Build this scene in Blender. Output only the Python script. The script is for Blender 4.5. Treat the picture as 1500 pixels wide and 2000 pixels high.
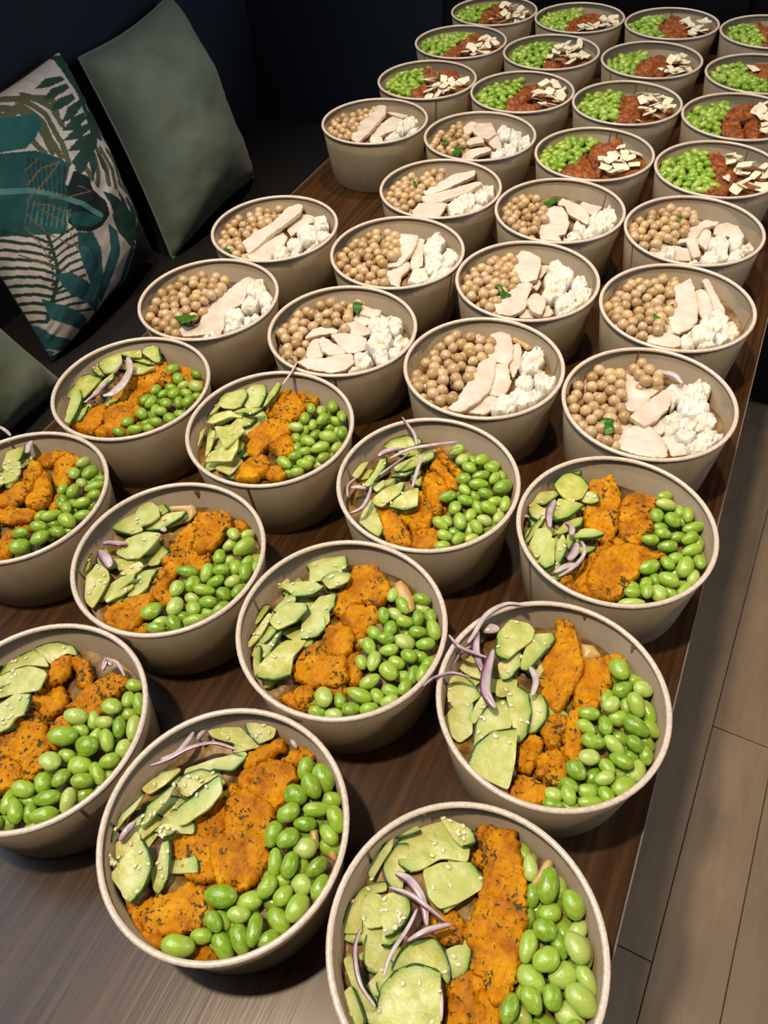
import bpy, bmesh, math, random
import numpy as np
from mathutils import Vector, Matrix, Euler, noise
from mathutils.geometry import delaunay_2d_cdt

scene = bpy.context.scene
COL = scene.collection
for o in list(bpy.data.objects):
    bpy.data.objects.remove(o, do_unlink=True)
R = random.Random(11)

# ------------------------------------------------------------------ camera, light, exposure
TABLE_Z = 0.740            # table top
RIM_Z = 0.812              # rim of the bowls
cam_d = bpy.data.cameras.new('camera')
cam = bpy.data.objects.new('camera', cam_d)
COL.objects.link(cam)
right = Vector((0.90602014, 0.41965435, -0.05493394))
upv = Vector((-0.28527445, 0.70140232, 0.65318702))
fwd = Vector((-0.31264357, 0.57612934, -0.75520129))
m = Matrix((right, upv, -fwd)).transposed().to_4x4()
m.translation = Vector((0, 0, RIM_Z + 0.4600927))
cam.matrix_world = m
cam_d.sensor_fit = 'VERTICAL'
cam_d.sensor_height = 36.0
cam_d.lens = 1519.97 / 2000 * 36.0
cam_d.clip_start = 0.01
scene.camera = cam

scene.view_settings.view_transform = 'Standard'
scene.view_settings.look = 'None'
scene.view_settings.gamma = 1.0
scene.view_settings.exposure = 0.12
scene.view_settings.use_curve_mapping = False
scene.cycles.use_denoising = True

world = bpy.data.worlds.new('room_ambient')
scene.world = world
world.use_nodes = True
bg = world.node_tree.nodes['Background']
bg.inputs[0].default_value = (0.80, 0.90, 1.0, 1)
bg.inputs[1].default_value = 0.03

def area(name, loc, target, size, power, color, size_y=None, shape='RECTANGLE'):
    d = bpy.data.lights.new(name, 'AREA')
    d.shape = shape
    d.size = size
    if size_y: d.size_y = size_y
    d.energy = power
    d.color = color
    o = bpy.data.objects.new(name, d)
    COL.objects.link(o)
    o.location = loc
    o.rotation_euler = (Vector(target) - Vector(loc)).to_track_quat('-Z', 'Y').to_euler()
    return o

def spot(name, loc, target, power, color, cone, radius=.045):
    d = bpy.data.lights.new(name, 'SPOT')
    d.energy = power
    d.color = color
    d.spot_size = math.radians(cone)
    d.spot_blend = .9
    d.shadow_soft_size = radius
    o = bpy.data.objects.new(name, d)
    COL.objects.link(o)
    o.location = loc
    o.rotation_euler = (Vector(target) - Vector(loc)).to_track_quat('-Z', 'Y').to_euler()
    return o

# warm ceiling spots over the table, cool daylight from the tall windows, added front fill
spot('ceiling_spot_light', (-0.45, -0.05, 3.02), (-0.28, 0.14, 0.74), 178, (1.0, 0.79, 0.55), 64)
spot('ceiling_spot_light', (-0.34, 1.26, 3.02), (-0.25, 1.20, 0.74), 112, (1.0, 0.79, 0.55), 50)
spot('ceiling_spot_light', (0.95, 0.35, 3.02), (0.85, 0.35, 0.0), 26, (1.0, 0.79, 0.55), 60)
area('window_daylight', (-1.80, 0.25, 2.95), (-0.25, 0.45, 0.8), 2.8, 52, (0.72, 0.86, 1.0), size_y=1.5)
area('front_fill', (1.4, -2.6, 2.2), (-0.9, 0.9, 0.8), 1.4, 1.5, (0.85, 0.92, 1.0), size_y=1.6)  # unseen fill light added on the camera side to lift the cushions
area('street_window_daylight', (2.7, 1.5, 2.2), (0.3, 0.7, 0.2), 2.4, 46, (0.94, 0.96, 1.0), size_y=1.6)

# ------------------------------------------------------------------ materials
def newmat(name):
    mt = bpy.data.materials.new(name)
    mt.use_nodes = True
    nt = mt.node_tree
    return mt, nt, nt.nodes['Principled BSDF']

def N(nt, t, **kw):
    n = nt.nodes.new(t)
    for k, v in kw.items():
        if k in n.inputs: n.inputs[k].default_value = v
        else: setattr(n, k, v)
    return n

def ramp(nt, fac, stops, interp='LINEAR'):
    r = nt.nodes.new('ShaderNodeValToRGB')
    r.color_ramp.interpolation = interp
    el = r.color_ramp.elements
    while len(el) < len(stops): el.new(0.5)
    for e, (p, c) in zip(el, stops):
        e.position = p
        e.color = (*c, 1)
    nt.links.new(fac, r.inputs[0])
    return r.outputs[0]

def coords(nt, scale=(1, 1, 1), jitter=True, which='Object'):
    tc = nt.nodes.new('ShaderNodeTexCoord')
    mp = nt.nodes.new('ShaderNodeMapping')
    mp.inputs['Scale'].default_value = scale
    nt.links.new(tc.outputs[which], mp.inputs[0])
    if jitter:
        oi = nt.nodes.new('ShaderNodeObjectInfo')
        mu = nt.nodes.new('ShaderNodeMath'); mu.operation = 'MULTIPLY'
        mu.inputs[1].default_value = 37.0
        nt.links.new(oi.outputs['Random'], mu.inputs[0])
        nt.links.new(mu.outputs[0], mp.inputs['Location'])
    return mp.outputs[0]

def tex_noise(nt, vec, scale, detail=4, rough=.55, dist=0):
    n = N(nt, 'ShaderNodeTexNoise')
    n.inputs['Scale'].default_value = scale
    n.inputs['Detail'].default_value = detail
    n.inputs['Roughness'].default_value = rough
    n.inputs['Distortion'].default_value = dist
    nt.links.new(vec, n.inputs['Vector'])
    return n.outputs['Fac']

def mixc(nt, fac, a, b, mode='MIX'):
    x = nt.nodes.new('ShaderNodeMix'); x.data_type = 'RGBA'; x.blend_type = mode
    for i, v in ((0, fac), (6, a), (7, b)):
        if hasattr(v, 'is_linked') or hasattr(v, 'links'): nt.links.new(v, x.inputs[i])
        elif i == 0: x.inputs[0].default_value = v
        else: x.inputs[i].default_value = (*v, 1)
    return x.outputs[2]

def bump(nt, bs, h, strength, dist):
    b = nt.nodes.new('ShaderNodeBump')
    b.inputs['Strength'].default_value = strength
    b.inputs['Distance'].default_value = dist
    nt.links.new(h, b.inputs['Height'])
    nt.links.new(b.outputs[0], bs.inputs['Normal'])

def obj_random(nt):
    return nt.nodes.new('ShaderNodeObjectInfo').outputs['Random']

MAT = {}
def mat_kraft():
    mt, nt, bs = newmat('kraft_paper')
    v = coords(nt)
    a = tex_noise(nt, v, 900, 3)
    b = tex_noise(nt, coords(nt, (1, 1, .25)), 60, 4)
    c = ramp(nt, a, [(.3, (.195, .150, .092)), (.7, (.262, .206, .133))])
    c = mixc(nt, .22, c, ramp(nt, b, [(.35, (.165, .125, .077)), (.65, (.29, .232, .153))]))
    nt.links.new(c, bs.inputs['Base Color'])
    bs.inputs['Roughness'].default_value = .55
    bs.inputs['Specular IOR Level'].default_value = .35
    bump(nt, bs, a, .15, .0004)
    return mt
MAT['kraft'] = mat_kraft()

def mat_rim():
    mt, nt, bs = newmat('kraft_paper_rim')
    a = tex_noise(nt, coords(nt), 500, 4)
    nt.links.new(ramp(nt, a, [(.3, (.56, .45, .36)), (.72, (.80, .69, .59))]), bs.inputs['Base Color'])
    bs.inputs['Roughness'].default_value = .28
    bs.inputs['Specular IOR Level'].default_value = .7
    bump(nt, bs, a, .2, .0004)
    return mt
MAT['rim'] = mat_rim()

def mat_bean():
    mt, nt, bs = newmat('edamame')
    rn = obj_random(nt)
    v = coords(nt)
    c = ramp(nt, rn, [(0, (.18, .34, .012)), (.45, (.28, .46, .026)), (.8, (.36, .53, .06)), (1, (.50, .61, .17))])
    a = tex_noise(nt, v, 2.2, 3)
    c = mixc(nt, ramp(nt, a, [(.45, (0, 0, 0)), (.75, (.6, .6, .6))]), c, (.46, .62, .17))
    nt.links.new(c, bs.inputs['Base Color'])
    bs.inputs['Roughness'].default_value = .2
    bs.inputs['Subsurface Weight'].default_value = .25
    bs.inputs['Subsurface Radius'].default_value = (.4, 1, .2)
    bs.inputs['Subsurface Scale'].default_value = .003
    bs.inputs['Coat Weight'].default_value = .8
    bs.inputs['Coat Roughness'].default_value = .035
    bump(nt, bs, tex_noise(nt, v, 5, 3), .12, .15)
    return mt
MAT['bean'] = mat_bean()

def mat_bean_far():
    mt, nt, bs = newmat('edamame_far')
    at = nt.nodes.new('ShaderNodeAttribute'); at.attribute_name = 'piece'
    c = ramp(nt, at.outputs['Fac'], [(0, (.17, .31, .018)), (.45, (.25, .41, .034)), (.8, (.32, .47, .06)), (1, (.44, .53, .13))])
    nt.links.new(c, bs.inputs['Base Color'])
    bs.inputs['Roughness'].default_value = .25
    bs.inputs['Subsurface Weight'].default_value = .2
    bs.inputs['Subsurface Radius'].default_value = (.4, 1, .2)
    bs.inputs['Subsurface Scale'].default_value = .003
    bs.inputs['Coat Weight'].default_value = .4
    bs.inputs['Coat Roughness'].default_value = .1
    return mt
MAT['bean_far'] = mat_bean_far()

def chick_color(nt, fac):
    return ramp(nt, fac, [(0, (.40, .25, .10)), (.4, (.50, .34, .17)), (.75, (.58, .42, .25)), (1, (.64, .44, .19))])
def mat_chick(far):
    mt, nt, bs = newmat('chickpea_far' if far else 'chickpea')
    if far:
        at = nt.nodes.new('ShaderNodeAttribute'); at.attribute_name = 'piece'
        f = at.outputs['Fac']
    else:
        f = obj_random(nt)
    c = chick_color(nt, f)
    v = coords(nt, jitter=not far)
    a = tex_noise(nt, v, 260 if far else 1.6, 4)
    c = mixc(nt, ramp(nt, a, [(.5, (0, 0, 0)), (.8, (.55, .55, .55))]), c, (.58, .46, .29))
    nt.links.new(c, bs.inputs['Base Color'])
    bs.inputs['Roughness'].default_value = .32
    bs.inputs['Subsurface Weight'].default_value = .15
    bs.inputs['Subsurface Scale'].default_value = .002
    bs.inputs['Coat Weight'].default_value = .3
    bs.inputs['Coat Roughness'].default_value = .12
    return mt
MAT['chick'] = mat_chick(False)
MAT['chick_far'] = mat_chick(True)

def mat_orange_chicken():
    mt, nt, bs = newmat('turmeric_chicken')
    v = coords(nt)
    a = tex_noise(nt, v, 55, 6, .65, .4)
    c = ramp(nt, a, [(.28, (.10, .026, .003)), (.38, (.34, .095, .004)), (.5, (.57, .215, .002)), (.62, (.69, .32, .003)), (.78, (.83, .53, .02))])
    fib = tex_noise(nt, coords(nt, (1, .3, 1)), 420, 5, .7)
    c = mixc(nt, .35, c, ramp(nt, fib, [(.3, (.28, .062, .001)), (.7, (.80, .37, .004))]))
    sp = tex_noise(nt, v, 300, 4, .65, .5)
    big = tex_noise(nt, v, 42, 2)
    mu = N(nt, 'ShaderNodeMath', operation='MULTIPLY_ADD'); nt.links.new(big, mu.inputs[0]); mu.inputs[1].default_value = .42; nt.links.new(sp, mu.inputs[2])
    herb = ramp(nt, mu.outputs[0], [(.79, (0, 0, 0)), (.835, (1, 1, 1))])
    c = mixc(nt, herb, c, (.060, .048, .012))
    nt.links.new(c, bs.inputs['Base Color'])
    bs.inputs['Roughness'].default_value = .36
    bs.inputs['Specular IOR Level'].default_value = .16
    bs.inputs['Subsurface Weight'].default_value = 0.0
    bs.inputs['Subsurface Scale'].default_value = .003
    ad = N(nt, 'ShaderNodeMath', operation='ADD'); nt.links.new(fib, ad.inputs[0]); nt.links.new(mu.outputs[0], ad.inputs[1])
    bump(nt, bs, ad.outputs[0], .7, .0013)
    return mt
MAT['ch'] = mat_orange_chicken()

def mat_red_chicken():
    mt, nt, bs = newmat('red_marinated_chicken')
    v = coords(nt)
    a = tex_noise(nt, v, 90, 6, .65, .5)
    c = ramp(nt, a, [(.28, (.05, .013, .004)), (.45, (.21, .050, .008)), (.6, (.35, .095, .014)), (.78, (.50, .20, .04))])
    nt.links.new(c, bs.inputs['Base Color'])
    bs.inputs['Roughness'].default_value = .35
    bump(nt, bs, tex_noise(nt, coords(nt, (1, .4, 1)), 300, 5, .7), .7, .0015)
    return mt
MAT['rc'] = mat_red_chicken()

def mat_white_chicken():
    mt, nt, bs = newmat('poached_chicken')
    v = coords(nt)
    a = tex_noise(nt, v, 45, 4)
    c = ramp(nt, a, [(.3, (.60, .50, .41)), (.55, (.69, .61, .54)), (.75, (.74, .69, .63))])
    at = nt.nodes.new('ShaderNodeAttribute'); at.attribute_name = 'edge'
    c = mixc(nt, at.outputs['Fac'], c, (.68, .50, .33))
    nt.links.new(c, bs.inputs['Base Color'])
    bs.inputs['Roughness'].default_value = .38
    bs.inputs['Subsurface Weight'].default_value = .3
    bs.inputs['Subsurface Radius'].default_value = (1, .6, .4)
    bs.inputs['Subsurface Scale'].default_value = .004
    bump(nt, bs, tex_noise(nt, coords(nt, (1, .35, 1)), 260, 4, .6), .25, .0008)
    return mt
MAT['wc'] = mat_white_chicken()

def mat_feta():
    mt, nt, bs = newmat('white_cheese')
    v = coords(nt)
    a = tex_noise(nt, v, 70, 4)
    nt.links.new(ramp(nt, a, [(.3, (.64, .57, .43)), (.55, (.73, .71, .65)), (.8, (.78, .78, .75))]), bs.inputs['Base Color'])
    bs.inputs['Roughness'].default_value = .5
    bs.inputs['Subsurface Weight'].default_value = .35
    bs.inputs['Subsurface Radius'].default_value = (1, .8, .6)
    bs.inputs['Subsurface Scale'].default_value = .004
    bump(nt, bs, tex_noise(nt, v, 420, 5, .65), .35, .0010)
    return mt
MAT['fe'] = mat_feta()

def mat_flake():
    mt, nt, bs = newmat('hard_cheese')
    a = tex_noise(nt, coords(nt), 120, 3)
    nt.links.new(ramp(nt, a, [(.3, (.78, .68, .46)), (.7, (.88, .82, .66))]), bs.inputs['Base Color'])
    bs.inputs['Roughness'].default_value = .45
    bs.inputs['Subsurface Weight'].default_value = .2
    bs.inputs['Subsurface Scale'].default_value = .002
    return mt
MAT['fl'] = mat_flake()

def mat_cuke():
    mt, nt, bs = newmat('cucumber_flesh')
    v = coords(nt)
    at = nt.nodes.new('ShaderNodeAttribute'); at.attribute_name = 'edge'
    a = tex_noise(nt, v, 95, 4)
    rn = obj_random(nt)
    c = ramp(nt, a, [(.3, (.40, .40, .07)), (.5, (.55, .55, .15)), (.72, (.74, .76, .42))])
    c = mixc(nt, ramp(nt, rn, [(0, (0, 0, 0)), (1, (.6, .6, .6))]), c, (.48, .57, .20))
    c = mixc(nt, at.outputs['Fac'], c, (.20, .34, .04))
    nt.links.new(c, bs.inputs['Base Color'])
    bs.inputs['Roughness'].default_value = .14
    bs.inputs['Subsurface Weight'].default_value = .4
    bs.inputs['Subsurface Radius'].default_value = (.8, 1, .3)
    bs.inputs['Subsurface Scale'].default_value = .004
    bump(nt, bs, tex_noise(nt, v, 300, 5, .65), .7, .0011)
    return mt
MAT['cu'] = mat_cuke()

def simple(name, stops, scale=100, rough=.4, sss=0, jitter=True, bmp=None, detail=4):
    mt, nt, bs = newmat(name)
    a = tex_noise(nt, coords(nt, jitter=jitter), scale, detail)
    nt.links.new(ramp(nt, a, stops), bs.inputs['Base Color'])
    bs.inputs['Roughness'].default_value = rough
    if sss:
        bs.inputs['Subsurface Weight'].default_value = sss
        bs.inputs['Subsurface Scale'].default_value = .003
    if bmp: bump(nt, bs, a, *bmp)
    return mt
MAT['peel'] = simple('cucumber_peel', [(.3, (.006, .030, .008)), (.7, (.030, .095, .014))], 160, .2)
MAT['herb'] = simple('green_herb', [(.3, (.015, .07, .006)), (.7, (.06, .19, .015))], 200, .3)
MAT['pasta'] = simple('pasta', [(.3, (.55, .33, .10)), (.7, (.68, .48, .22))], 90, .35, .2)
MAT['sesame'] = simple('sesame', [(.3, (.72, .62, .42)), (.7, (.84, .78, .62))], 60, .35, .1)
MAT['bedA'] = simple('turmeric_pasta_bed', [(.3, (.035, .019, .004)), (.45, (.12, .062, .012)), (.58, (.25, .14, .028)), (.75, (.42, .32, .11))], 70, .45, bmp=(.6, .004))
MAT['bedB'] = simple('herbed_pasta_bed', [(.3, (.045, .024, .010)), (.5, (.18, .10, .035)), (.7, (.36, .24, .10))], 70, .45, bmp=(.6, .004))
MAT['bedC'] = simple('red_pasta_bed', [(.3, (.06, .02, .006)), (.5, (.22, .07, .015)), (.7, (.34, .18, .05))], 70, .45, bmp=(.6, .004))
MAT['seam'] = simple('kraft_seam', [(.3, (.30, .22, .14)), (.7, (.44, .34, .23))], 300, .6)

def mat_onion():
    mt, nt, bs = newmat('red_onion')
    at = nt.nodes.new('ShaderNodeAttribute'); at.attribute_name = 'edge'
    a = tex_noise(nt, coords(nt, (1, 1, 1)), 160, 4)
    c = ramp(nt, a, [(.3, (.46, .36, .40)), (.7, (.66, .60, .58))])
    p = ramp(nt, a, [(.3, (.09, .015, .07)), (.7, (.22, .06, .16))])
    c = mixc(nt, at.outputs['Fac'], c, p)
    nt.links.new(c, bs.inputs['Base Color'])
    bs.inputs['Roughness'].default_value = .2
    bs.inputs['Subsurface Weight'].default_value = .25
    bs.inputs['Subsurface Scale'].default_value = .003
    return mt
MAT['onion'] = mat_onion()

def mat_table():
    mt, nt, bs = newmat('walnut_laminate')
    v = coords(nt, (1, .05, 1), jitter=False)
    a = tex_noise(nt, v, 26, 6, .6, .6)
    b = tex_noise(nt, coords(nt, (1, .03, 1), jitter=False), 240, 4, .6)
    c = ramp(nt, a, [(.3, (.026, .011, .0036)), (.5, (.044, .019, .006)), (.7, (.068, .031, .0105))])
    c = mixc(nt, .45, c, ramp(nt, b, [(.36, (.008, .0035, .001)), (.5, (.040, .017, .0055)), (.64, (.090, .043, .016))]))
    nt.links.new(c, bs.inputs['Base Color'])
    bs.inputs['Roughness'].default_value = .31
    bs.inputs['Specular IOR Level'].default_value = .30
    bump(nt, bs, b, .2, .0008)
    return mt
MAT['table'] = mat_table()
MAT['edge_band'] = simple('edge_band', [(.3, (.16, .13, .12)), (.7, (.24, .20, .19))], 60, .3, jitter=False)

def mat_floor():
    mt, nt, bs = newmat('floor_board')
    v = coords(nt, (1, .35, 1))
    a = tex_noise(nt, v, 11, 5, .6, .7)
    b = tex_noise(nt, coords(nt, (1, .22, 1)), 38, 5, .65, .4)
    c = ramp(nt, a, [(.3, (.165, .122, .083)), (.5, (.215, .162, .112)), (.7, (.27, .204, .142))])
    c = mixc(nt, .65, c, ramp(nt, b, [(.2, (.06, .045, .031)), (.36, (.17, .128, .088)), (.6, (.25, .190, .132)), (.8, (.33, .255, .178))]))
    rn = obj_random(nt)
    c = mixc(nt, .25, c, ramp(nt, rn, [(0, (.17, .125, .085)), (1, (.28, .21, .145))]))
    nt.links.new(c, bs.inputs['Base Color'])
    bs.inputs['Roughness'].default_value = .42
    bump(nt, bs, b, .1, .001)
    return mt
MAT['floor'] = mat_floor()
MAT['gap'] = simple('floor_gap', [(.3, (.02, .014, .01)), (.7, (.03, .02, .014))], 20, .8)
MAT['wall'] = simple('navy_wall', [(.3, (.010, .017, .034)), (.7, (.013, .021, .041))], 6, .75, jitter=False)
MAT['bench'] = simple('black_upholstery', [(.3, (.010, .0095, .010)), (.7, (.016, .015, .015))], 120, .55, jitter=False, bmp=(.1, .002))
MAT['black'] = simple('black_lacquer', [(.3, (.004, .004, .005)), (.7, (.008, .008, .009))], 20, .35)
MAT['shelf'] = simple('dark_counter', [(.3, (.020, .016, .014)), (.7, (.032, .026, .022))], 12, .4)
MAT['steel'] = simple('dark_steel', [(.3, (.03, .03, .03)), (.7, (.05, .05, .05))], 40, .4)

def mat_velvet():
    mt, nt, bs = newmat('sage_green_velvet')
    v = coords(nt)
    a = tex_noise(nt, v, 9, 5, .6, .6)
    c = ramp(nt, a, [(.3, (.13, .19, .155)), (.55, (.185, .24, .18)), (.75, (.23, .275, .195))])
    nt.links.new(c, bs.inputs['Base Color'])
    bs.inputs['Roughness'].default_value = .8
    bs.inputs['Sheen Weight'].default_value = .25
    bs.inputs['Sheen Roughness'].default_value = .4
    bump(nt, bs, tex_noise(nt, v, 700, 2), .15, .0008)
    return mt
MAT['velvet'] = mat_velvet()

def mat_print():
    mt, nt, bs = newmat('tropical_print_fabric')
    at = nt.nodes.new('ShaderNodeAttribute'); at.attribute_name = 'print'
    a = tex_noise(nt, coords(nt, jitter=False), 60, 4)
    c = mixc(nt, .35, at.outputs['Color'], ramp(nt, a, [(.3, (.35, .35, .35)), (.7, (1, 1, 1))]), 'MULTIPLY')
    nt.links.new(c, bs.inputs['Base Color'])
    bs.inputs['Roughness'].default_value = .8
    return mt
MAT['print'] = mat_print()

# ------------------------------------------------------------------ helpers
def link(name, me, mat=None, parent=None, loc=(0, 0, 0), rot=None, scale=None):
    o = bpy.data.objects.new(name, me)
    COL.objects.link(o)
    if mat is not None and me is not None and not me.materials: me.materials.append(mat)
    o.location = loc
    if rot is not None: o.rotation_euler = rot
    if scale is not None: o.scale = scale
    if parent is not None: o.parent = parent
    return o

def tag(o, label=None, cat=None, group=None, kind=None):
    if label: o['label'] = label
    if cat: o['category'] = cat
    if group: o['group'] = group
    if kind: o['kind'] = kind
    return o

def mesh(name, verts, faces, smooth=True):
    me = bpy.data.meshes.new(name)
    me.from_pydata([tuple(v) for v in verts], [], faces)
    me.update()
    if smooth:
        me.polygons.foreach_set('use_smooth', [True] * len(me.polygons))
    return me

def box_mesh(name, x0, x1, y0, y1, z0, z1, bevel=0.0, seg=2):
    bm = bmesh.new()
    bmesh.ops.create_cube(bm, size=1)
    for v in bm.verts:
        v.co = Vector((x0 + (v.co.x + .5) * (x1 - x0), y0 + (v.co.y + .5) * (y1 - y0), z0 + (v.co.z + .5) * (z1 - z0)))
    if bevel:
        bmesh.ops.bevel(bm, geom=bm.edges[:], offset=bevel, segments=seg, affect='EDGES', profile=.5)
    me = bpy.data.meshes.new(name)
    bm.to_mesh(me); bm.free()
    return me

def lathe(name, prof, seg=64, close=False):
    vs, fs = [], []
    n = len(prof)
    for i in range(seg):
        a = 2 * math.pi * i / seg
        for r, z in prof: vs.append((r * math.cos(a), r * math.sin(a), z))
    for i in range(seg):
        j = (i + 1) % seg
        for k in range(n if close else n - 1):
            k2 = (k + 1) % n
            fs.append((i * n + k, j * n + k, j * n + k2, i * n + k2))
    return mesh(name, vs, fs)

# ------------------------------------------------------------------ measured layout (mm, bowl-centred, heights from the rim)
BOWL_AT = {"A1":[-24.4,95.3],"A2":[-175.9,95.1],"A3":[-327.2,101.5],"A4":[-24.6,249.1],"A5":[-174.9,246.4],"A6":[-325.1,250.7],"A7":[-480.1,254.9],"A8":[-171.8,395.0],"A9":[-22.2,404.1],"A10":[-325.5,404.2],"A11":[-476.0,403.5],"B1":[-30.8,553.8],"B2":[-180.4,548.5],"B3":[-329.5,552.8],"B4":[-486.9,551.7],"B5":[-36.5,702.4],"B6":[-187.0,697.0],"B7":[-336.7,701.2],"B8":[-492.7,700.2],"B9":[-47.6,850.6],"B10":[-196.5,845.3],"B11":[-345.8,849.5],"B12":[-350.2,998.1],"B13":[-504.5,997.9],"C1":[-46.9,1000.3],"C2":[-196.0,993.9],"C3":[-44.9,1155.7],"C4":[-193.5,1155.8],"C5":[-342.0,1150.4],"C6":[-490.6,1152.1],"C7":[-40.9,1306.2],"C8":[-195.1,1316.6],"C9":[-346.9,1306.9],"C10":[-498.3,1310.7],"C11":[-48.5,1477.5],"C12":[-197.6,1476.0],"C13":[-346.3,1465.5],"C14":[-495.0,1461.5]}
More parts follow.
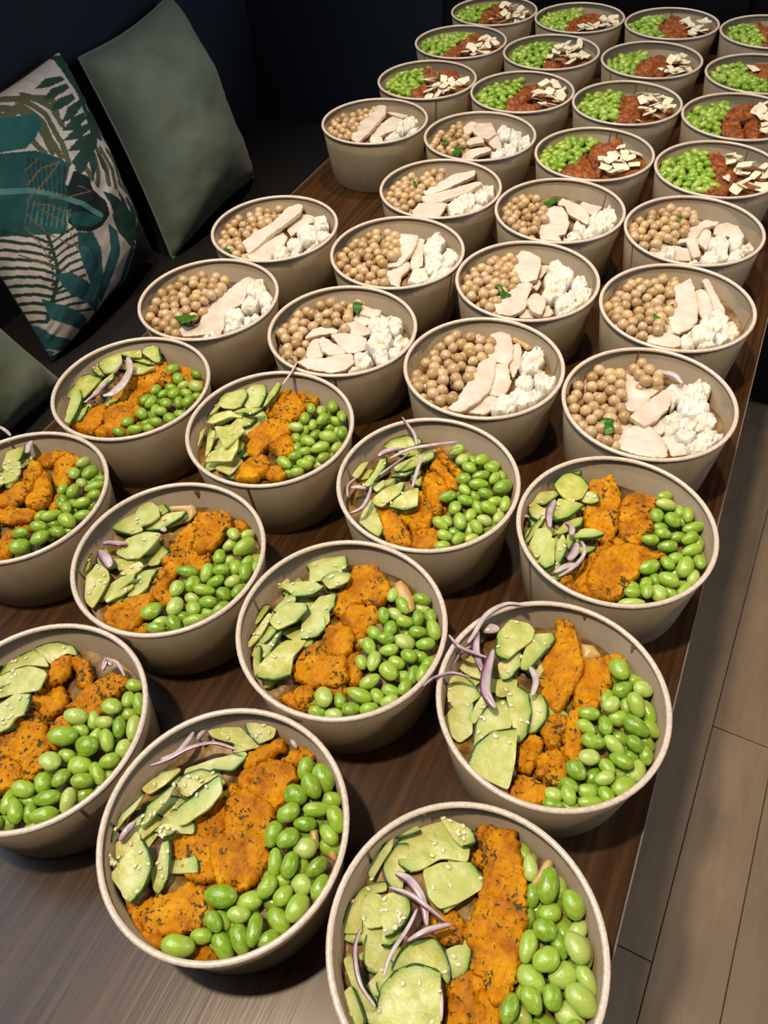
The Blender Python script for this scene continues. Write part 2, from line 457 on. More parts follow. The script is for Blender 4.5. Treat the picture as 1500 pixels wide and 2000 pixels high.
FOOD = {
'A1': [["ch",[[-7.6,63.8],[4.4,69.4],[9.5,61.0],[16.5,48.8],[22.2,38.0],[25.4,26.4],[26.7,14.5],[28.9,-1.5],[27.1,-15.1],[21.2,-17.1],[15.2,-9.8],[6.1,-5.4],[3.3,1.9],[-3.8,7.6],[-2.8,14.4],[-1.3,25.3],[-3.6,43.1],[-8.4,52.1]],"",[10.2,22.2,-15.9],[0.025,0.128]],["ch",[[-17.7,63.6],[-11.1,68.4],[-4.8,67.3],[-7.2,57.8],[-4.1,45.2],[-12.6,44.5],[-14.6,53.5]],"",[-10.3,57.1,-19.2],[0.059,0.168]],["ch",[[-24.3,8.8],[-14.6,15.5],[-6.1,13.9],[-3.7,2.3],[-13.8,-0.8],[-22.0,3.4]],"",[-14.0,7.1,-22.5],[0.048,0.164]],["ch",[[-1.6,-17.3],[6.5,-6.3],[15.7,-9.3],[21.8,-16.6],[26.3,-16.2],[30.5,-28.0],[19.6,-37.5],[4.0,-38.0]],"",[15.4,-21.3,-22.5],[-0.094,0.073]],["ch",[[17.5,-35.7],[28.3,-26.5],[34.6,-33.6],[29.7,-44.4],[19.6,-44.6]],"",[26.0,-37.0,-19.2],[0.089,0.11]],["cu",[[-57.1,34.3],[-56.6,39.9],[-46.9,51.0],[-37.3,58.6],[-25.4,57.8],[-16.2,49.3],[-15.0,42.4],[-29.8,38.6],[-37.8,28.8],[-43.4,24.3],[-51.1,26.3]],"10000000011",[-38.4,41.6,-16.9],[0.128,-0.044]],["cu",[[-39.1,58.5],[-32.2,59.5],[-18.4,58.8],[-14.1,53.3],[-20.1,47.7],[-25.4,49.7]],"001100",[-24.9,54.8,-10.3],[-0.01,-0.001]],["cu",[[-58.9,37.6],[-50.1,49.0],[-45.8,47.7],[-52.5,42.0],[-58.9,37.6]],"00110",[-55.4,44.3,-13.6],[0.014,0.104]],["cu",[[-36.0,26.5],[-28.5,35.2],[-12.4,43.2],[-0.1,35.8],[-11.0,20.8],[-19.9,12.4],[-27.6,15.3]],"0010000",[-19.3,26.9,-13.6],[-0.156,-0.011]],["cu",[[-62.5,32.1],[-59.7,37.2],[-57.9,31.7],[-60.1,21.2],[-61.6,11.2],[-65.7,13.4]],"000011",[-62.1,24.8,-13.6],[-0.071,0.213]],["cu",[[-67.5,-14.7],[-69.0,-4.3],[-65.1,8.1],[-54.4,14.7],[-51.8,10.8],[-62.8,3.4],[-60.8,-5.5],[-55.2,-15.2],[-65.1,-19.4]],"111000000",[-62.0,-2.7,-20.2],[0.085,-0.029]],["cu",[[-62.5,-1.4],[-60.1,4.5],[-53.5,6.6],[-45.3,-7.7],[-53.3,-12.4],[-59.2,-8.2]],"",[-55.6,-3.2,-16.9],[0.095,-0.036]],["cu",[[-51.8,5.1],[-47.3,9.8],[-38.0,10.5],[-34.6,4.5],[-35.3,-3.8],[-41.8,-13.3],[-46.6,-6.2]],"0011100",[-42.2,0.9,-13.6],[0.038,-0.039]],["cu",[[-56.5,-12.8],[-46.1,-6.7],[-38.2,-8.0],[-36.5,-18.4],[-39.3,-28.2],[-48.2,-27.5]],"",[-44.1,-17.0,-23.5],[-0.159,0.199]],["cu",[[-32.5,-26.1],[-31.5,-15.7],[-26.8,-7.1],[-17.8,-1.5],[-10.8,-4.7],[-5.0,-10.7],[-1.7,-19.0],[-10.9,-14.8],[-23.0,-19.2]],"111111000",[-17.7,-13.3,-16.9],[-0.093,-0.011]],["cu",[[-32.7,-43.9],[-33.9,-35.2],[-29.9,-25.4],[-21.7,-18.5],[-8.1,-16.6],[0.6,-37.9],[2.3,-46.8],[-26.7,-57.0]],"11110000",[-18.6,-35.3,-13.6],[0.154,0.199]],["cu",[[-58.8,-31.4],[-54.9,-27.2],[-44.7,-36.9],[-33.7,-42.5],[-33.0,-50.1],[-41.4,-47.1]],"011000",[-44.3,-39.3,-20.2],[-0.067,0.228]],["cu",[[-51.5,-45.5],[-48.3,-40.5],[-36.1,-51.3],[-33.3,-60.1],[-42.4,-55.1]],"01100",[-42.2,-50.6,-16.9],[0.013,0.137]],["cu",[[-9.8,-3.9],[-3.5,1.4],[3.3,2.0],[4.5,-8.3],[-1.0,-15.4],[-6.1,-9.5]],"001100",[-2.1,-5.6,-20.2],[-0.094,0.221]],["cu",[[-21.4,-56.2],[-12.1,-50.0],[4.9,-46.9],[4.6,-58.6],[-8.9,-63.5]],"11000",[-6.5,-55.1,-13.6],[0.061,0.229]],["on",[[-49.3,10.0,-8.3],[-37.2,10.9,-7.0],[-26.4,9.1,-7.0],[-14.8,6.7,-8.3]],3.2],["on",[[-49.9,19.1,-11.6],[-40.7,18.6,-10.3],[-30.6,12.1,-10.3],[-23.1,1.2,-11.6]],5.5],["on",[[-30.8,6.1,-8.3],[-31.7,-5.0,-7.0],[-34.7,-20.3,-7.0],[-33.7,-31.7,-8.3]],2.4],["on",[[-55.0,-15.2,-8.3],[-53.2,-26.1,-7.0],[-44.0,-39.0,-7.0],[-32.2,-45.1,-8.3]],2.3],["on",[[-29.2,-10.6,-8.3],[-21.7,-1.9,-6.8],[-11.2,6.4,-8.3]],3.9],["on",[[-4.5,-23.8,-11.6],[0.7,-36.5,-11.6]],2.5],["pa",[[21.7,46.0],[25.8,62.0],[29.5,63.4],[31.1,58.4],[25.5,44.8]],"",[26.8,55.1,-13.6],[0.079,-0.04]],["be",[[12.9,61.6,-20.5,6.6,4.6,140.4],[19.0,53.7,-14.5,7.5,4.6,113.1],[31.1,48.5,-12.8,10.2,6.1,96.9],[37.5,51.8,-20.5,6.6,4.6,106.3],[24.6,40.9,-17.5,7.0,4.6,97.4],[46.6,44.9,-14.5,8.2,6.4,133.7],[36.3,36.7,-17.5,6.6,5.6,42.0],[44.6,35.5,-26.1,6.6,5.8,24.1],[53.1,35.7,-22.1,6.6,5.0,76.0],[36.2,26.2,-13.5,6.8,6.0,5.1],[30.4,15.6,-17.3,9.3,5.2,92.0],[59.1,25.2,-19.4,8.3,4.6,110.6],[54.2,24.6,-12.5,8.7,6.7,140.4],[45.8,22.9,-18.4,7.1,4.6,129.1],[41.0,12.6,-13.2,7.9,6.4,50.0],[51.5,10.4,-19.7,8.2,7.0,41.4],[63.3,12.7,-17.0,8.2,4.8,134.6],[36.8,1.7,-20.0,9.1,6.9,154.4],[62.9,2.0,-12.6,9.3,7.0,159.4],[39.8,-8.4,-13.2,7.4,5.6,143.3],[49.2,-2.4,-15.3,6.6,5.8,106.8],[30.6,-16.6,-14.0,8.0,4.7,86.8],[60.1,-5.3,-22.1,8.6,7.0,176.4],[38.9,-16.2,-23.5,6.6,4.6,144.0],[50.0,-13.8,-25.8,6.7,5.5,6.5],[58.0,-20.2,-11.2,7.8,6.0,6.8],[46.6,-23.7,-15.5,7.8,6.0,96.2],[37.0,-26.5,-20.8,7.9,5.4,120.5],[63.2,-13.3,-16.6,7.2,5.4,74.5],[55.8,-30.9,-19.7,7.7,5.3,16.1],[43.3,-37.1,-17.7,7.1,5.4,48.9],[25.6,30.7,-21.7,6.6,4.6,108.0]]]],
'A2': [["ch",[[-13.5,17.2],[-8.4,28.8],[14.0,25.6],[18.0,20.9],[18.8,13.6],[23.5,3.3],[27.9,-0.8],[27.6,-11.6],[25.1,-18.6],[21.8,-24.1],[17.8,-21.9],[8.1,-25.6],[-2.2,-17.9],[-8.3,-8.5],[-4.4,0.7]],"",[11.2,-1.7,-19.2],[-0.028,0.013]],["ch",[[-36.5,-10.1],[-30.3,-4.6],[-25.6,5.5],[-20.3,24.0],[-16.7,29.9],[-10.9,29.8],[-12.7,14.2],[-6.2,1.6],[-9.3,-8.7],[4.0,-23.2],[-5.7,-28.9],[-13.8,-29.1],[-22.5,-28.4],[-31.0,-20.1]],"",[-16.9,-4.0,-22.5],[-0.071,-0.007]],["ch",[[-14.9,33.1],[-12.3,40.9],[-0.8,51.2],[13.1,54.6],[19.5,48.0],[16.1,41.3],[20.6,33.0],[16.7,25.0],[-1.4,27.2],[-12.4,28.9]],"",[4.5,38.3,-19.2],[-0.04,0.101]],["ch",[[-15.8,45.2],[-14.2,50.0],[-1.5,66.0],[4.0,61.0],[-5.0,48.8],[-11.9,41.0],[-13.9,39.4]],"",[-8.4,50.2,-15.9],[-0.099,0.116]],["ch",[[6.2,53.6],[7.1,62.4],[14.5,67.8],[22.9,65.1],[17.2,57.1],[10.1,51.9]],"",[13.1,59.9,-19.2],[-0.032,0.042]],["ch",[[-21.4,-62.6],[-21.0,-50.4],[-22.3,-47.6],[-11.7,-38.7],[-9.7,-33.3],[0.8,-32.3],[10.7,-37.1],[15.1,-41.8],[12.1,-49.5],[-1.0,-58.3],[-13.1,-64.5]],"",[-5.5,-47.0,-19.2],[0.064,0.076]],["ch",[[-36.3,-57.9],[-29.7,-51.6],[-22.9,-47.5],[-19.8,-53.9],[-22.0,-62.5],[-14.4,-67.2],[-22.8,-64.9],[-32.5,-60.8]],"",[-25.2,-58.9,-22.5],[-0.037,0.076]],["ch",[[-20.1,-65.0],[-7.8,-61.2],[-4.9,-67.0],[-9.9,-68.2],[-17.2,-66.7]],"",[-12.1,-66.2,-22.5],[0.041,-0.009]],["ch",[[12.5,-60.0],[21.3,-55.2],[28.2,-59.6],[16.2,-65.3]],"",[19.5,-60.0,-22.5],[0.095,-0.015]],["cu",[[-37.0,-0.5],[-30.6,9.2],[-24.3,22.6],[-21.3,26.2],[-14.6,17.6],[-17.5,6.9],[-26.7,-6.2],[-31.4,-9.1]],"11100000",[-25.4,8.2,-10.3],[0.08,0.19]],["cu",[[-46.3,12.7],[-44.0,19.5],[-36.6,26.1],[-24.3,28.1],[-31.9,18.2],[-35.8,8.2],[-41.6,8.6]],"1110000",[-37.2,17.3,-13.6],[-0.154,0.172]],["cu",[[-48.2,23.4],[-35.2,35.8],[-18.0,48.7],[-15.5,47.0],[-19.8,34.4],[-32.0,30.5],[-47.4,19.8]],"0001100",[-30.9,34.2,-16.9],[-0.043,0.105]],["cu",[[-48.6,50.3],[-39.7,57.3],[-31.4,62.0],[-16.4,56.9],[-17.6,51.8],[-30.2,51.1],[-42.9,48.2]],"",[-32.9,54.7,-16.9],[-0.157,-0.065]],["cu",[[-28.0,64.3],[-25.4,65.4],[-19.3,67.5],[-15.1,68.4],[-7.2,69.6],[-6.2,63.6],[-13.8,56.4],[-23.2,60.2]],"00000011",[-17.9,66.4,-13.6],[-0.102,0.226]],["cu",[[-61.1,-34.5],[-63.4,-30.3],[-64.3,-16.6],[-58.5,-1.8],[-59.0,-11.8],[-61.3,-18.9],[-63.3,-30.4],[-60.9,-34.7]],"11100000",[-63.7,-23.7,-10.3],[-0.097,0.162]],["cu",[[-52.0,-19.6],[-53.6,-8.4],[-49.5,1.5],[-43.4,10.8],[-43.8,-0.2],[-46.7,-9.5],[-50.4,-19.6]],"1110000",[-48.5,-6.5,-10.3],[0.137,0.221]],["cu",[[-67.0,1.2],[-64.3,7.8],[-55.7,21.3],[-50.4,22.3],[-54.9,9.3],[-60.4,0.2]],"",[-58.8,10.3,-16.9],[-0.05,0.034]],["cu",[[-49.7,-49.6],[-48.0,-40.1],[-44.0,-25.3],[-36.1,-29.5],[-29.7,-35.8],[-27.7,-47.1],[-29.8,-56.0],[-35.6,-55.8],[-38.4,-53.7]],"001111000",[-37.9,-44.0,-10.3],[0.008,0.168]],["cu",[[-60.5,-34.4],[-60.7,-32.6],[-52.5,-21.7],[-48.3,-23.9],[-52.1,-39.1],[-55.0,-42.3],[-57.8,-38.6]],"",[-56.6,-34.1,-16.9],[-0.125,0.159]],["cu",[[-59.5,-37.3],[-57.0,-41.2],[-47.5,-42.4],[-50.3,-44.6],[-56.9,-41.3]],"",[-56.8,-43.1,-10.3],[0.095,0.195]],["cu",[[-31.0,-38.3],[-31.1,-29.4],[-33.9,-20.5],[-30.7,-17.9],[-26.4,-23.9],[-20.6,-35.7],[-21.4,-45.3],[-25.2,-44.4]],"00111100",[-27.5,-32.0,-16.9],[-0.148,0.223]],["cu",[[-36.6,-19.2],[-38.3,-12.6],[-32.5,-11.0],[-28.0,-12.6],[-33.9,-19.1]],"00010",[-33.9,-14.9,-10.3],[-0.131,0.029]],["cu",[[-49.0,-2.7],[-41.9,4.9],[-38.2,-0.9],[-45.2,-8.5]],"",[-43.5,-1.8,-20.2],[0.035,0.214]],["on",[[-64.6,12.8,-5.0],[-55.8,20.9,-3.9],[-47.5,32.7,-3.5],[-35.7,41.6,-3.9],[-19.9,44.0,-5.0]],3.4],["on",[[-62.6,20.0,-8.3],[-54.5,28.4,-6.8],[-53.5,44.0,-8.3]],4.3],["on",[[-49.7,41.4,-11.6],[-48.6,49.2,-11.6]],3.8],["on",[[-56.9,-31.3,-11.6],[-55.3,-18.1,-11.6]],4.7],["on",[[5.3,66.9,-14.9],[11.4,63.7,-14.9]],3.2],["pa",[[39.4,24.1],[47.0,25.0],[52.2,16.4],[49.9,11.8],[44.2,20.1]],"",[46.6,19.5,-20.2],[-0.032,0.085]],["pa",[[50.3,20.4],[62.7,19.6],[64.2,14.1],[55.7,15.2]],"",[58.2,17.3,-23.5],[0.009,-0.038]],["be",[[22.6,54.2,-16.0,7.6,5.2,98.6],[35.7,53.7,-17.4,9.8,7.0,141.6],[32.9,44.7,-12.1,8.7,5.8,146.9],[25.0,37.4,-17.9,8.4,7.0,4.3],[46.1,44.4,-21.2,6.6,5.8,23.7],[27.3,24.9,-13.8,7.7,5.7,54.7],[42.4,34.1,-14.1,8.9,4.7,28.7],[39.0,24.1,-16.7,7.3,4.6,23.8],[24.2,10.9,-17.1,8.2,5.8,99.0],[55.9,33.2,-13.4,8.8,5.3,137.1],[54.9,24.6,-18.0,7.6,5.2,151.9],[34.6,11.4,-12.9,7.5,5.8,65.0],[45.0,12.2,-18.6,7.5,6.6,23.9],[33.8,-3.1,-15.9,8.5,4.6,114.8],[43.0,-1.4,-13.5,7.9,5.1,97.7],[57.8,4.4,-14.0,7.4,4.8,63.9],[53.2,-6.9,-19.0,6.9,6.1,176.8],[64.6,-4.3,-15.6,7.8,5.0,90.6],[36.8,-17.0,-14.0,7.3,5.0,75.6],[47.2,-16.8,-15.5,6.6,5.3,74.9],[58.2,-19.5,-13.3,8.8,6.4,85.4],[14.6,-31.9,-14.2,10.0,6.7,19.5],[30.1,-27.0,-18.4,8.0,5.8,38.2],[50.4,-28.7,-19.3,8.7,6.0,155.4],[29.6,-35.9,-13.4,6.8,4.9,24.1],[18.5,-44.9,-13.9,6.6,4.6,152.8],[20.7,-41.7,-20.5,6.6,4.6,161.4],[28.5,-53.1,-20.5,9.1,5.6,148.3],[36.0,-46.1,-17.0,9.2,5.6,137.7],[41.9,-39.2,-13.0,9.2,4.6,109.9],[50.6,-39.6,-16.2,6.6,4.6,52.8],[14.0,-53.3,-20.5,6.6,4.6,24.2],[6.9,-63.4,-14.5,9.7,6.4,19.9],[40.3,-9.8,-20.5,6.6,4.6,24.0],[47.4,1.5,-23.1,6.6,4.6,86.2]]]],
'A3': [["ch",[[-26.2,-14.9],[-24.7,-5.3],[-25.8,2.2],[-21.7,4.1],[-15.6,9.9],[-7.9,6.2],[-0.2,-0.3],[7.4,-6.7],[7.6,-13.3],[12.0,-19.8],[12.4,-28.9],[6.5,-30.6],[-0.7,-23.6],[-7.8,-23.0],[-18.7,-23.2]],"",[-6.7,-11.4,-19.2],[-0.037,0.015]],["ch",[[-23.8,-24.1],[-17.5,-24.0],[-6.8,-22.7],[0.2,-24.1],[5.0,-30.3],[2.1,-38.9],[-3.9,-46.2]],"",[-6.3,-30.2,-19.2],[-0.084,0.01]],["ch",[[-43.7,-47.7],[-39.4,-32.8],[-24.0,-25.1],[-8.8,-42.7],[-15.1,-53.6]],"",[-26.1,-40.5,-22.5],[0.038,0.179]],["ch",[[-29.3,18.3],[-29.4,29.1],[-25.1,33.4],[-15.1,33.6],[-7.5,28.5],[-5.3,23.1],[-8.3,13.4],[-11.8,9.6],[-17.3,12.2],[-24.3,10.0]],"",[-17.3,21.0,-22.5],[-0.068,-0.01]],["ch",[[-27.5,29.5],[-28.7,43.7],[-26.0,52.2],[-20.5,53.0],[-16.0,41.8],[-15.7,35.7],[-20.9,31.8],[-25.0,28.8]],"",[-22.5,39.5,-15.9],[0.097,0.087]],["ch",[[-20.5,52.4],[-15.7,55.1],[-6.2,54.7],[0.4,49.3],[4.0,43.4],[2.1,37.2],[-2.5,37.4],[-7.5,44.9],[-13.3,47.8]],"",[-6.5,46.9,-15.9],[-0.019,0.027]],["ch",[[-2.9,21.2],[0.7,25.5],[1.9,35.7],[7.4,46.8],[13.7,53.7],[27.2,55.4],[29.3,49.3],[26.5,42.3],[22.3,35.8],[25.5,28.4],[17.4,22.8],[10.5,24.4],[2.4,23.2]],"",[14.0,35.6,-19.2],[0.019,0.145]],["ch",[[2.8,-6.6],[-0.4,2.5],[1.5,15.1],[15.0,14.9],[11.3,-4.9]],"",[6.0,4.1,-19.2],[-0.009,0.064]],["cu",[[-50.8,48.0],[-45.4,53.3],[-37.9,58.7],[-25.5,60.4],[-18.4,56.6],[-27.1,54.7],[-31.2,47.8],[-33.2,42.9],[-42.1,45.9]],"111100000",[-36.1,53.8,-16.9],[-0.142,0.213]],["cu",[[-61.5,32.2],[-58.6,37.1],[-54.2,43.1],[-52.9,44.4],[-57.4,38.5],[-61.5,31.4],[-64.3,25.0]],"1110000",[-67.7,41.7,-20.2],[-0.15,0.078]],["cu",[[-60.3,19.8],[-61.8,31.6],[-57.1,39.5],[-51.6,46.5],[-40.8,45.3],[-29.7,40.2],[-47.2,34.9],[-56.2,25.9]],"11100000",[-51.5,36.1,-16.9],[0.108,-0.038]],["cu",[[-61.1,15.8],[-48.6,27.8],[-39.5,33.3],[-28.3,34.6],[-23.7,33.3],[-21.6,21.6],[-31.8,16.3],[-42.0,10.9],[-51.6,4.8]],"",[-38.6,22.0,-13.6],[0.074,0.224]],["cu",[[-40.7,-2.6],[-32.5,11.3],[-20.6,16.1],[-18.9,11.1],[-15.9,3.4],[-21.1,-0.9],[-20.8,-8.1],[-28.6,-16.5]],"00110000",[-24.9,1.7,-10.3],[0.042,0.172]],["cu",[[-69.3,-10.6],[-69.8,4.0],[-62.1,11.9],[-52.7,6.1],[-49.5,-6.5],[-57.4,-16.3]],"111000",[-60.4,-2.1,-13.6],[-0.126,0.059]],["cu",[[-60.0,-32.3],[-63.5,-20.2],[-54.5,-12.6],[-40.8,-12.0],[-37.3,-23.1],[-46.0,-32.2]],"110000",[-50.3,-22.1,-10.3],[-0.112,0.19]],["cu",[[-69.3,5.4],[-67.3,17.9],[-63.7,28.3],[-65.9,22.3],[-68.5,11.7]],"11100",[-75.7,19.3,-16.9],[-0.066,0.065]],["on",[[11.0,51.2,-11.6],[8.6,59.2,-10.1],[14.3,57.0,-11.6]],5.4],["on",[[10.2,60.8,-11.6],[18.2,59.9,-10.1],[28.2,54.2,-11.6]],2.7],["on",[[-64.2,-5.3,-8.3],[-57.0,6.4,-6.8],[-48.5,15.2,-8.3]],3.5],["be",[[33.4,53.8,-20.5,6.6,4.9,12.8],[38.3,42.2,-16.7,6.6,5.0,127.2],[48.8,41.5,-14.2,8.2,4.6,131.0],[33.3,32.3,-13.7,7.4,6.5,175.4],[14.1,16.9,-14.5,8.5,6.0,18.2],[34.2,21.6,-15.9,6.6,4.6,18.2],[23.9,21.1,-19.9,6.6,4.6,128.8],[46.7,22.5,-14.6,7.8,4.7,123.0],[56.3,25.7,-14.2,9.3,5.3,117.5],[19.9,12.0,-20.5,6.6,4.6,176.3],[15.5,2.1,-14.3,10.0,6.8,28.7],[31.5,13.2,-22.4,6.6,4.6,85.2],[44.3,11.7,-15.4,8.4,4.9,136.9],[35.3,3.1,-13.3,8.8,7.0,4.8],[57.5,11.9,-17.3,6.6,5.8,96.0],[22.7,-6.2,-21.1,6.6,4.6,5.1],[19.8,-15.1,-13.8,7.6,6.7,177.3],[36.9,-8.5,-19.1,8.7,7.0,13.9],[55.7,0.8,-13.6,6.8,5.1,45.7],[51.7,-8.5,-17.5,8.6,4.8,145.9],[33.8,-21.2,-14.1,6.9,5.3,85.1],[23.3,-27.7,-17.4,7.2,6.1,131.3],[47.8,-16.9,-13.6,7.5,5.0,28.7],[16.1,-36.5,-13.5,7.7,5.7,10.0],[34.6,-34.6,-14.2,8.7,5.2,34.0],[46.9,-30.7,-15.4,8.4,5.0,109.2],[50.9,-22.7,-20.5,6.6,4.6,57.6],[10.3,-45.8,-18.6,8.8,4.8,112.1],[21.2,-49.4,-13.5,8.8,4.9,136.9],[40.0,-44.0,-13.9,8.9,5.4,33.9],[29.0,-46.4,-17.4,6.7,4.6,121.9],[16.7,-57.0,-21.5,6.6,5.2,6.5],[57.7,-4.5,-22.3,6.6,4.6,83.5],[42.7,34.2,-20.8,6.6,4.6,23.3],[21.3,-40.2,-20.5,6.6,4.6,23.7],[34.2,-52.4,-22.3,6.6,4.6,23.8],[3.5,-53.5,-17.0,8.0,5.2,157.5],[13.1,-62.1,-14.3,7.5,5.1,58.2],[-2.0,-61.9,-13.6,8.0,5.2,6.6]]]],
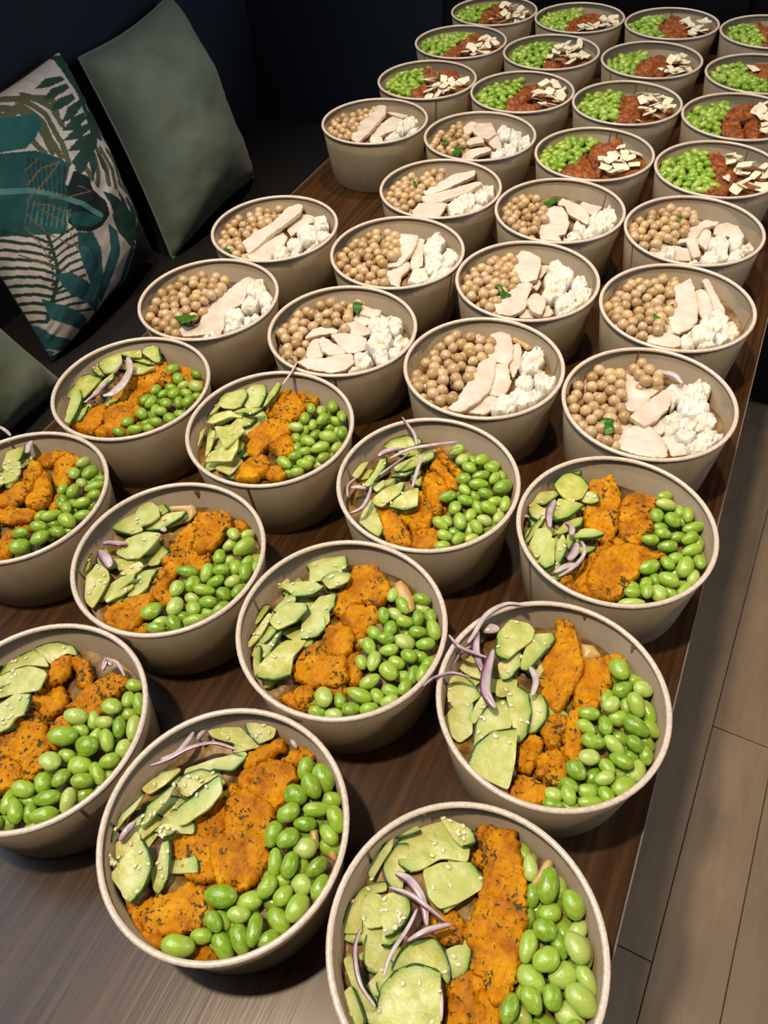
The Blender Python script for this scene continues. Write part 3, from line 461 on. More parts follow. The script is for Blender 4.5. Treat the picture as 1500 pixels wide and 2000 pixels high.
'A4': [["ch",[[-15.8,67.5],[-10.7,69.4],[-4.6,66.7],[2.1,57.2],[6.9,47.4],[11.4,40.5],[11.1,30.8],[8.5,19.2],[7.1,8.1],[4.2,1.9],[-3.6,7.0],[-10.3,8.7],[-15.9,21.8],[-19.5,28.9],[-15.1,43.0],[-12.1,49.7],[-12.3,58.3]],"",[-3.9,36.4,-15.9],[0.1,0.15]],["ch",[[10.6,46.2],[20.8,52.0],[31.1,60.0],[38.3,55.2],[30.4,48.0],[32.4,35.9],[29.6,23.7],[21.2,15.2],[13.5,12.4],[11.0,25.4],[12.9,36.1]],"",[22.9,37.1,-19.2],[0.095,0.071]],["ch",[[12.2,1.2],[16.5,6.8],[23.6,15.6],[29.1,17.1],[26.8,8.4],[19.4,5.4],[20.0,-4.7],[25.5,-11.3],[28.6,-26.0],[23.5,-28.1],[16.0,-22.6],[15.0,-11.8]],"",[21.4,-4.4,-15.9],[-0.002,0.126]],["ch",[[-0.8,-6.5],[5.3,1.5],[12.5,1.8],[13.2,-8.7],[13.9,-22.8],[7.9,-22.8],[1.2,-16.5]],"",[7.6,-10.7,-19.2],[-0.004,0.038]],["ch",[[-10.6,-32.4],[-5.2,-19.4],[2.3,-20.1],[4.2,-33.7],[0.5,-44.3],[-6.5,-44.8]],"",[-2.6,-32.6,-19.2],[-0.019,0.009]],["ch",[[2.8,-33.4],[12.5,-23.4],[22.5,-28.9],[22.6,-40.5],[15.5,-47.0],[5.9,-42.8]],"",[13.7,-36.1,-19.2],[-0.025,0.178]],["ch",[[-6.5,-60.7],[-3.1,-48.8],[6.2,-48.8],[14.1,-50.5],[15.9,-58.0],[11.4,-64.9],[0.2,-65.2],[-3.9,-63.3]],"",[4.3,-57.6,-15.9],[0.092,0.105]],["cu",[[-45.0,21.6],[-48.6,35.4],[-44.4,49.8],[-31.8,51.8],[-26.0,47.9],[-25.5,40.4],[-31.9,28.6],[-36.4,19.2],[-43.0,19.5]],"100000011",[-37.0,34.8,-7.0],[-0.0,0.028]],["cu",[[-27.7,31.9],[-26.0,46.7],[-13.8,53.7],[-11.2,49.5],[-15.7,34.9],[-20.8,18.8],[-25.6,17.8],[-27.1,26.1]],"00111000",[-21.0,34.8,-10.3],[-0.131,0.007]],["cu",[[-41.7,17.1],[-36.2,27.0],[-29.7,30.5],[-26.7,22.0],[-30.7,11.3],[-35.1,7.8]],"001110",[-33.3,19.2,-13.6],[0.09,0.198]],["cu",[[-65.4,-16.6],[-67.8,-4.2],[-61.9,0.9],[-52.9,-2.1],[-44.2,-7.8],[-49.8,-16.7],[-59.4,-22.0]],"0011000",[-57.3,-9.8,-16.9],[-0.044,0.172]],["cu",[[-68.3,10.4],[-63.4,19.1],[-54.7,17.1],[-48.3,5.3],[-59.5,5.6],[-67.4,8.5]],"",[-60.4,11.0,-20.2],[0.088,0.142]],["cu",[[-62.0,-30.5],[-57.7,-19.8],[-46.9,-14.5],[-44.1,-25.1],[-40.7,-34.0],[-46.2,-42.4],[-55.0,-39.4]],"0010000",[-50.4,-29.5,-20.2],[0.052,0.163]],["cu",[[-37.3,-41.8],[-39.8,-30.3],[-37.5,-16.5],[-28.3,-7.4],[-18.8,-20.2],[-18.7,-23.9],[-28.2,-31.7],[-36.0,-43.7]],"11100000",[-30.6,-27.0,-13.6],[-0.044,0.145]],["cu",[[-28.2,-3.8],[-23.9,5.7],[-15.6,3.3],[-10.0,-7.8],[-8.1,-22.7],[-10.8,-30.9],[-18.9,-19.7]],"0111100",[-16.4,-11.0,-13.6],[-0.07,0.075]],["cu",[[-14.4,4.4],[-6.8,7.7],[-1.6,1.0],[0.4,-7.3],[-3.4,-17.6],[-8.4,-20.7],[-9.5,-8.3]],"0111100",[-6.2,-5.9,-16.9],[0.086,0.141]],["cu",[[-33.9,-59.3],[-34.0,-46.7],[-27.4,-35.6],[-13.6,-27.5],[-8.3,-47.3],[-6.6,-63.5],[-19.4,-63.4],[-32.2,-60.9]],"11100000",[-21.9,-50.6,-7.0],[-0.066,0.223]],["cu",[[-44.4,-26.0],[-45.4,-18.4],[-43.4,-6.9],[-37.4,-12.7],[-40.3,-21.8],[-41.5,-28.8]],"",[-42.1,-19.2,-16.9],[0.048,0.106]],["cu",[[-38.5,8.7],[-26.3,14.8],[-24.9,7.0],[-31.0,-1.5],[-35.8,-2.5]],"",[-31.3,5.3,-20.2],[-0.156,0.095]],["on",[[-36.4,59.0,3.5],[-49.5,55.1,3.5],[-59.2,41.3,3.5],[-62.4,25.4,-0.6],[-64.0,17.6,-1.7]],3.6],["on",[[-77.1,15.6,3.5],[-67.0,9.8,3.5],[-57.1,11.3,-0.4],[-48.3,12.1,-1.7]],3.5],["on",[[-62.3,31.9,-5.0],[-57.3,15.5,-3.5],[-47.3,2.7,-5.0]],5.7],["on",[[-59.9,35.4,-8.3],[-49.1,40.9,-8.3]],7.6],["on",[[-46.6,19.6,-1.7],[-44.0,-0.2,-0.4],[-40.0,-12.7,-0.4],[-31.0,-20.6,-1.7]],7.3],["on",[[-77.8,-26.9,3.5],[-73.8,-18.1,3.5],[-65.0,-8.4,-0.4],[-53.1,-6.2,-1.7]],2.8],["on",[[-20.3,20.6,-8.3],[-14.0,12.1,-6.8],[-12.6,0.7,-8.3]],4.9],["on",[[-69.2,-0.7,-11.6],[-67.7,12.2,-10.1],[-61.4,23.7,-11.6]],3.1],["pa",[[5.2,58.7],[13.7,60.9],[21.6,55.3],[16.5,50.7],[9.8,47.0]],"",[13.4,54.5,-20.2],[-0.05,0.034]],["be",[[34.6,45.0,-13.6,8.8,6.7,131.9],[40.0,49.7,-23.7,6.6,4.7,166.3],[46.3,44.1,-19.5,6.6,4.6,11.4],[52.4,37.1,-14.5,6.6,5.7,179.3],[40.2,33.2,-17.0,7.4,5.4,48.9],[32.5,25.9,-21.2,6.6,4.6,79.2],[36.0,17.8,-13.6,6.6,5.3,62.1],[50.8,23.9,-13.9,8.8,5.7,126.8],[59.4,24.4,-19.7,8.8,4.9,126.1],[42.8,13.0,-18.9,6.6,5.6,23.3],[24.5,6.1,-14.3,7.3,4.7,17.8],[45.4,25.6,-21.3,6.6,4.6,94.9],[36.1,2.2,-14.2,7.2,4.9,113.7],[25.5,-3.0,-16.2,7.2,4.6,168.9],[63.4,12.4,-17.0,6.6,5.2,155.4],[54.0,8.3,-12.7,9.3,6.0,161.9],[47.3,-0.1,-19.7,6.6,4.6,0.7],[31.9,-11.5,-14.1,8.0,5.2,12.5],[45.0,-8.0,-16.3,8.2,4.8,157.0],[56.4,-3.1,-13.5,6.6,4.8,156.5],[63.0,4.1,-20.6,6.6,4.6,156.1],[32.3,-22.6,-14.1,6.8,5.7,23.5],[51.1,-17.3,-13.5,8.1,4.7,169.4],[64.3,-6.2,-16.7,6.6,4.6,111.8],[62.0,-16.1,-21.3,8.4,5.4,85.3],[44.1,-23.5,-16.2,6.6,4.6,146.1],[27.3,-34.2,-13.6,7.3,5.8,153.1],[37.6,-30.4,-21.8,6.6,4.6,69.7],[56.8,-30.5,-17.9,9.1,6.8,51.9],[37.5,-41.8,-19.9,6.6,5.5,13.1],[25.9,-43.4,-17.2,6.6,4.6,159.4],[44.4,-32.4,-12.7,6.6,4.6,43.1],[18.4,-52.9,-17.5,6.6,4.9,2.5],[27.4,-51.6,-12.8,6.8,4.6,126.4],[48.6,-41.3,-15.9,6.6,4.9,135.5],[41.0,-50.1,-14.1,8.2,4.6,23.7],[31.1,-56.5,-17.9,6.6,4.6,2.6],[20.8,-60.6,-13.7,6.6,4.6,13.4],[52.3,-21.9,-23.5,6.6,4.6,23.6],[55.4,-8.2,-22.4,6.6,4.6,23.5]]]],
'A5': [["ch",[[-20.3,53.0],[-18.7,58.0],[-10.2,62.6],[-2.1,62.1],[5.5,57.1],[13.7,50.4],[15.2,41.3],[11.9,34.5],[4.3,31.6],[-1.7,33.4],[-7.7,24.3],[-10.4,16.5],[-17.6,17.8],[-21.0,21.9],[-21.7,34.1],[-18.0,45.4]],"",[-6.1,40.1,-15.9],[-0.007,0.143]],["ch",[[-10.5,16.6],[-6.2,29.1],[3.8,29.9],[10.4,32.3],[16.3,22.3],[12.5,16.9],[12.9,7.9],[11.2,-1.7],[4.8,-4.1],[1.1,8.8],[-6.0,10.2]],"",[4.6,15.2,-19.2],[0.029,0.14]],["ch",[[-11.9,-7.6],[-12.2,1.6],[-5.9,6.8],[3.6,5.4],[8.3,-0.5],[9.9,-10.2],[4.9,-17.4],[-3.9,-17.2]],"",[-0.9,-4.9,-12.6],[-0.03,0.109]],["ch",[[-23.0,-37.5],[-21.7,-24.6],[-16.4,-15.1],[-10.5,-11.7],[-3.5,-18.0],[9.1,-16.0],[17.3,-30.1],[10.0,-37.5],[-2.4,-42.1],[-18.6,-42.0]],"",[-5.8,-27.6,-15.9],[0.048,0.146]],["ch",[[9.1,-14.4],[12.8,-6.6],[19.8,-13.7],[25.6,-26.0],[21.0,-31.5],[15.6,-26.5]],"",[17.4,-19.9,-19.2],[-0.03,0.149]],["ch",[[-11.9,-54.5],[-10.0,-47.8],[-3.3,-44.2],[1.0,-48.7],[-0.0,-54.9],[-5.6,-58.2]],"",[-5.0,-51.4,-15.9],[0.074,0.118]],["ch",[[-19.8,-59.4],[-14.0,-52.7],[-2.4,-55.8],[7.5,-55.8],[6.9,-59.4],[-2.4,-60.4],[-15.0,-60.1]],"",[-5.5,-57.7,-19.2],[0.095,0.171]],["ch",[[0.4,-39.3],[16.2,-31.7],[22.2,-34.2],[13.2,-40.3]],"",[13.0,-36.4,-22.5],[0.004,0.086]],["cu",[[-54.6,43.6],[-52.0,47.3],[-45.4,53.5],[-29.0,63.7],[-35.0,55.3],[-43.8,45.9],[-48.5,40.4]],"0000001",[-46.5,52.5,-13.6],[-0.107,0.188]],["cu",[[-43.4,29.5],[-49.9,42.7],[-40.0,50.1],[-27.1,59.8],[-21.2,49.3],[-29.9,43.8],[-34.8,35.0],[-40.5,30.4]],"00010000",[-35.8,42.5,-10.3],[0.14,0.073]],["cu",[[-34.7,33.0],[-29.8,41.7],[-15.8,45.5],[-14.8,38.2],[-19.8,32.4],[-25.4,27.8]],"110000",[-23.4,36.4,-7.0],[0.061,0.15]],["cu",[[-62.5,17.8],[-53.2,24.4],[-40.4,30.6],[-29.7,28.2],[-34.3,19.5],[-45.5,13.1],[-54.0,16.2]],"0001100",[-45.6,21.4,-10.3],[0.074,-0.025]],["cu",[[-57.8,-1.9],[-53.0,13.7],[-47.3,17.0],[-45.1,9.2],[-53.4,-2.5]],"01011",[-51.3,7.1,-13.6],[0.09,0.106]],["cu",[[-53.4,-12.9],[-52.1,-1.1],[-44.8,7.3],[-35.6,9.9],[-31.2,6.5],[-34.4,-4.5],[-44.6,-16.6]],"0001100",[-42.3,-1.7,-10.3],[0.053,0.055]],["cu",[[-60.1,-35.3],[-59.4,-21.2],[-57.2,-6.1],[-54.1,-7.0],[-54.3,-23.2],[-58.0,-35.3]],"",[-57.3,-21.5,-13.6],[0.04,0.168]],["cu",[[-55.7,-26.7],[-54.1,-13.1],[-46.1,-15.5],[-50.1,-27.2]],"0010",[-51.5,-20.6,-16.9],[0.044,0.151]],["cu",[[-44.2,-38.9],[-44.4,-17.7],[-41.8,-13.4],[-40.8,-32.9],[-42.6,-39.4]],"01100",[-42.7,-28.6,-13.6],[-0.151,-0.029]],["cu",[[-29.3,-11.2],[-34.6,1.3],[-32.2,9.1],[-22.3,10.3],[-15.1,1.1],[-17.6,-6.5],[-27.9,-13.9]],"0000110",[-25.6,-1.5,-16.9],[-0.019,0.128]],["cu",[[-33.7,7.9],[-31.4,22.6],[-20.8,30.0],[-18.4,20.0],[-19.4,14.2],[-15.6,7.8],[-18.1,1.4],[-26.7,5.6]],"00110000",[-23.0,13.6,-16.9],[-0.09,0.14]],["cu",[[-37.8,-55.7],[-41.1,-47.4],[-38.5,-33.7],[-35.0,-22.1],[-20.5,-16.1],[-23.2,-31.6],[-19.6,-39.8],[-17.5,-45.8],[-26.5,-53.6]],"000000011",[-28.8,-38.6,-10.3],[0.042,-0.067]],["cu",[[-48.3,-45.0],[-54.6,-32.5],[-51.6,-29.8],[-44.4,-42.0],[-42.2,-53.1]],"01100",[-48.2,-40.6,-16.9],[-0.009,-0.008]],["cu",[[-64.2,16.7],[-61.2,28.0],[-58.1,24.8],[-61.4,16.6]],"",[-61.2,21.5,-13.6],[-0.143,-0.037]],["cu",[[-68.8,-7.9],[-68.7,3.3],[-64.4,5.3],[-64.4,-8.5],[-65.8,-15.1]],"11000",[-66.6,-4.7,-20.2],[-0.058,-0.022]],["pa",[[15.5,55.0],[18.4,59.9],[26.7,55.6],[35.1,46.7],[39.0,39.0],[36.0,34.4],[26.9,41.0],[19.1,48.5]],"",[27.2,47.4,-13.6],[-0.061,-0.093]],["be",[[18.4,45.1,-15.2,6.7,4.6,97.5],[39.7,49.4,-14.5,7.1,4.6,4.8],[29.4,38.5,-13.8,8.0,4.6,139.5],[19.9,25.2,-13.6,6.6,4.6,119.1],[25.8,31.4,-17.4,6.6,4.6,168.8],[41.2,45.0,-20.5,6.6,4.6,10.9],[36.0,26.7,-13.9,6.6,4.6,11.1],[43.1,33.9,-15.8,6.8,4.6,109.0],[28.1,18.8,-16.9,6.6,5.1,97.2],[50.7,39.6,-16.9,6.8,4.6,129.7],[57.9,28.1,-13.4,8.7,5.0,129.8],[19.1,10.7,-16.3,6.6,5.0,150.3],[48.0,22.9,-15.1,6.7,4.6,11.3],[29.5,8.2,-13.0,6.6,4.6,22.9],[41.4,13.6,-18.4,8.3,6.4,5.7],[20.9,-1.4,-15.5,6.6,5.0,137.3],[56.9,15.6,-14.5,7.2,4.6,22.9],[34.7,2.0,-16.3,7.2,4.6,28.7],[50.1,2.2,-14.0,6.6,4.9,169.9],[29.4,-11.6,-13.5,8.2,4.9,101.9],[43.4,-4.3,-18.2,6.6,5.2,0.8],[21.1,-14.2,-16.7,6.6,4.6,133.5],[55.4,7.5,-20.5,6.6,4.6,0.5],[64.3,3.2,-17.0,6.6,4.6,66.5],[42.4,-14.4,-13.8,7.8,6.5,150.9],[58.1,-8.9,-17.5,7.7,4.6,95.4],[64.6,-7.5,-13.0,7.3,4.6,95.0],[49.9,-10.9,-21.9,6.6,4.6,23.1],[33.5,-26.4,-14.3,8.0,4.8,51.0],[48.9,-26.0,-17.1,6.6,4.8,1.5],[57.3,-21.3,-13.5,6.6,4.6,86.2],[9.8,-49.3,-14.1,7.9,6.5,135.7],[19.8,-45.0,-18.7,6.6,4.6,126.0],[31.6,-38.5,-13.8,9.5,5.1,1.9],[42.0,-33.2,-16.7,6.6,4.6,142.5],[52.2,-34.7,-14.1,6.8,4.6,39.6],[30.2,-48.7,-16.3,6.6,5.4,23.3],[20.8,-56.0,-18.6,6.6,4.6,12.7],[8.5,-57.7,-20.8,6.6,4.6,12.7],[41.8,-45.1,-13.8,6.6,4.6,34.1]]]],
'A6': [["ch",[[-6.9,41.5],[-8.3,53.0],[-0.2,57.0],[4.6,61.5],[14.5,60.2],[20.8,52.4],[18.2,44.6],[18.4,34.8],[16.7,25.9],[10.1,20.0],[3.7,20.7],[0.1,30.8]],"",[7.7,41.7,-12.6],[-0.007,0.056]],["ch",[[-18.0,19.9],[-16.7,31.8],[-12.3,41.5],[-12.8,55.5],[-8.1,53.0],[-7.7,41.5],[-1.2,29.2],[0.2,20.2],[-8.8,15.3],[-15.8,14.4]],"",[-10.1,32.1,-15.9],[0.022,0.098]],["ch",[[14.7,44.7],[16.0,57.7],[20.6,62.7],[28.3,61.1],[28.9,53.5],[16.6,51.7],[17.2,38.0]],"",[20.3,52.7,-19.2],[-0.052,0.161]],["ch",[[-15.7,1.2],[-12.8,12.2],[-0.9,21.1],[11.9,23.9],[12.1,30.5],[18.8,17.5],[15.7,6.5],[1.5,6.1],[-11.5,1.6]],"",[2.1,13.3,-19.2],[-0.1,0.061]],["ch",[[-9.8,-15.6],[-11.1,-5.2],[-3.4,7.6],[3.3,4.1],[1.0,-7.8],[4.0,-18.8],[14.3,-23.3],[11.6,-31.9],[-2.8,-27.8]],"",[0.9,-13.4,-19.2],[-0.044,0.062]],["ch",[[-20.7,-61.6],[-20.9,-52.2],[-10.4,-40.8],[-0.8,-29.8],[4.3,-33.2],[5.8,-50.2],[3.9,-57.7],[0.7,-63.1],[-10.4,-65.2]],"",[-5.4,-50.5,-12.6],[-0.077,0.146]],["ch",[[-2.1,-61.5],[0.4,-51.5],[10.6,-49.9],[12.2,-55.9],[3.7,-59.7]],"",[5.0,-55.7,-19.2],[-0.025,-0.013]],["cu",[[-69.0,11.5],[-66.7,20.9],[-61.8,32.6],[-43.1,19.1],[-50.7,11.5],[-64.5,10.6]],"000011",[-61.5,18.4,-13.6],[0.036,-0.05]],["cu",[[-58.0,29.7],[-59.2,38.1],[-53.7,45.5],[-44.0,42.2],[-37.8,35.7],[-40.0,27.8],[-45.6,20.4]],"",[-48.8,34.5,-10.3],[0.014,0.029]],["cu",[[-46.0,22.2],[-43.5,30.5],[-34.4,41.0],[-20.2,48.4],[-21.0,42.2],[-31.6,26.9]],"000111",[-32.8,35.2,-13.6],[0.026,0.227]],["cu",[[-52.5,45.5],[-46.7,51.6],[-37.9,46.5],[-42.9,39.8],[-50.4,47.9]],"01000",[-49.0,49.1,-16.9],[0.102,0.054]],["cu",[[-49.6,-8.5],[-48.8,5.7],[-37.1,16.1],[-23.0,18.6],[-23.7,8.4],[-27.2,-6.4],[-38.9,-9.9]],"",[-35.4,3.4,-10.3],[0.1,0.126]],["cu",[[-61.7,-33.0],[-68.2,-15.9],[-68.4,-14.7],[-64.9,-21.0],[-60.0,-29.0],[-60.9,-34.4]],"110000",[-67.2,-25.6,-13.6],[-0.042,-0.035]],["cu",[[-44.4,-51.6],[-53.8,-37.5],[-53.2,-25.2],[-41.1,-26.9],[-35.5,-32.3],[-32.6,-50.1],[-32.2,-58.5],[-40.3,-55.8]],"",[-41.6,-42.4,-10.3],[0.031,0.1]],["cu",[[-37.6,-49.7],[-37.8,-36.4],[-29.3,-26.1],[-18.9,-20.7],[-17.8,-24.5],[-26.0,-37.3],[-33.6,-48.7]],"0001000",[-28.7,-34.8,-13.6],[0.146,0.23]],["cu",[[-29.7,-48.0],[-25.9,-37.4],[-18.1,-26.8],[-16.9,-29.4],[-20.8,-40.0],[-27.2,-49.3]],"",[-23.1,-38.5,-13.6],[0.035,0.032]],["cu",[[-52.1,-10.1],[-40.7,-8.1],[-31.8,-5.2],[-33.7,-16.5],[-38.8,-19.9]],"",[-39.4,-12.0,-16.9],[0.126,-0.08]],["cu",[[-34.9,-23.7],[-29.8,-12.2],[-27.0,-7.8],[-21.4,-9.7],[-25.8,-22.3]],"",[-27.8,-15.2,-13.6],[-0.125,0.101]],["cu",[[-18.5,-36.8],[-19.3,-24.1],[-19.2,-12.4],[-11.6,-14.4],[-8.4,-24.7],[-10.5,-33.6]],"",[-14.6,-24.4,-16.9],[0.037,-0.035]],["cu",[[-30.5,1.1],[-24.8,16.1],[-14.4,12.1],[-15.8,0.1],[-23.9,-4.0]],"01100",[-21.9,5.0,-20.2],[0.041,0.205]],["on",[[-61.6,-6.5,-8.3],[-43.4,0.1,-8.3]],6.2],["on",[[-59.4,-13.3,-8.3],[-49.1,-18.7,-6.8],[-41.6,-24.2,-8.3]],9.2],["on",[[-24.8,22.1,-5.0],[-19.3,20.9,-5.0]],5.0],["pa",[[-39.5,48.9],[-20.7,59.0],[-13.4,52.8],[-14.5,43.1],[-22.7,50.6],[-35.2,46.1]],"",[-24.3,50.1,-13.6],[-0.025,-0.014]],["be",[[26.7,44.6,-14.5,6.9,5.3,144.5],[33.8,51.9,-20.5,6.6,4.6,62.0],[26.4,37.5,-20.5,6.6,4.8,62.0],[41.8,36.6,-13.9,10.2,6.4,68.0],[28.4,21.1,-14.5,7.4,5.1,114.8],[48.8,28.0,-19.9,6.6,4.6,95.4],[53.1,35.2,-23.8,6.6,4.6,104.4],[59.7,24.8,-16.7,6.6,4.6,104.2],[34.1,22.4,-20.5,6.6,4.6,48.4],[45.0,18.0,-16.3,7.0,5.8,122.0],[55.9,15.8,-13.3,8.2,5.1,113.3],[13.1,-1.1,-14.1,9.1,4.8,16.6],[27.2,4.6,-15.8,8.5,5.4,106.4],[37.8,9.6,-13.0,7.2,4.6,22.5],[21.5,-7.6,-18.3,7.4,6.5,74.4],[38.0,0.3,-16.1,7.4,4.6,48.1],[50.7,5.0,-15.0,6.6,5.0,48.0],[35.3,-10.5,-14.4,8.9,4.6,16.8],[15.0,-18.0,-14.0,7.4,5.7,97.7],[50.7,-7.1,-15.5,6.6,5.7,162.2],[60.5,-1.5,-14.2,7.1,5.0,84.3],[9.2,-42.1,-14.0,8.7,7.0,61.4],[26.5,-17.0,-21.8,6.6,4.6,1.1],[23.5,-31.9,-13.8,8.2,6.1,97.3],[44.2,-18.9,-13.5,7.6,4.7,11.4],[35.9,-27.0,-15.8,6.8,5.9,147.5],[55.3,-19.1,-16.3,7.9,4.6,66.7],[30.3,-44.0,-16.1,7.8,5.5,156.2],[18.8,-45.2,-18.8,6.6,4.6,47.8],[43.7,-36.2,-14.5,8.6,4.6,34.8],[30.4,-34.4,-20.6,6.6,4.6,22.8],[21.0,-53.2,-14.2,7.4,4.6,17.3],[45.3,-24.2,-20.7,6.6,4.6,22.8]]]],
'A7': [["ch",[[-29.6,43.5],[-21.8,43.2],[-14.9,37.6],[-13.0,26.3],[-9.6,16.0],[-7.7,6.4],[-10.2,-0.5],[-14.9,-7.2],[-21.1,-12.1],[-29.9,-2.3],[-25.0,9.2],[-24.7,21.2],[-27.5,34.5]],"",[-19.2,16.3,-12.6],[-0.055,0.038]],["ch",[[-43.2,53.9],[-35.9,59.1],[-27.0,63.9],[-14.9,67.9],[-7.7,67.9],[-13.7,61.3],[-18.0,52.6],[-26.6,48.9],[-34.1,49.3]],"",[-25.0,59.4,-19.2],[0.094,0.056]],["ch",[[-11.3,45.8],[-12.2,55.5],[-5.9,65.0],[8.9,60.9],[7.9,56.3],[4.7,48.8],[13.2,38.1],[8.8,29.5],[1.5,32.9],[-4.3,40.0]],"",[1.2,47.2,-15.9],[0.092,0.163]],["ch",[[-17.8,40.1],[-9.4,38.2],[0.9,28.7],[9.3,16.5],[11.0,4.4],[-0.3,1.3],[-6.6,4.7],[-9.4,16.5],[-12.3,27.4]],"",[-3.7,19.6,-15.9],[0.019,0.032]],["ch",[[9.6,11.8],[4.8,23.9],[8.8,27.3],[17.5,19.7],[21.8,12.1],[13.6,8.5]],"",[12.7,17.2,-22.5],[0.096,0.079]],["ch",[[-21.7,-12.8],[-9.7,-4.5],[4.4,-1.1],[12.7,-2.2],[11.5,-9.3],[2.0,-15.4],[-5.0,-19.3],[-15.8,-19.3]],"",[-2.7,-10.5,-15.9],[-0.017,0.044]],["ch",[[-0.3,-40.6],[1.5,-23.4],[6.6,-24.0],[13.1,-33.4],[20.6,-46.3],[10.9,-52.3]],"",[8.8,-36.8,-19.2],[0.097,0.078]],["ch",[[-2.6,-15.1],[5.7,-6.2],[10.7,-8.5],[12.3,-14.2],[1.4,-19.9]],"",[5.5,-12.8,-22.5],[-0.043,0.075]],["ch",[[-42.4,-45.0],[-37.3,-27.1],[-17.7,-20.7],[-3.0,-38.0],[-14.5,-53.1]],"",[-22.9,-36.9,-19.2],[-0.076,0.104]],["cu",[[-47.9,25.4],[-56.9,41.4],[-50.7,48.9],[-46.4,53.0],[-45.7,53.6],[-39.1,39.2],[-42.3,35.3],[-38.9,22.9]],"00011000",[-49.1,43.1,-10.3],[-0.018,0.014]],["cu",[[-42.3,29.8],[-31.1,33.2],[-23.1,23.1],[-22.0,15.0],[-29.5,8.9],[-33.3,17.3]],"",[-30.2,21.1,-7.0],[0.09,0.185]],["cu",[[-59.3,37.4],[-55.7,42.5],[-57.0,40.4],[-60.6,34.8]],"0110",[-77.3,51.7,-13.6],[-0.156,0.09]],["cu",[[-53.2,18.2],[-38.8,20.7],[-36.4,13.4],[-40.3,1.8]],"",[-42.1,13.5,-13.6],[-0.072,0.219]],["cu",[[-47.7,42.7],[-43.2,53.3],[-37.4,47.1],[-39.9,34.6]],"",[-42.0,44.4,-20.2],[0.09,-0.001]],["cu",[[-70.0,-3.8],[-68.8,13.1],[-65.6,24.3],[-67.4,18.3],[-69.9,-1.0]],"11000",[-83.4,12.6,-13.6],[-0.074,-0.03]],["cu",[[-65.2,-26.1],[-69.0,-12.0],[-70.0,-5.1],[-54.4,-9.6],[-50.0,-24.9]],"11000",[-68.6,-17.2,-10.3],[0.156,0.014]],["cu",[[-54.8,-13.2],[-50.0,-0.2],[-34.7,0.5],[-30.4,-11.4],[-40.9,-19.5]],"11000",[-42.1,-8.8,-13.6],[0.035,0.072]],["on",[[-72.7,55.6,3.5],[-61.3,53.3,3.5],[-52.6,50.0,3.5]],3.5],["on",[[-53.7,45.5,-1.7],[-52.8,46.8,-0.2],[-53.8,45.4,-1.7]],3.1],["on",[[-40.0,57.4,-5.0],[-37.6,51.8,-3.5],[-33.2,43.4,-5.0]],6.1],["be",[[13.4,46.2,-15.6,6.6,5.8,136.3],[14.8,58.5,-12.8,7.3,4.6,67.7],[22.9,54.2,-18.5,8.5,7.0,94.2],[35.2,53.3,-21.4,6.6,4.6,21.9],[41.5,39.8,-14.5,9.1,4.6,43.5],[25.6,44.5,-23.9,6.6,4.6,4.2],[26.9,39.6,-16.0,6.6,4.6,162.5],[28.1,28.2,-13.8,7.3,5.1,94.2],[12.7,30.0,-19.7,6.6,4.6,94.6],[47.3,31.8,-14.5,6.6,4.6,35.9],[33.8,11.5,-16.0,6.6,5.1,149.8],[43.9,20.3,-14.0,7.8,4.6,43.3],[18.6,21.6,-23.1,6.6,4.6,149.8],[29.2,-0.7,-13.9,8.7,4.8,58.7],[50.9,10.8,-16.8,7.7,4.6,43.1],[45.9,-0.4,-13.6,8.4,6.4,171.6],[26.7,-14.2,-14.5,7.3,5.2,22.2],[15.1,-1.5,-20.5,6.6,4.6,81.5],[44.5,-12.4,-15.7,7.1,4.8,10.6],[36.7,-23.5,-14.0,8.3,6.7,65.8],[17.2,-25.8,-14.5,7.5,4.6,28.7],[26.3,-36.4,-14.8,8.6,7.0,66.0],[32.0,-4.0,-20.6,6.6,4.6,22.2],[36.5,-15.3,-20.6,6.6,4.6,150.9],[49.4,24.2,-20.5,6.6,4.6,22.1],[49.2,-4.8,-21.0,6.6,4.6,65.5],[33.7,20.1,-19.5,6.6,4.6,10.0],[26.2,58.0,-24.3,6.6,4.6,128.4]]]],
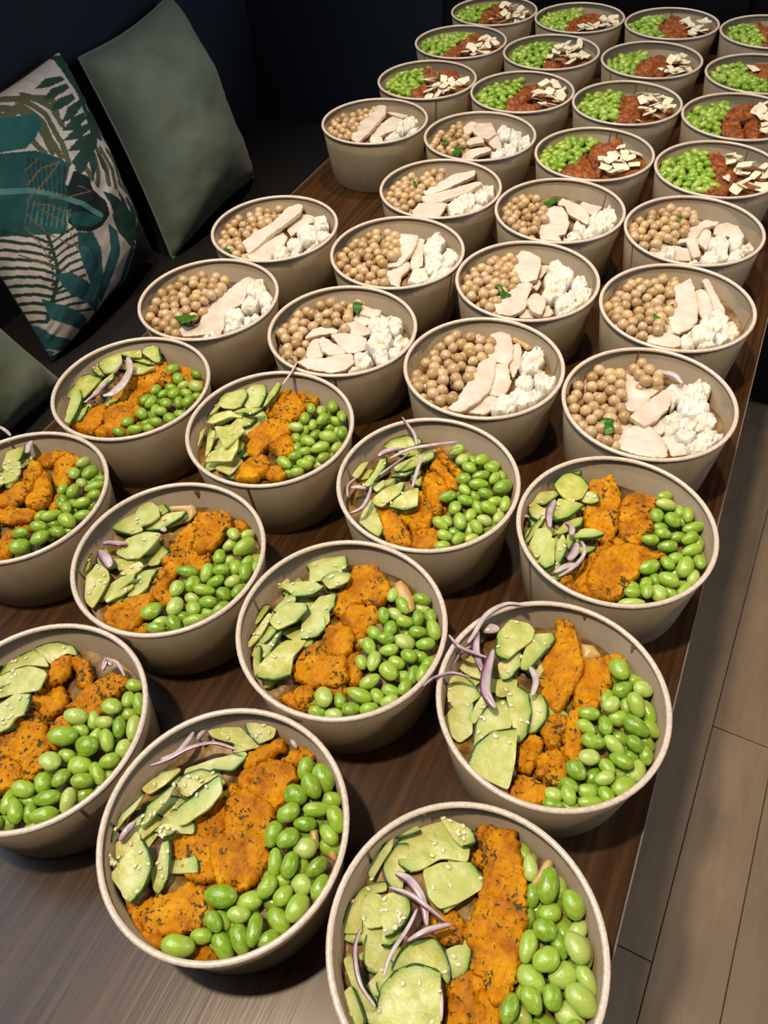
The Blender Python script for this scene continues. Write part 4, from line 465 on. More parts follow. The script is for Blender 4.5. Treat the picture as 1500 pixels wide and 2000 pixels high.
'A8': [["ch",[[-32.9,-30.7],[-29.2,-26.5],[-19.6,-29.0],[-8.9,-33.8],[0.5,-41.8],[7.7,-54.3],[-3.4,-56.9],[-12.7,-54.7],[-19.1,-45.9]],"",[-12.9,-41.7,-15.9],[0.029,0.101]],["ch",[[-18.3,-26.7],[-10.9,-24.0],[-4.5,-13.8],[-8.0,2.8],[3.2,-6.2],[12.0,-18.9],[14.0,-32.0],[3.4,-40.4],[-1.5,-34.6],[-8.4,-32.5]],"",[-1.8,-22.8,-15.9],[0.049,0.004]],["ch",[[3.7,-41.1],[13.9,-31.7],[22.6,-33.1],[27.2,-47.2],[18.0,-52.6],[9.7,-54.8]],"",[15.9,-43.5,-15.9],[0.052,0.04]],["ch",[[-7.0,6.3],[-10.1,19.6],[-3.8,25.3],[5.0,22.1],[13.1,10.8],[11.2,0.7],[16.6,-12.5],[12.5,-17.1],[2.9,-5.6]],"",[4.6,5.3,-15.9],[0.007,0.047]],["ch",[[-9.8,27.9],[-7.3,36.9],[1.4,30.9],[15.7,22.6],[19.9,13.6],[14.7,10.0],[4.2,21.0]],"",[5.6,23.2,-12.6],[-0.041,0.086]],["ch",[[-12.9,49.1],[-5.4,47.7],[3.5,41.1],[17.1,31.6],[16.9,25.9],[8.0,29.7],[-5.7,39.2]],"",[3.2,37.6,-12.6],[-0.007,0.052]],["ch",[[-12.4,10.0],[-15.4,23.0],[-12.7,31.7],[-9.8,21.7],[-8.5,9.8]],"",[-11.7,19.2,-19.2],[0.049,0.098]],["ch",[[11.7,-15.4],[16.7,-6.9],[17.6,-0.2],[12.5,-2.6]],"",[14.6,-6.3,-22.5],[-0.093,0.03]],["cu",[[-58.0,36.6],[-53.7,44.9],[-42.5,53.7],[-28.1,53.3],[-27.0,50.7],[-39.5,40.6],[-51.7,35.8]],"1111000",[-43.1,45.2,-13.6],[-0.014,0.213]],["cu",[[-35.0,10.8],[-37.6,16.4],[-28.1,26.6],[-19.7,36.7],[-11.2,41.9],[-8.2,33.0],[-19.8,19.2],[-27.0,12.7]],"00001111",[-23.3,24.6,-10.3],[0.124,0.095]],["cu",[[-35.9,4.2],[-27.6,13.9],[-20.4,23.3],[-17.8,20.1],[-25.5,9.1]],"00011",[-25.4,14.1,-13.6],[-0.155,0.169]],["cu",[[-52.7,-16.0],[-49.0,-2.5],[-50.0,18.9],[-45.8,19.7],[-42.9,9.1],[-44.9,-8.5],[-47.4,-14.0]],"0001100",[-47.5,0.8,-10.3],[-0.023,0.104]],["cu",[[-37.4,-29.1],[-32.9,-17.7],[-21.2,-5.4],[-17.9,-5.9],[-17.2,-14.4],[-26.0,-32.7],[-33.5,-32.2]],"0001000",[-26.6,-19.7,-7.0],[0.067,0.122]],["cu",[[-21.6,-30.5],[-18.8,-21.7],[-13.0,-13.0],[-5.5,-6.5],[0.3,-23.0],[-8.3,-29.2]],"000011",[-11.1,-20.7,-7.0],[-0.006,0.212]],["cu",[[-40.1,-47.9],[-42.2,-30.6],[-42.1,-22.9],[-31.6,-32.3],[-18.9,-47.8],[-18.6,-54.9],[-29.5,-52.3]],"0000100",[-31.7,-41.4,-16.9],[-0.037,0.045]],["cu",[[-44.6,-12.3],[-39.9,-0.7],[-36.0,-6.4],[-39.1,-15.7]],"",[-39.9,-8.8,-13.6],[0.113,-0.017]],["cu",[[-69.3,-3.5],[-66.3,11.3],[-61.4,14.7],[-63.2,-3.5]],"",[-65.4,4.7,-16.9],[-0.065,0.186]],["on",[[-48.4,58.0,3.5],[-37.4,49.1,2.9],[-29.6,41.3,2.9],[-24.0,32.5,1.6]],3.6],["on",[[-40.1,12.3,-1.7],[-28.2,27.8,-0.4],[-14.1,38.6,-0.4],[5.2,52.1,-1.7]],3.6],["on",[[-51.6,14.7,-5.0],[-46.1,22.3,-3.5],[-36.3,31.3,-5.0]],5.8],["on",[[-45.6,-51.8,-5.0],[-38.4,-43.9,-3.7],[-38.4,-31.3,-3.7],[-42.1,-18.7,-5.0]],3.8],["on",[[-16.0,25.3,-1.7],[-13.0,9.6,-0.2],[-9.2,-10.3,-1.7]],3.4],["on",[[-57.6,-31.5,-11.6],[-62.3,-21.7,-10.1],[-60.9,-9.6,-11.6]],3.4],["on",[[-39.6,-7.8,-1.7],[-34.9,0.9,-0.2],[-26.8,24.5,-1.7]],2.8],["on",[[-58.6,-23.7,-8.3],[-46.8,-19.7,-8.3]],3.9],["be",[[4.0,53.6,-13.7,7.3,4.6,49.0],[11.8,47.9,-16.8,7.0,5.8,80.5],[19.3,53.4,-21.0,6.6,4.6,151.3],[28.0,50.6,-13.7,6.6,5.6,48.6],[38.2,51.9,-17.8,6.6,5.2,7.7],[21.0,39.0,-14.5,6.7,5.2,162.5],[33.1,35.7,-16.7,8.2,4.6,35.5],[38.8,44.1,-13.0,6.6,4.6,174.5],[21.1,25.7,-15.0,6.6,5.5,21.9],[45.1,35.2,-14.3,6.6,4.6,79.0],[47.9,43.0,-18.1,6.6,4.6,132.1],[35.2,23.9,-14.3,8.5,4.6,15.1],[54.3,28.8,-14.5,9.0,6.2,53.7],[25.3,17.7,-19.3,6.6,4.6,152.7],[34.6,18.4,-23.6,6.6,4.6,175.4],[43.9,16.1,-13.8,6.6,4.6,8.4],[16.6,1.7,-14.5,7.8,5.0,41.9],[17.3,15.9,-23.9,6.6,4.6,163.6],[31.4,2.9,-13.9,6.9,4.6,2.1],[53.2,13.8,-17.4,6.6,4.6,35.3],[62.3,11.9,-14.3,7.9,4.6,101.7],[26.1,-6.8,-15.2,6.6,5.7,96.2],[42.1,2.9,-18.1,7.7,4.6,142.9],[51.8,1.6,-12.9,7.5,5.5,175.8],[40.4,-8.7,-16.2,6.6,4.9,87.4],[24.6,-20.5,-17.6,6.6,4.6,144.5],[35.5,-19.4,-13.9,8.1,5.4,118.9],[52.8,-10.6,-14.5,6.6,4.6,176.2],[22.3,-27.8,-13.5,7.6,4.9,159.7],[61.6,-1.7,-16.7,6.6,4.6,86.4],[43.5,-18.4,-20.6,6.6,4.6,110.7],[49.5,-19.5,-14.2,7.0,4.6,143.6],[29.8,-37.8,-13.3,6.6,4.6,3.2],[40.3,-35.2,-15.5,6.6,4.6,73.9],[49.3,-29.3,-18.4,6.6,4.6,47.2],[31.2,-46.0,-16.3,6.6,4.6,22.4],[58.0,-10.4,-21.3,6.6,4.6,68.6],[33.0,-27.1,-20.5,6.6,4.6,22.3]]]],
'A9': [["ch",[[-31.6,49.1],[-24.3,54.7],[-16.6,63.6],[-11.3,56.2],[-6.2,48.9],[-2.9,39.3],[-3.4,29.8],[0.5,17.9],[-0.4,5.6],[-4.0,1.2],[-13.8,1.3],[-22.8,10.9],[-26.7,19.8],[-25.8,29.5],[-30.3,40.2]],"",[-14.5,30.9,-15.9],[-0.087,0.147]],["ch",[[-3.3,41.0],[0.2,48.9],[8.6,54.4],[22.2,53.1],[22.8,45.1],[19.8,37.5],[26.2,25.3],[23.2,17.9],[20.2,10.6],[23.0,3.9],[11.6,2.9],[4.4,12.9],[-0.0,25.7]],"",[13.9,28.9,-15.9],[0.039,0.067]],["ch",[[-5.0,-19.3],[2.0,-10.8],[12.0,-4.6],[23.0,-2.3],[32.6,-4.2],[40.7,-2.3],[31.8,-10.1],[24.8,-18.5],[25.7,-26.4],[21.5,-36.3],[20.4,-44.8],[13.9,-54.1],[0.7,-55.5],[-6.2,-47.5],[-8.0,-37.3],[-4.6,-24.8]],"",[14.1,-25.1,-12.6],[-0.043,0.136]],["ch",[[-15.2,-51.7],[-15.8,-35.2],[-12.9,-20.1],[-8.5,-5.8],[-1.7,-0.2],[0.9,-1.0],[-5.1,-14.3],[-8.0,-34.1],[-5.0,-49.6],[1.0,-54.9],[-8.4,-53.8]],"",[-7.2,-29.6,-19.2],[0.082,0.009]],["ch",[[-27.0,-49.6],[-20.2,-41.2],[-14.7,-47.7],[-16.7,-52.7]],"",[-19.7,-47.8,-19.2],[-0.004,0.09]],["ch",[[0.3,8.9],[5.7,11.1],[11.5,7.0],[3.2,2.1]],"",[5.2,7.3,-22.5],[-0.0,0.046]],["cu",[[-56.3,30.6],[-52.2,42.4],[-47.3,47.3],[-38.0,46.5],[-29.9,40.4],[-32.1,26.5],[-40.1,19.5],[-47.3,22.6]],"11110000",[-42.9,34.4,-7.0],[-0.111,0.107]],["cu",[[-48.5,50.9],[-40.6,57.4],[-40.0,52.8],[-45.7,53.0]],"1100",[-45.8,56.2,-10.3],[0.1,-0.058]],["cu",[[-68.3,14.6],[-64.9,23.7],[-54.0,29.8],[-49.9,26.9],[-58.0,14.4],[-64.7,11.6]],"000110",[-60.0,20.1,-13.6],[-0.086,0.182]],["cu",[[-69.6,6.2],[-68.9,12.5],[-58.9,8.5],[-50.7,6.2],[-55.9,-4.5],[-64.1,-2.3]],"000011",[-63.3,4.6,-13.6],[0.093,0.132]],["cu",[[-49.2,4.8],[-48.7,18.8],[-39.0,20.4],[-28.3,22.5],[-36.0,6.6],[-42.8,0.4]],"000110",[-40.7,12.2,-10.3],[-0.152,0.151]],["cu",[[-33.5,28.5],[-29.6,35.8],[-22.2,35.2],[-17.9,28.9],[-23.0,25.7],[-31.5,26.0]],"001100",[-26.3,30.0,-10.3],[0.153,0.239]],["cu",[[-26.6,-15.4],[-23.4,-5.5],[-15.0,-1.5],[-5.9,-5.1],[-12.6,-11.0],[-23.0,-15.8]],"000110",[-17.8,-9.1,-7.0],[0.064,-0.064]],["cu",[[-60.6,-28.5],[-59.5,-13.1],[-56.1,1.8],[-54.0,-1.1],[-57.0,-20.7],[-59.1,-29.7]],"110000",[-57.7,-15.3,-13.6],[0.109,-0.01]],["cu",[[-56.1,-31.7],[-54.8,-17.6],[-47.5,-14.0],[-42.2,-19.2],[-45.6,-37.9],[-48.0,-41.3]],"",[-49.0,-27.0,-10.3],[0.047,0.225]],["cu",[[-44.2,-49.8],[-44.1,-36.9],[-42.7,-21.5],[-39.6,-22.0],[-32.8,-47.2],[-38.0,-53.1]],"000011",[-40.2,-38.6,-7.0],[0.068,-0.037]],["cu",[[-35.1,-37.1],[-36.3,-22.7],[-35.0,-15.3],[-30.5,-21.8],[-28.7,-29.2],[-30.4,-40.5]],"000110",[-32.7,-27.8,-10.3],[-0.066,0.214]],["cu",[[-33.7,-48.8],[-32.6,-41.2],[-30.4,-33.0],[-28.9,-33.8],[-31.3,-49.1]],"",[-31.4,-41.2,-13.6],[-0.112,0.115]],["cu",[[-41.6,-10.2],[-37.5,5.5],[-26.7,15.6],[-25.6,7.3],[-36.1,-7.8]],"00110",[-33.5,2.0,-16.9],[-0.028,-0.028]],["cu",[[-30.6,-19.8],[-32.6,-8.4],[-25.8,-11.0],[-27.1,-23.5]],"0010",[-29.0,-15.7,-13.6],[0.039,-0.066]],["on",[[-50.5,13.3,-5.0],[-50.4,-1.9,-3.5],[-46.1,-15.5,-5.0]],6.1],["on",[[-26.3,-57.6,-5.0],[-20.0,-48.3,-3.9],[-15.5,-36.1,-3.5],[-15.8,-26.5,-3.9],[-19.9,-19.4,-5.0]],3.4],["on",[[-35.6,-6.2,-5.0],[-30.3,-10.4,-3.5],[-29.0,-16.7,-5.0]],5.9],["on",[[-23.0,-19.4,-8.3],[-22.5,-30.0,-6.8],[-24.9,-37.6,-8.3]],7.0],["on",[[-31.3,-49.9,-11.6],[-24.5,-42.1,-10.1],[-16.7,-36.1,-11.6]],5.7],["on",[[-68.8,-7.4,-11.6],[-64.4,-6.0,-11.6]],3.6],["be",[[27.6,58.5,-15.0,6.6,4.6,35.1],[30.2,49.0,-14.0,8.5,5.1,15.1],[26.0,37.0,-16.3,6.6,5.8,117.4],[40.9,49.8,-18.0,6.7,4.6,120.4],[48.0,43.8,-13.5,6.9,4.6,104.1],[38.4,35.0,-13.9,7.2,6.2,147.1],[39.0,47.8,-23.7,6.6,4.6,159.6],[47.2,41.8,-20.4,6.6,4.6,8.3],[54.7,33.9,-14.5,9.5,4.7,34.9],[31.2,29.5,-20.8,6.6,4.6,22.2],[34.4,18.6,-13.7,6.6,5.0,8.6],[44.9,22.1,-17.5,6.6,4.9,34.8],[26.6,10.0,-15.2,7.1,4.6,15.6],[53.6,20.7,-13.0,7.3,4.9,50.9],[60.2,23.1,-17.5,6.6,4.6,115.7],[40.0,7.8,-14.4,7.6,4.6,22.4],[57.6,11.7,-14.9,8.3,4.9,40.4],[48.0,1.6,-17.6,6.6,5.2,45.7],[31.0,-16.1,-15.4,9.1,5.7,40.3],[43.3,-8.3,-13.9,6.6,5.7,127.0],[55.7,-7.3,-13.3,9.1,6.3,86.3],[64.6,2.1,-14.5,6.6,4.8,116.2],[47.1,-23.2,-14.0,8.4,5.6,162.4],[63.4,-12.2,-17.0,7.0,4.6,85.8],[32.8,-30.2,-18.4,6.6,4.6,87.5],[38.3,-21.1,-20.6,6.6,4.6,128.0],[23.3,-35.4,-19.4,6.6,4.6,176.5],[42.9,-36.4,-16.2,7.6,6.5,128.2],[59.1,-23.8,-18.8,6.6,4.6,63.3],[50.9,-28.8,-21.4,6.6,4.6,138.2],[25.9,-42.7,-15.7,6.7,4.6,22.6],[27.4,-50.4,-19.3,10.0,4.6,16.4],[50.3,-10.5,-20.9,6.6,4.6,22.5],[34.8,-41.0,-11.8,6.6,4.6,102.6],[62.5,14.1,-21.3,6.6,4.6,160.6]]]],
'A10': [["ch",[[-25.8,42.1],[-26.8,55.7],[-22.2,64.0],[-12.1,62.4],[-3.3,55.8],[5.3,49.4],[4.4,43.9],[5.0,35.7],[-0.0,28.4],[-11.7,26.4],[-19.4,33.1]],"",[-9.6,45.0,-15.9],[-0.078,0.056]],["ch",[[-12.5,64.5],[-7.3,69.0],[0.2,69.3],[8.9,68.6],[11.5,61.3],[4.3,57.7],[5.2,48.9],[-3.7,55.6]],"",[0.9,63.7,-19.2],[-0.086,-0.008]],["ch",[[-23.5,4.7],[-19.8,16.6],[-13.2,23.3],[3.9,22.8],[8.8,13.8],[3.3,3.0],[-1.8,-6.1],[-4.8,-18.7],[-12.6,-22.8],[-22.7,-14.5],[-26.4,-3.8]],"",[-9.8,1.5,-15.9],[0.015,0.128]],["ch",[[1.6,-9.7],[2.1,0.4],[6.6,10.2],[14.6,7.6],[24.7,-5.8],[21.5,-13.3],[13.2,-14.3]],"",[12.1,-3.6,-15.9],[0.076,0.007]],["ch",[[-7.0,-54.0],[-7.4,-39.2],[-3.6,-26.9],[6.5,-22.9],[14.6,-30.4],[14.6,-41.0],[10.3,-50.1],[2.4,-53.3]],"",[3.8,-39.8,-12.6],[-0.014,0.043]],["ch",[[13.9,-30.4],[20.4,-26.6],[31.7,-31.4],[29.3,-38.0],[20.9,-42.4],[14.0,-39.1]],"",[21.7,-34.7,-15.9],[0.02,0.078]],["ch",[[-28.3,28.9],[-26.8,37.9],[-18.4,35.0],[-19.6,27.9]],"",[-23.3,32.4,-19.2],[0.088,0.055]],["cu",[[-63.5,13.5],[-67.4,22.2],[-65.4,27.6],[-63.0,29.3],[-57.2,35.3],[-50.8,40.0],[-45.7,34.5],[-44.8,22.5],[-49.8,15.4],[-58.6,12.8]],"0100011000",[-57.2,25.5,-7.0],[-0.142,0.143]],["cu",[[-45.4,24.9],[-51.4,39.9],[-50.2,49.4],[-38.7,54.7],[-32.0,43.9],[-30.3,30.2],[-39.9,24.3]],"0001100",[-41.1,38.1,-10.3],[-0.112,0.122]],["cu",[[-59.7,36.1],[-55.0,43.3],[-49.3,50.1],[-50.3,48.7],[-56.4,41.1]],"11000",[-64.4,52.2,-13.6],[0.002,0.211]],["cu",[[-24.7,26.4],[-27.9,41.3],[-27.4,59.4],[-22.6,56.8],[-21.5,46.6],[-22.8,30.2]],"000111",[-24.5,43.3,-7.0],[0.018,0.119]],["cu",[[-68.2,1.7],[-68.0,18.5],[-65.9,25.3],[-64.3,14.7],[-65.6,6.0]],"",[-68.9,14.0,-10.3],[-0.076,0.097]],["cu",[[-64.5,-8.0],[-62.1,3.4],[-51.6,12.2],[-35.8,9.7],[-48.1,6.2],[-58.5,-7.0]],"",[-53.4,2.7,-10.3],[-0.079,0.16]],["cu",[[-45.9,10.2],[-38.1,18.9],[-22.9,24.1],[-26.8,13.2],[-36.5,12.1]],"00110",[-34.0,15.7,-7.0],[0.005,-0.037]],["cu",[[-43.0,7.7],[-30.4,17.0],[-25.6,17.5],[-28.2,4.5],[-35.5,-0.6]],"00110",[-32.6,9.2,-13.6],[-0.085,0.039]],["cu",[[-49.9,-14.6],[-37.4,-12.4],[-35.3,0.6],[-19.5,-12.0],[-23.9,-37.1],[-35.5,-27.3]],"",[-33.5,-17.3,-3.7],[0.076,-0.023]],["cu",[[-36.6,-52.3],[-36.7,-41.0],[-28.7,-33.1],[-20.7,-20.7],[-15.2,-32.1],[-14.0,-44.4],[-28.1,-48.5]],"",[-25.7,-38.9,-7.0],[0.068,0.13]],["cu",[[-18.8,-29.8],[-24.3,-18.0],[-18.9,-15.5],[-16.5,-23.0]],"0011",[-19.6,-21.6,-13.6],[-0.133,0.134]],["cu",[[-28.3,-51.0],[-24.1,-42.0],[-18.0,-30.0],[-12.0,-31.8],[-12.1,-43.6],[-13.2,-51.6]],"",[-18.0,-41.7,-16.9],[-0.131,-0.04]],["cu",[[-69.5,0.7],[-69.5,1.2],[-65.5,-8.8],[-67.1,-16.4],[-58.1,-33.7]],"",[-68.2,-11.5,-16.9],[0.03,-0.004]],["cu",[[-43.1,-43.5],[-54.9,-21.7],[-54.3,-12.1],[-49.6,-17.3],[-42.3,-38.7]],"",[-48.8,-26.8,-13.6],[0.121,0.074]],["on",[[-18.6,84.2,3.5],[-16.0,67.7,3.5],[-16.2,51.3,1.6]],2.9],["on",[[-6.1,-47.7,-8.3],[-6.4,-57.1,-8.3]],2.1],["be",[[14.4,46.0,-13.6,6.6,4.6,125.0],[23.2,49.0,-16.4,6.6,5.4,111.1],[31.2,56.6,-14.5,7.3,5.4,124.0],[13.9,34.2,-15.4,7.3,5.0,115.3],[46.0,46.0,-13.2,7.8,4.6,126.9],[41.0,42.9,-17.9,6.6,4.7,174.6],[31.5,36.5,-13.6,7.6,5.0,76.2],[24.4,30.0,-17.1,6.6,4.6,111.4],[36.5,36.5,-22.4,6.6,4.6,7.5],[12.4,19.7,-14.5,7.5,4.6,7.7],[18.9,23.6,-21.1,6.6,4.6,86.8],[54.9,29.1,-14.5,8.2,5.2,109.9],[33.0,18.4,-16.3,6.8,4.9,64.0],[46.1,18.7,-13.9,8.5,6.0,7.8],[16.1,12.5,-20.4,6.6,4.6,139.9],[31.8,7.3,-14.5,7.6,4.6,175.7],[46.0,3.8,-13.9,8.8,5.2,43.1],[59.2,9.8,-14.5,6.7,4.6,85.1],[34.2,-2.6,-17.0,6.6,4.6,36.0],[22.9,2.0,-21.0,6.6,4.6,104.3],[30.1,-13.2,-14.4,6.6,4.6,43.1],[25.7,-23.7,-14.5,8.3,5.3,161.4],[54.3,-5.1,-14.5,6.6,4.6,63.0],[42.4,-10.7,-16.8,6.6,4.6,176.2],[43.0,-19.1,-13.4,7.9,5.1,2.3],[40.5,-28.6,-15.5,6.6,4.6,21.8],[32.2,-28.4,-20.5,6.6,4.6,21.8],[51.0,-9.3,-21.6,6.6,4.6,21.8]]]],
'A11': [["ch",[[-26.4,24.2],[-19.9,32.7],[-8.1,49.2],[-2.2,53.5],[9.7,43.4],[18.5,32.5],[4.3,25.4],[2.4,12.8],[-6.0,-0.0],[-18.7,-6.6],[-29.7,-10.7],[-26.4,4.2],[-22.2,15.7]],"",[-9.6,21.1,-15.9],[-0.035,0.139]],["ch",[[-15.3,-28.9],[-13.4,-22.3],[-3.5,-10.3],[6.0,-2.3],[9.7,-10.3],[20.1,-13.4],[16.4,-22.6],[11.3,-34.1],[9.5,-47.8],[-3.1,-55.2],[-7.4,-51.6],[-5.9,-39.8]],"",[2.0,-28.4,-12.6],[-0.094,0.125]],["ch",[[-35.8,-53.8],[-34.0,-38.0],[-31.6,-21.5],[-25.4,-16.3],[-18.1,-23.7],[-12.3,-38.1],[-11.2,-50.2],[-22.0,-53.4]],"",[-23.8,-37.0,-15.9],[-0.089,0.01]],["ch",[[8.0,60.7],[18.7,61.0],[34.5,47.9],[46.4,48.6],[32.7,37.2],[17.8,46.1]],"",[26.5,50.2,-19.2],[0.09,0.116]],["ch",[[7.8,-45.0],[9.4,-29.5],[19.4,-22.8],[22.8,-29.7],[17.6,-40.5]],"",[15.4,-33.5,-19.2],[-0.055,0.003]],["cu",[[-69.3,-6.3],[-69.7,4.6],[-63.6,9.0],[-43.9,6.0],[-45.2,-9.1],[-47.5,-25.1],[-66.0,-22.3],[-68.1,-14.5]],"01100011",[-63.5,-7.7,-13.6],[0.151,0.133]],["cu",[[-36.1,-57.1],[-51.3,-34.2],[-62.0,-15.8],[-56.9,-12.0],[-44.5,-22.9],[-35.8,-39.1],[-28.8,-57.3]],"0001110",[-44.8,-34.4,-10.3],[0.103,-0.035]],["cu",[[-34.1,-50.1],[-38.0,-34.6],[-34.3,-27.0],[-29.7,-38.2],[-29.9,-48.7]],"00110",[-33.2,-39.8,-13.6],[0.04,0.033]],["cu",[[-67.6,18.6],[-65.0,26.4],[-51.9,18.9],[-51.9,13.1],[-62.9,15.9]],"00011",[-63.3,19.7,-13.6],[-0.085,0.027]],["cu",[[-64.7,27.4],[-58.4,39.3],[-52.4,46.6],[-42.0,35.6],[-40.8,19.7],[-48.1,15.0],[-61.3,22.4]],"0000011",[-55.0,30.6,-10.3],[0.036,0.032]],["cu",[[-54.8,44.3],[-48.9,50.6],[-37.2,59.6],[-28.7,49.7],[-42.1,45.0],[-52.4,44.3]],"000011",[-46.9,51.6,-10.3],[-0.037,-0.036]],["cu",[[-32.7,61.6],[-29.0,64.6],[-17.1,64.6],[-1.7,46.6],[-6.7,44.5],[-29.8,53.6]],"111000",[-20.1,57.4,-7.0],[0.106,0.127]],["cu",[[-47.3,49.1],[-32.7,52.4],[-8.0,46.6],[-20.5,46.0]],"1100",[-27.0,48.5,-13.6],[0.097,0.059]],["cu",[[-24.3,27.9],[-16.3,37.1],[-3.6,39.8],[-13.3,28.0],[-21.5,24.2]],"",[-15.8,31.4,-10.3],[0.113,0.086]],["cu",[[-33.6,-20.5],[-34.8,-2.8],[-30.5,12.9],[-25.7,4.1],[-28.4,-8.9]],"00110",[-30.6,-3.1,-3.7],[0.03,0.103]],["on",[[-36.4,38.8,-5.0],[-23.1,25.4,-3.9],[-15.7,8.8,-3.5],[-14.6,-8.5,-3.9],[-22.3,-16.9,-5.0]],10.1],["on",[[-32.8,-32.0,-5.0],[-29.0,-16.6,-3.7],[-30.7,3.3,-3.7],[-35.4,29.3,-5.0]],6.8],["on",[[-29.2,-27.0,-11.6],[-32.0,-21.4,-11.6]],5.5],["be",[[8.4,48.4,-14.5,7.5,5.8,45.4],[35.0,50.2,-14.5,6.9,4.6,164.9],[21.7,38.6,-14.5,6.8,6.0,143.2],[2.0,28.2,-20.5,6.6,4.6,7.3],[12.3,15.5,-13.5,7.0,4.6,94.2],[46.0,34.1,-14.0,8.1,6.3,175.3],[32.9,32.4,-15.1,6.6,4.6,53.2],[20.4,15.9,-16.9,6.7,4.6,68.7],[18.0,29.6,-20.5,6.6,4.6,7.3],[32.0,17.8,-13.4,7.0,5.6,81.9],[9.0,2.1,-16.8,8.1,6.3,68.9],[40.3,24.9,-16.5,6.6,4.6,175.5],[40.4,11.8,-17.5,6.9,4.8,121.6],[54.6,23.8,-16.2,6.6,4.6,21.2],[18.7,-1.2,-13.6,7.6,4.8,82.3],[32.0,3.7,-14.2,7.2,5.8,158.1],[50.7,13.0,-13.8,6.9,6.1,81.1],[26.8,-6.5,-18.2,8.0,5.8,111.8],[19.3,-17.0,-14.5,6.6,5.7,159.1],[46.2,-10.9,-17.0,7.5,5.7,166.8],[50.7,-1.5,-18.2,6.8,4.6,176.2],[24.9,-20.4,-21.7,6.6,4.6,52.5],[38.3,-21.1,-14.5,6.6,4.6,14.5],[13.4,-30.8,-14.5,6.6,5.8,68.4],[26.5,-36.7,-14.5,8.0,4.6,21.5],[13.6,-44.9,-14.5,6.6,4.6,177.5],[32.4,-26.1,-20.2,6.6,4.6,21.5],[35.2,-8.8,-13.0,6.6,4.6,21.3]]]],
'B1': [["rp",[[-59.6,-29.0],[-66.2,-2.4],[-60.0,28.2],[-53.4,38.3],[-29.2,47.6],[-26.0,19.4],[-22.0,-1.7],[-10.5,-11.8],[-22.1,-19.9],[-12.8,-52.7],[-23.2,-55.2],[-48.9,-39.4]]],["rp",[[-26.2,54.9],[-18.2,62.0],[1.1,55.2],[3.1,40.2],[-12.0,34.4],[-24.0,45.6]]],["wc",[[-24.3,14.5],[-28.8,34.9],[-27.6,49.2],[-18.8,47.1],[-6.1,37.9],[6.2,39.6],[-0.2,27.0],[-4.2,9.9],[-10.3,2.0],[-20.2,5.1]],"",[-13.3,26.5,-16.0],[0.058,0.055]],["wc",[[-10.1,-16.9],[-3.3,3.6],[8.2,31.1],[14.2,36.3],[17.9,32.3],[17.0,10.5],[11.0,-9.6],[3.7,-22.6]],"",[7.2,7.7,-9.0],[-0.097,-0.032]],["wc",[[-23.6,-15.5],[-19.0,-5.7],[-10.3,-8.0],[-0.4,-11.5],[-11.1,-24.2],[-16.6,-25.1]],"",[-13.5,-15.0,-16.0],[-0.071,-0.031]],["wc",[[-15.1,-41.1],[-12.6,-29.3],[-2.9,-19.4],[7.9,-19.0],[18.7,-28.9],[26.1,-40.9],[28.5,-49.4],[14.7,-53.2],[-0.2,-52.7],[-11.8,-49.7]],"",[5.5,-38.5,-12.5],[0.093,0.075]],["wc",[[4.5,-13.8],[16.2,5.2],[20.6,-12.0],[17.9,-20.3]],"",[14.8,-10.3,-16.0],[0.062,-0.04]],["wc",[[19.6,-23.6],[27.1,-18.3],[41.2,-27.8],[44.7,-33.6],[32.4,-40.6],[27.2,-32.5]],"",[32.1,-29.4,-16.0],[-0.007,0.174]],["fe",[[22.9,25.4],[27.6,48.5],[36.2,57.9],[42.6,41.1],[51.1,20.4],[38.8,6.2],[30.7,2.8]],"",[35.8,28.6,-10.0],[-0.017,-0.008]],["fe",[[10.6,38.2],[13.3,48.4],[22.2,51.1],[28.2,43.6],[21.9,27.4],[20.8,14.5],[15.9,22.1]],"",[19.0,34.9,-12.1],[-0.083,-0.082]],["fe",[[37.2,52.7],[40.9,56.7],[46.6,51.1],[46.4,40.8],[42.6,42.8]],"",[42.7,48.8,-11.0],[-0.027,0.091]],["fe",[[17.2,-2.0],[21.1,9.6],[30.7,6.6],[29.8,-12.7],[25.8,-20.3],[21.1,-13.3]],"",[24.3,-5.5,-11.9],[-0.059,-0.053]],["fe",[[29.5,-12.1],[31.3,2.1],[40.2,8.4],[44.4,-3.0],[37.5,-13.8]],"",[36.6,-3.7,-11.9],[-0.051,-0.064]],["fe",[[42.1,0.5],[42.3,10.1],[55.4,17.1],[59.1,6.9],[57.0,-1.9],[45.9,-7.1]],"",[50.3,4.2,-10.6],[-0.112,0.102]],["fe",[[29.1,-19.8],[37.9,-10.9],[45.8,-13.8],[42.6,-24.4],[32.3,-25.5]],"",[37.5,-18.9,-11.0],[0.105,0.045]],["fe",[[47.0,-15.3],[52.7,-6.4],[67.3,-8.0],[57.8,-26.5],[49.8,-23.4]],"",[54.9,-15.9,-9.8],[-0.007,0.107]],["fe",[[40.8,-30.1],[47.0,-17.1],[56.3,-22.6],[57.4,-29.2],[47.5,-38.1]],"",[49.8,-27.5,-12.0],[0.04,-0.05]],["he",[[-33.5,-35.8],[-32.0,-29.0],[-22.3,-27.9],[-18.1,-44.0],[-24.5,-48.9],[-28.1,-37.4]],"",[-26.4,-37.2,-5.5],[0.07,0.092]],["on",[[-0.2,51.6,-7.1],[12.5,50.5,-5.6],[22.4,42.7,-7.1]],5.9]],
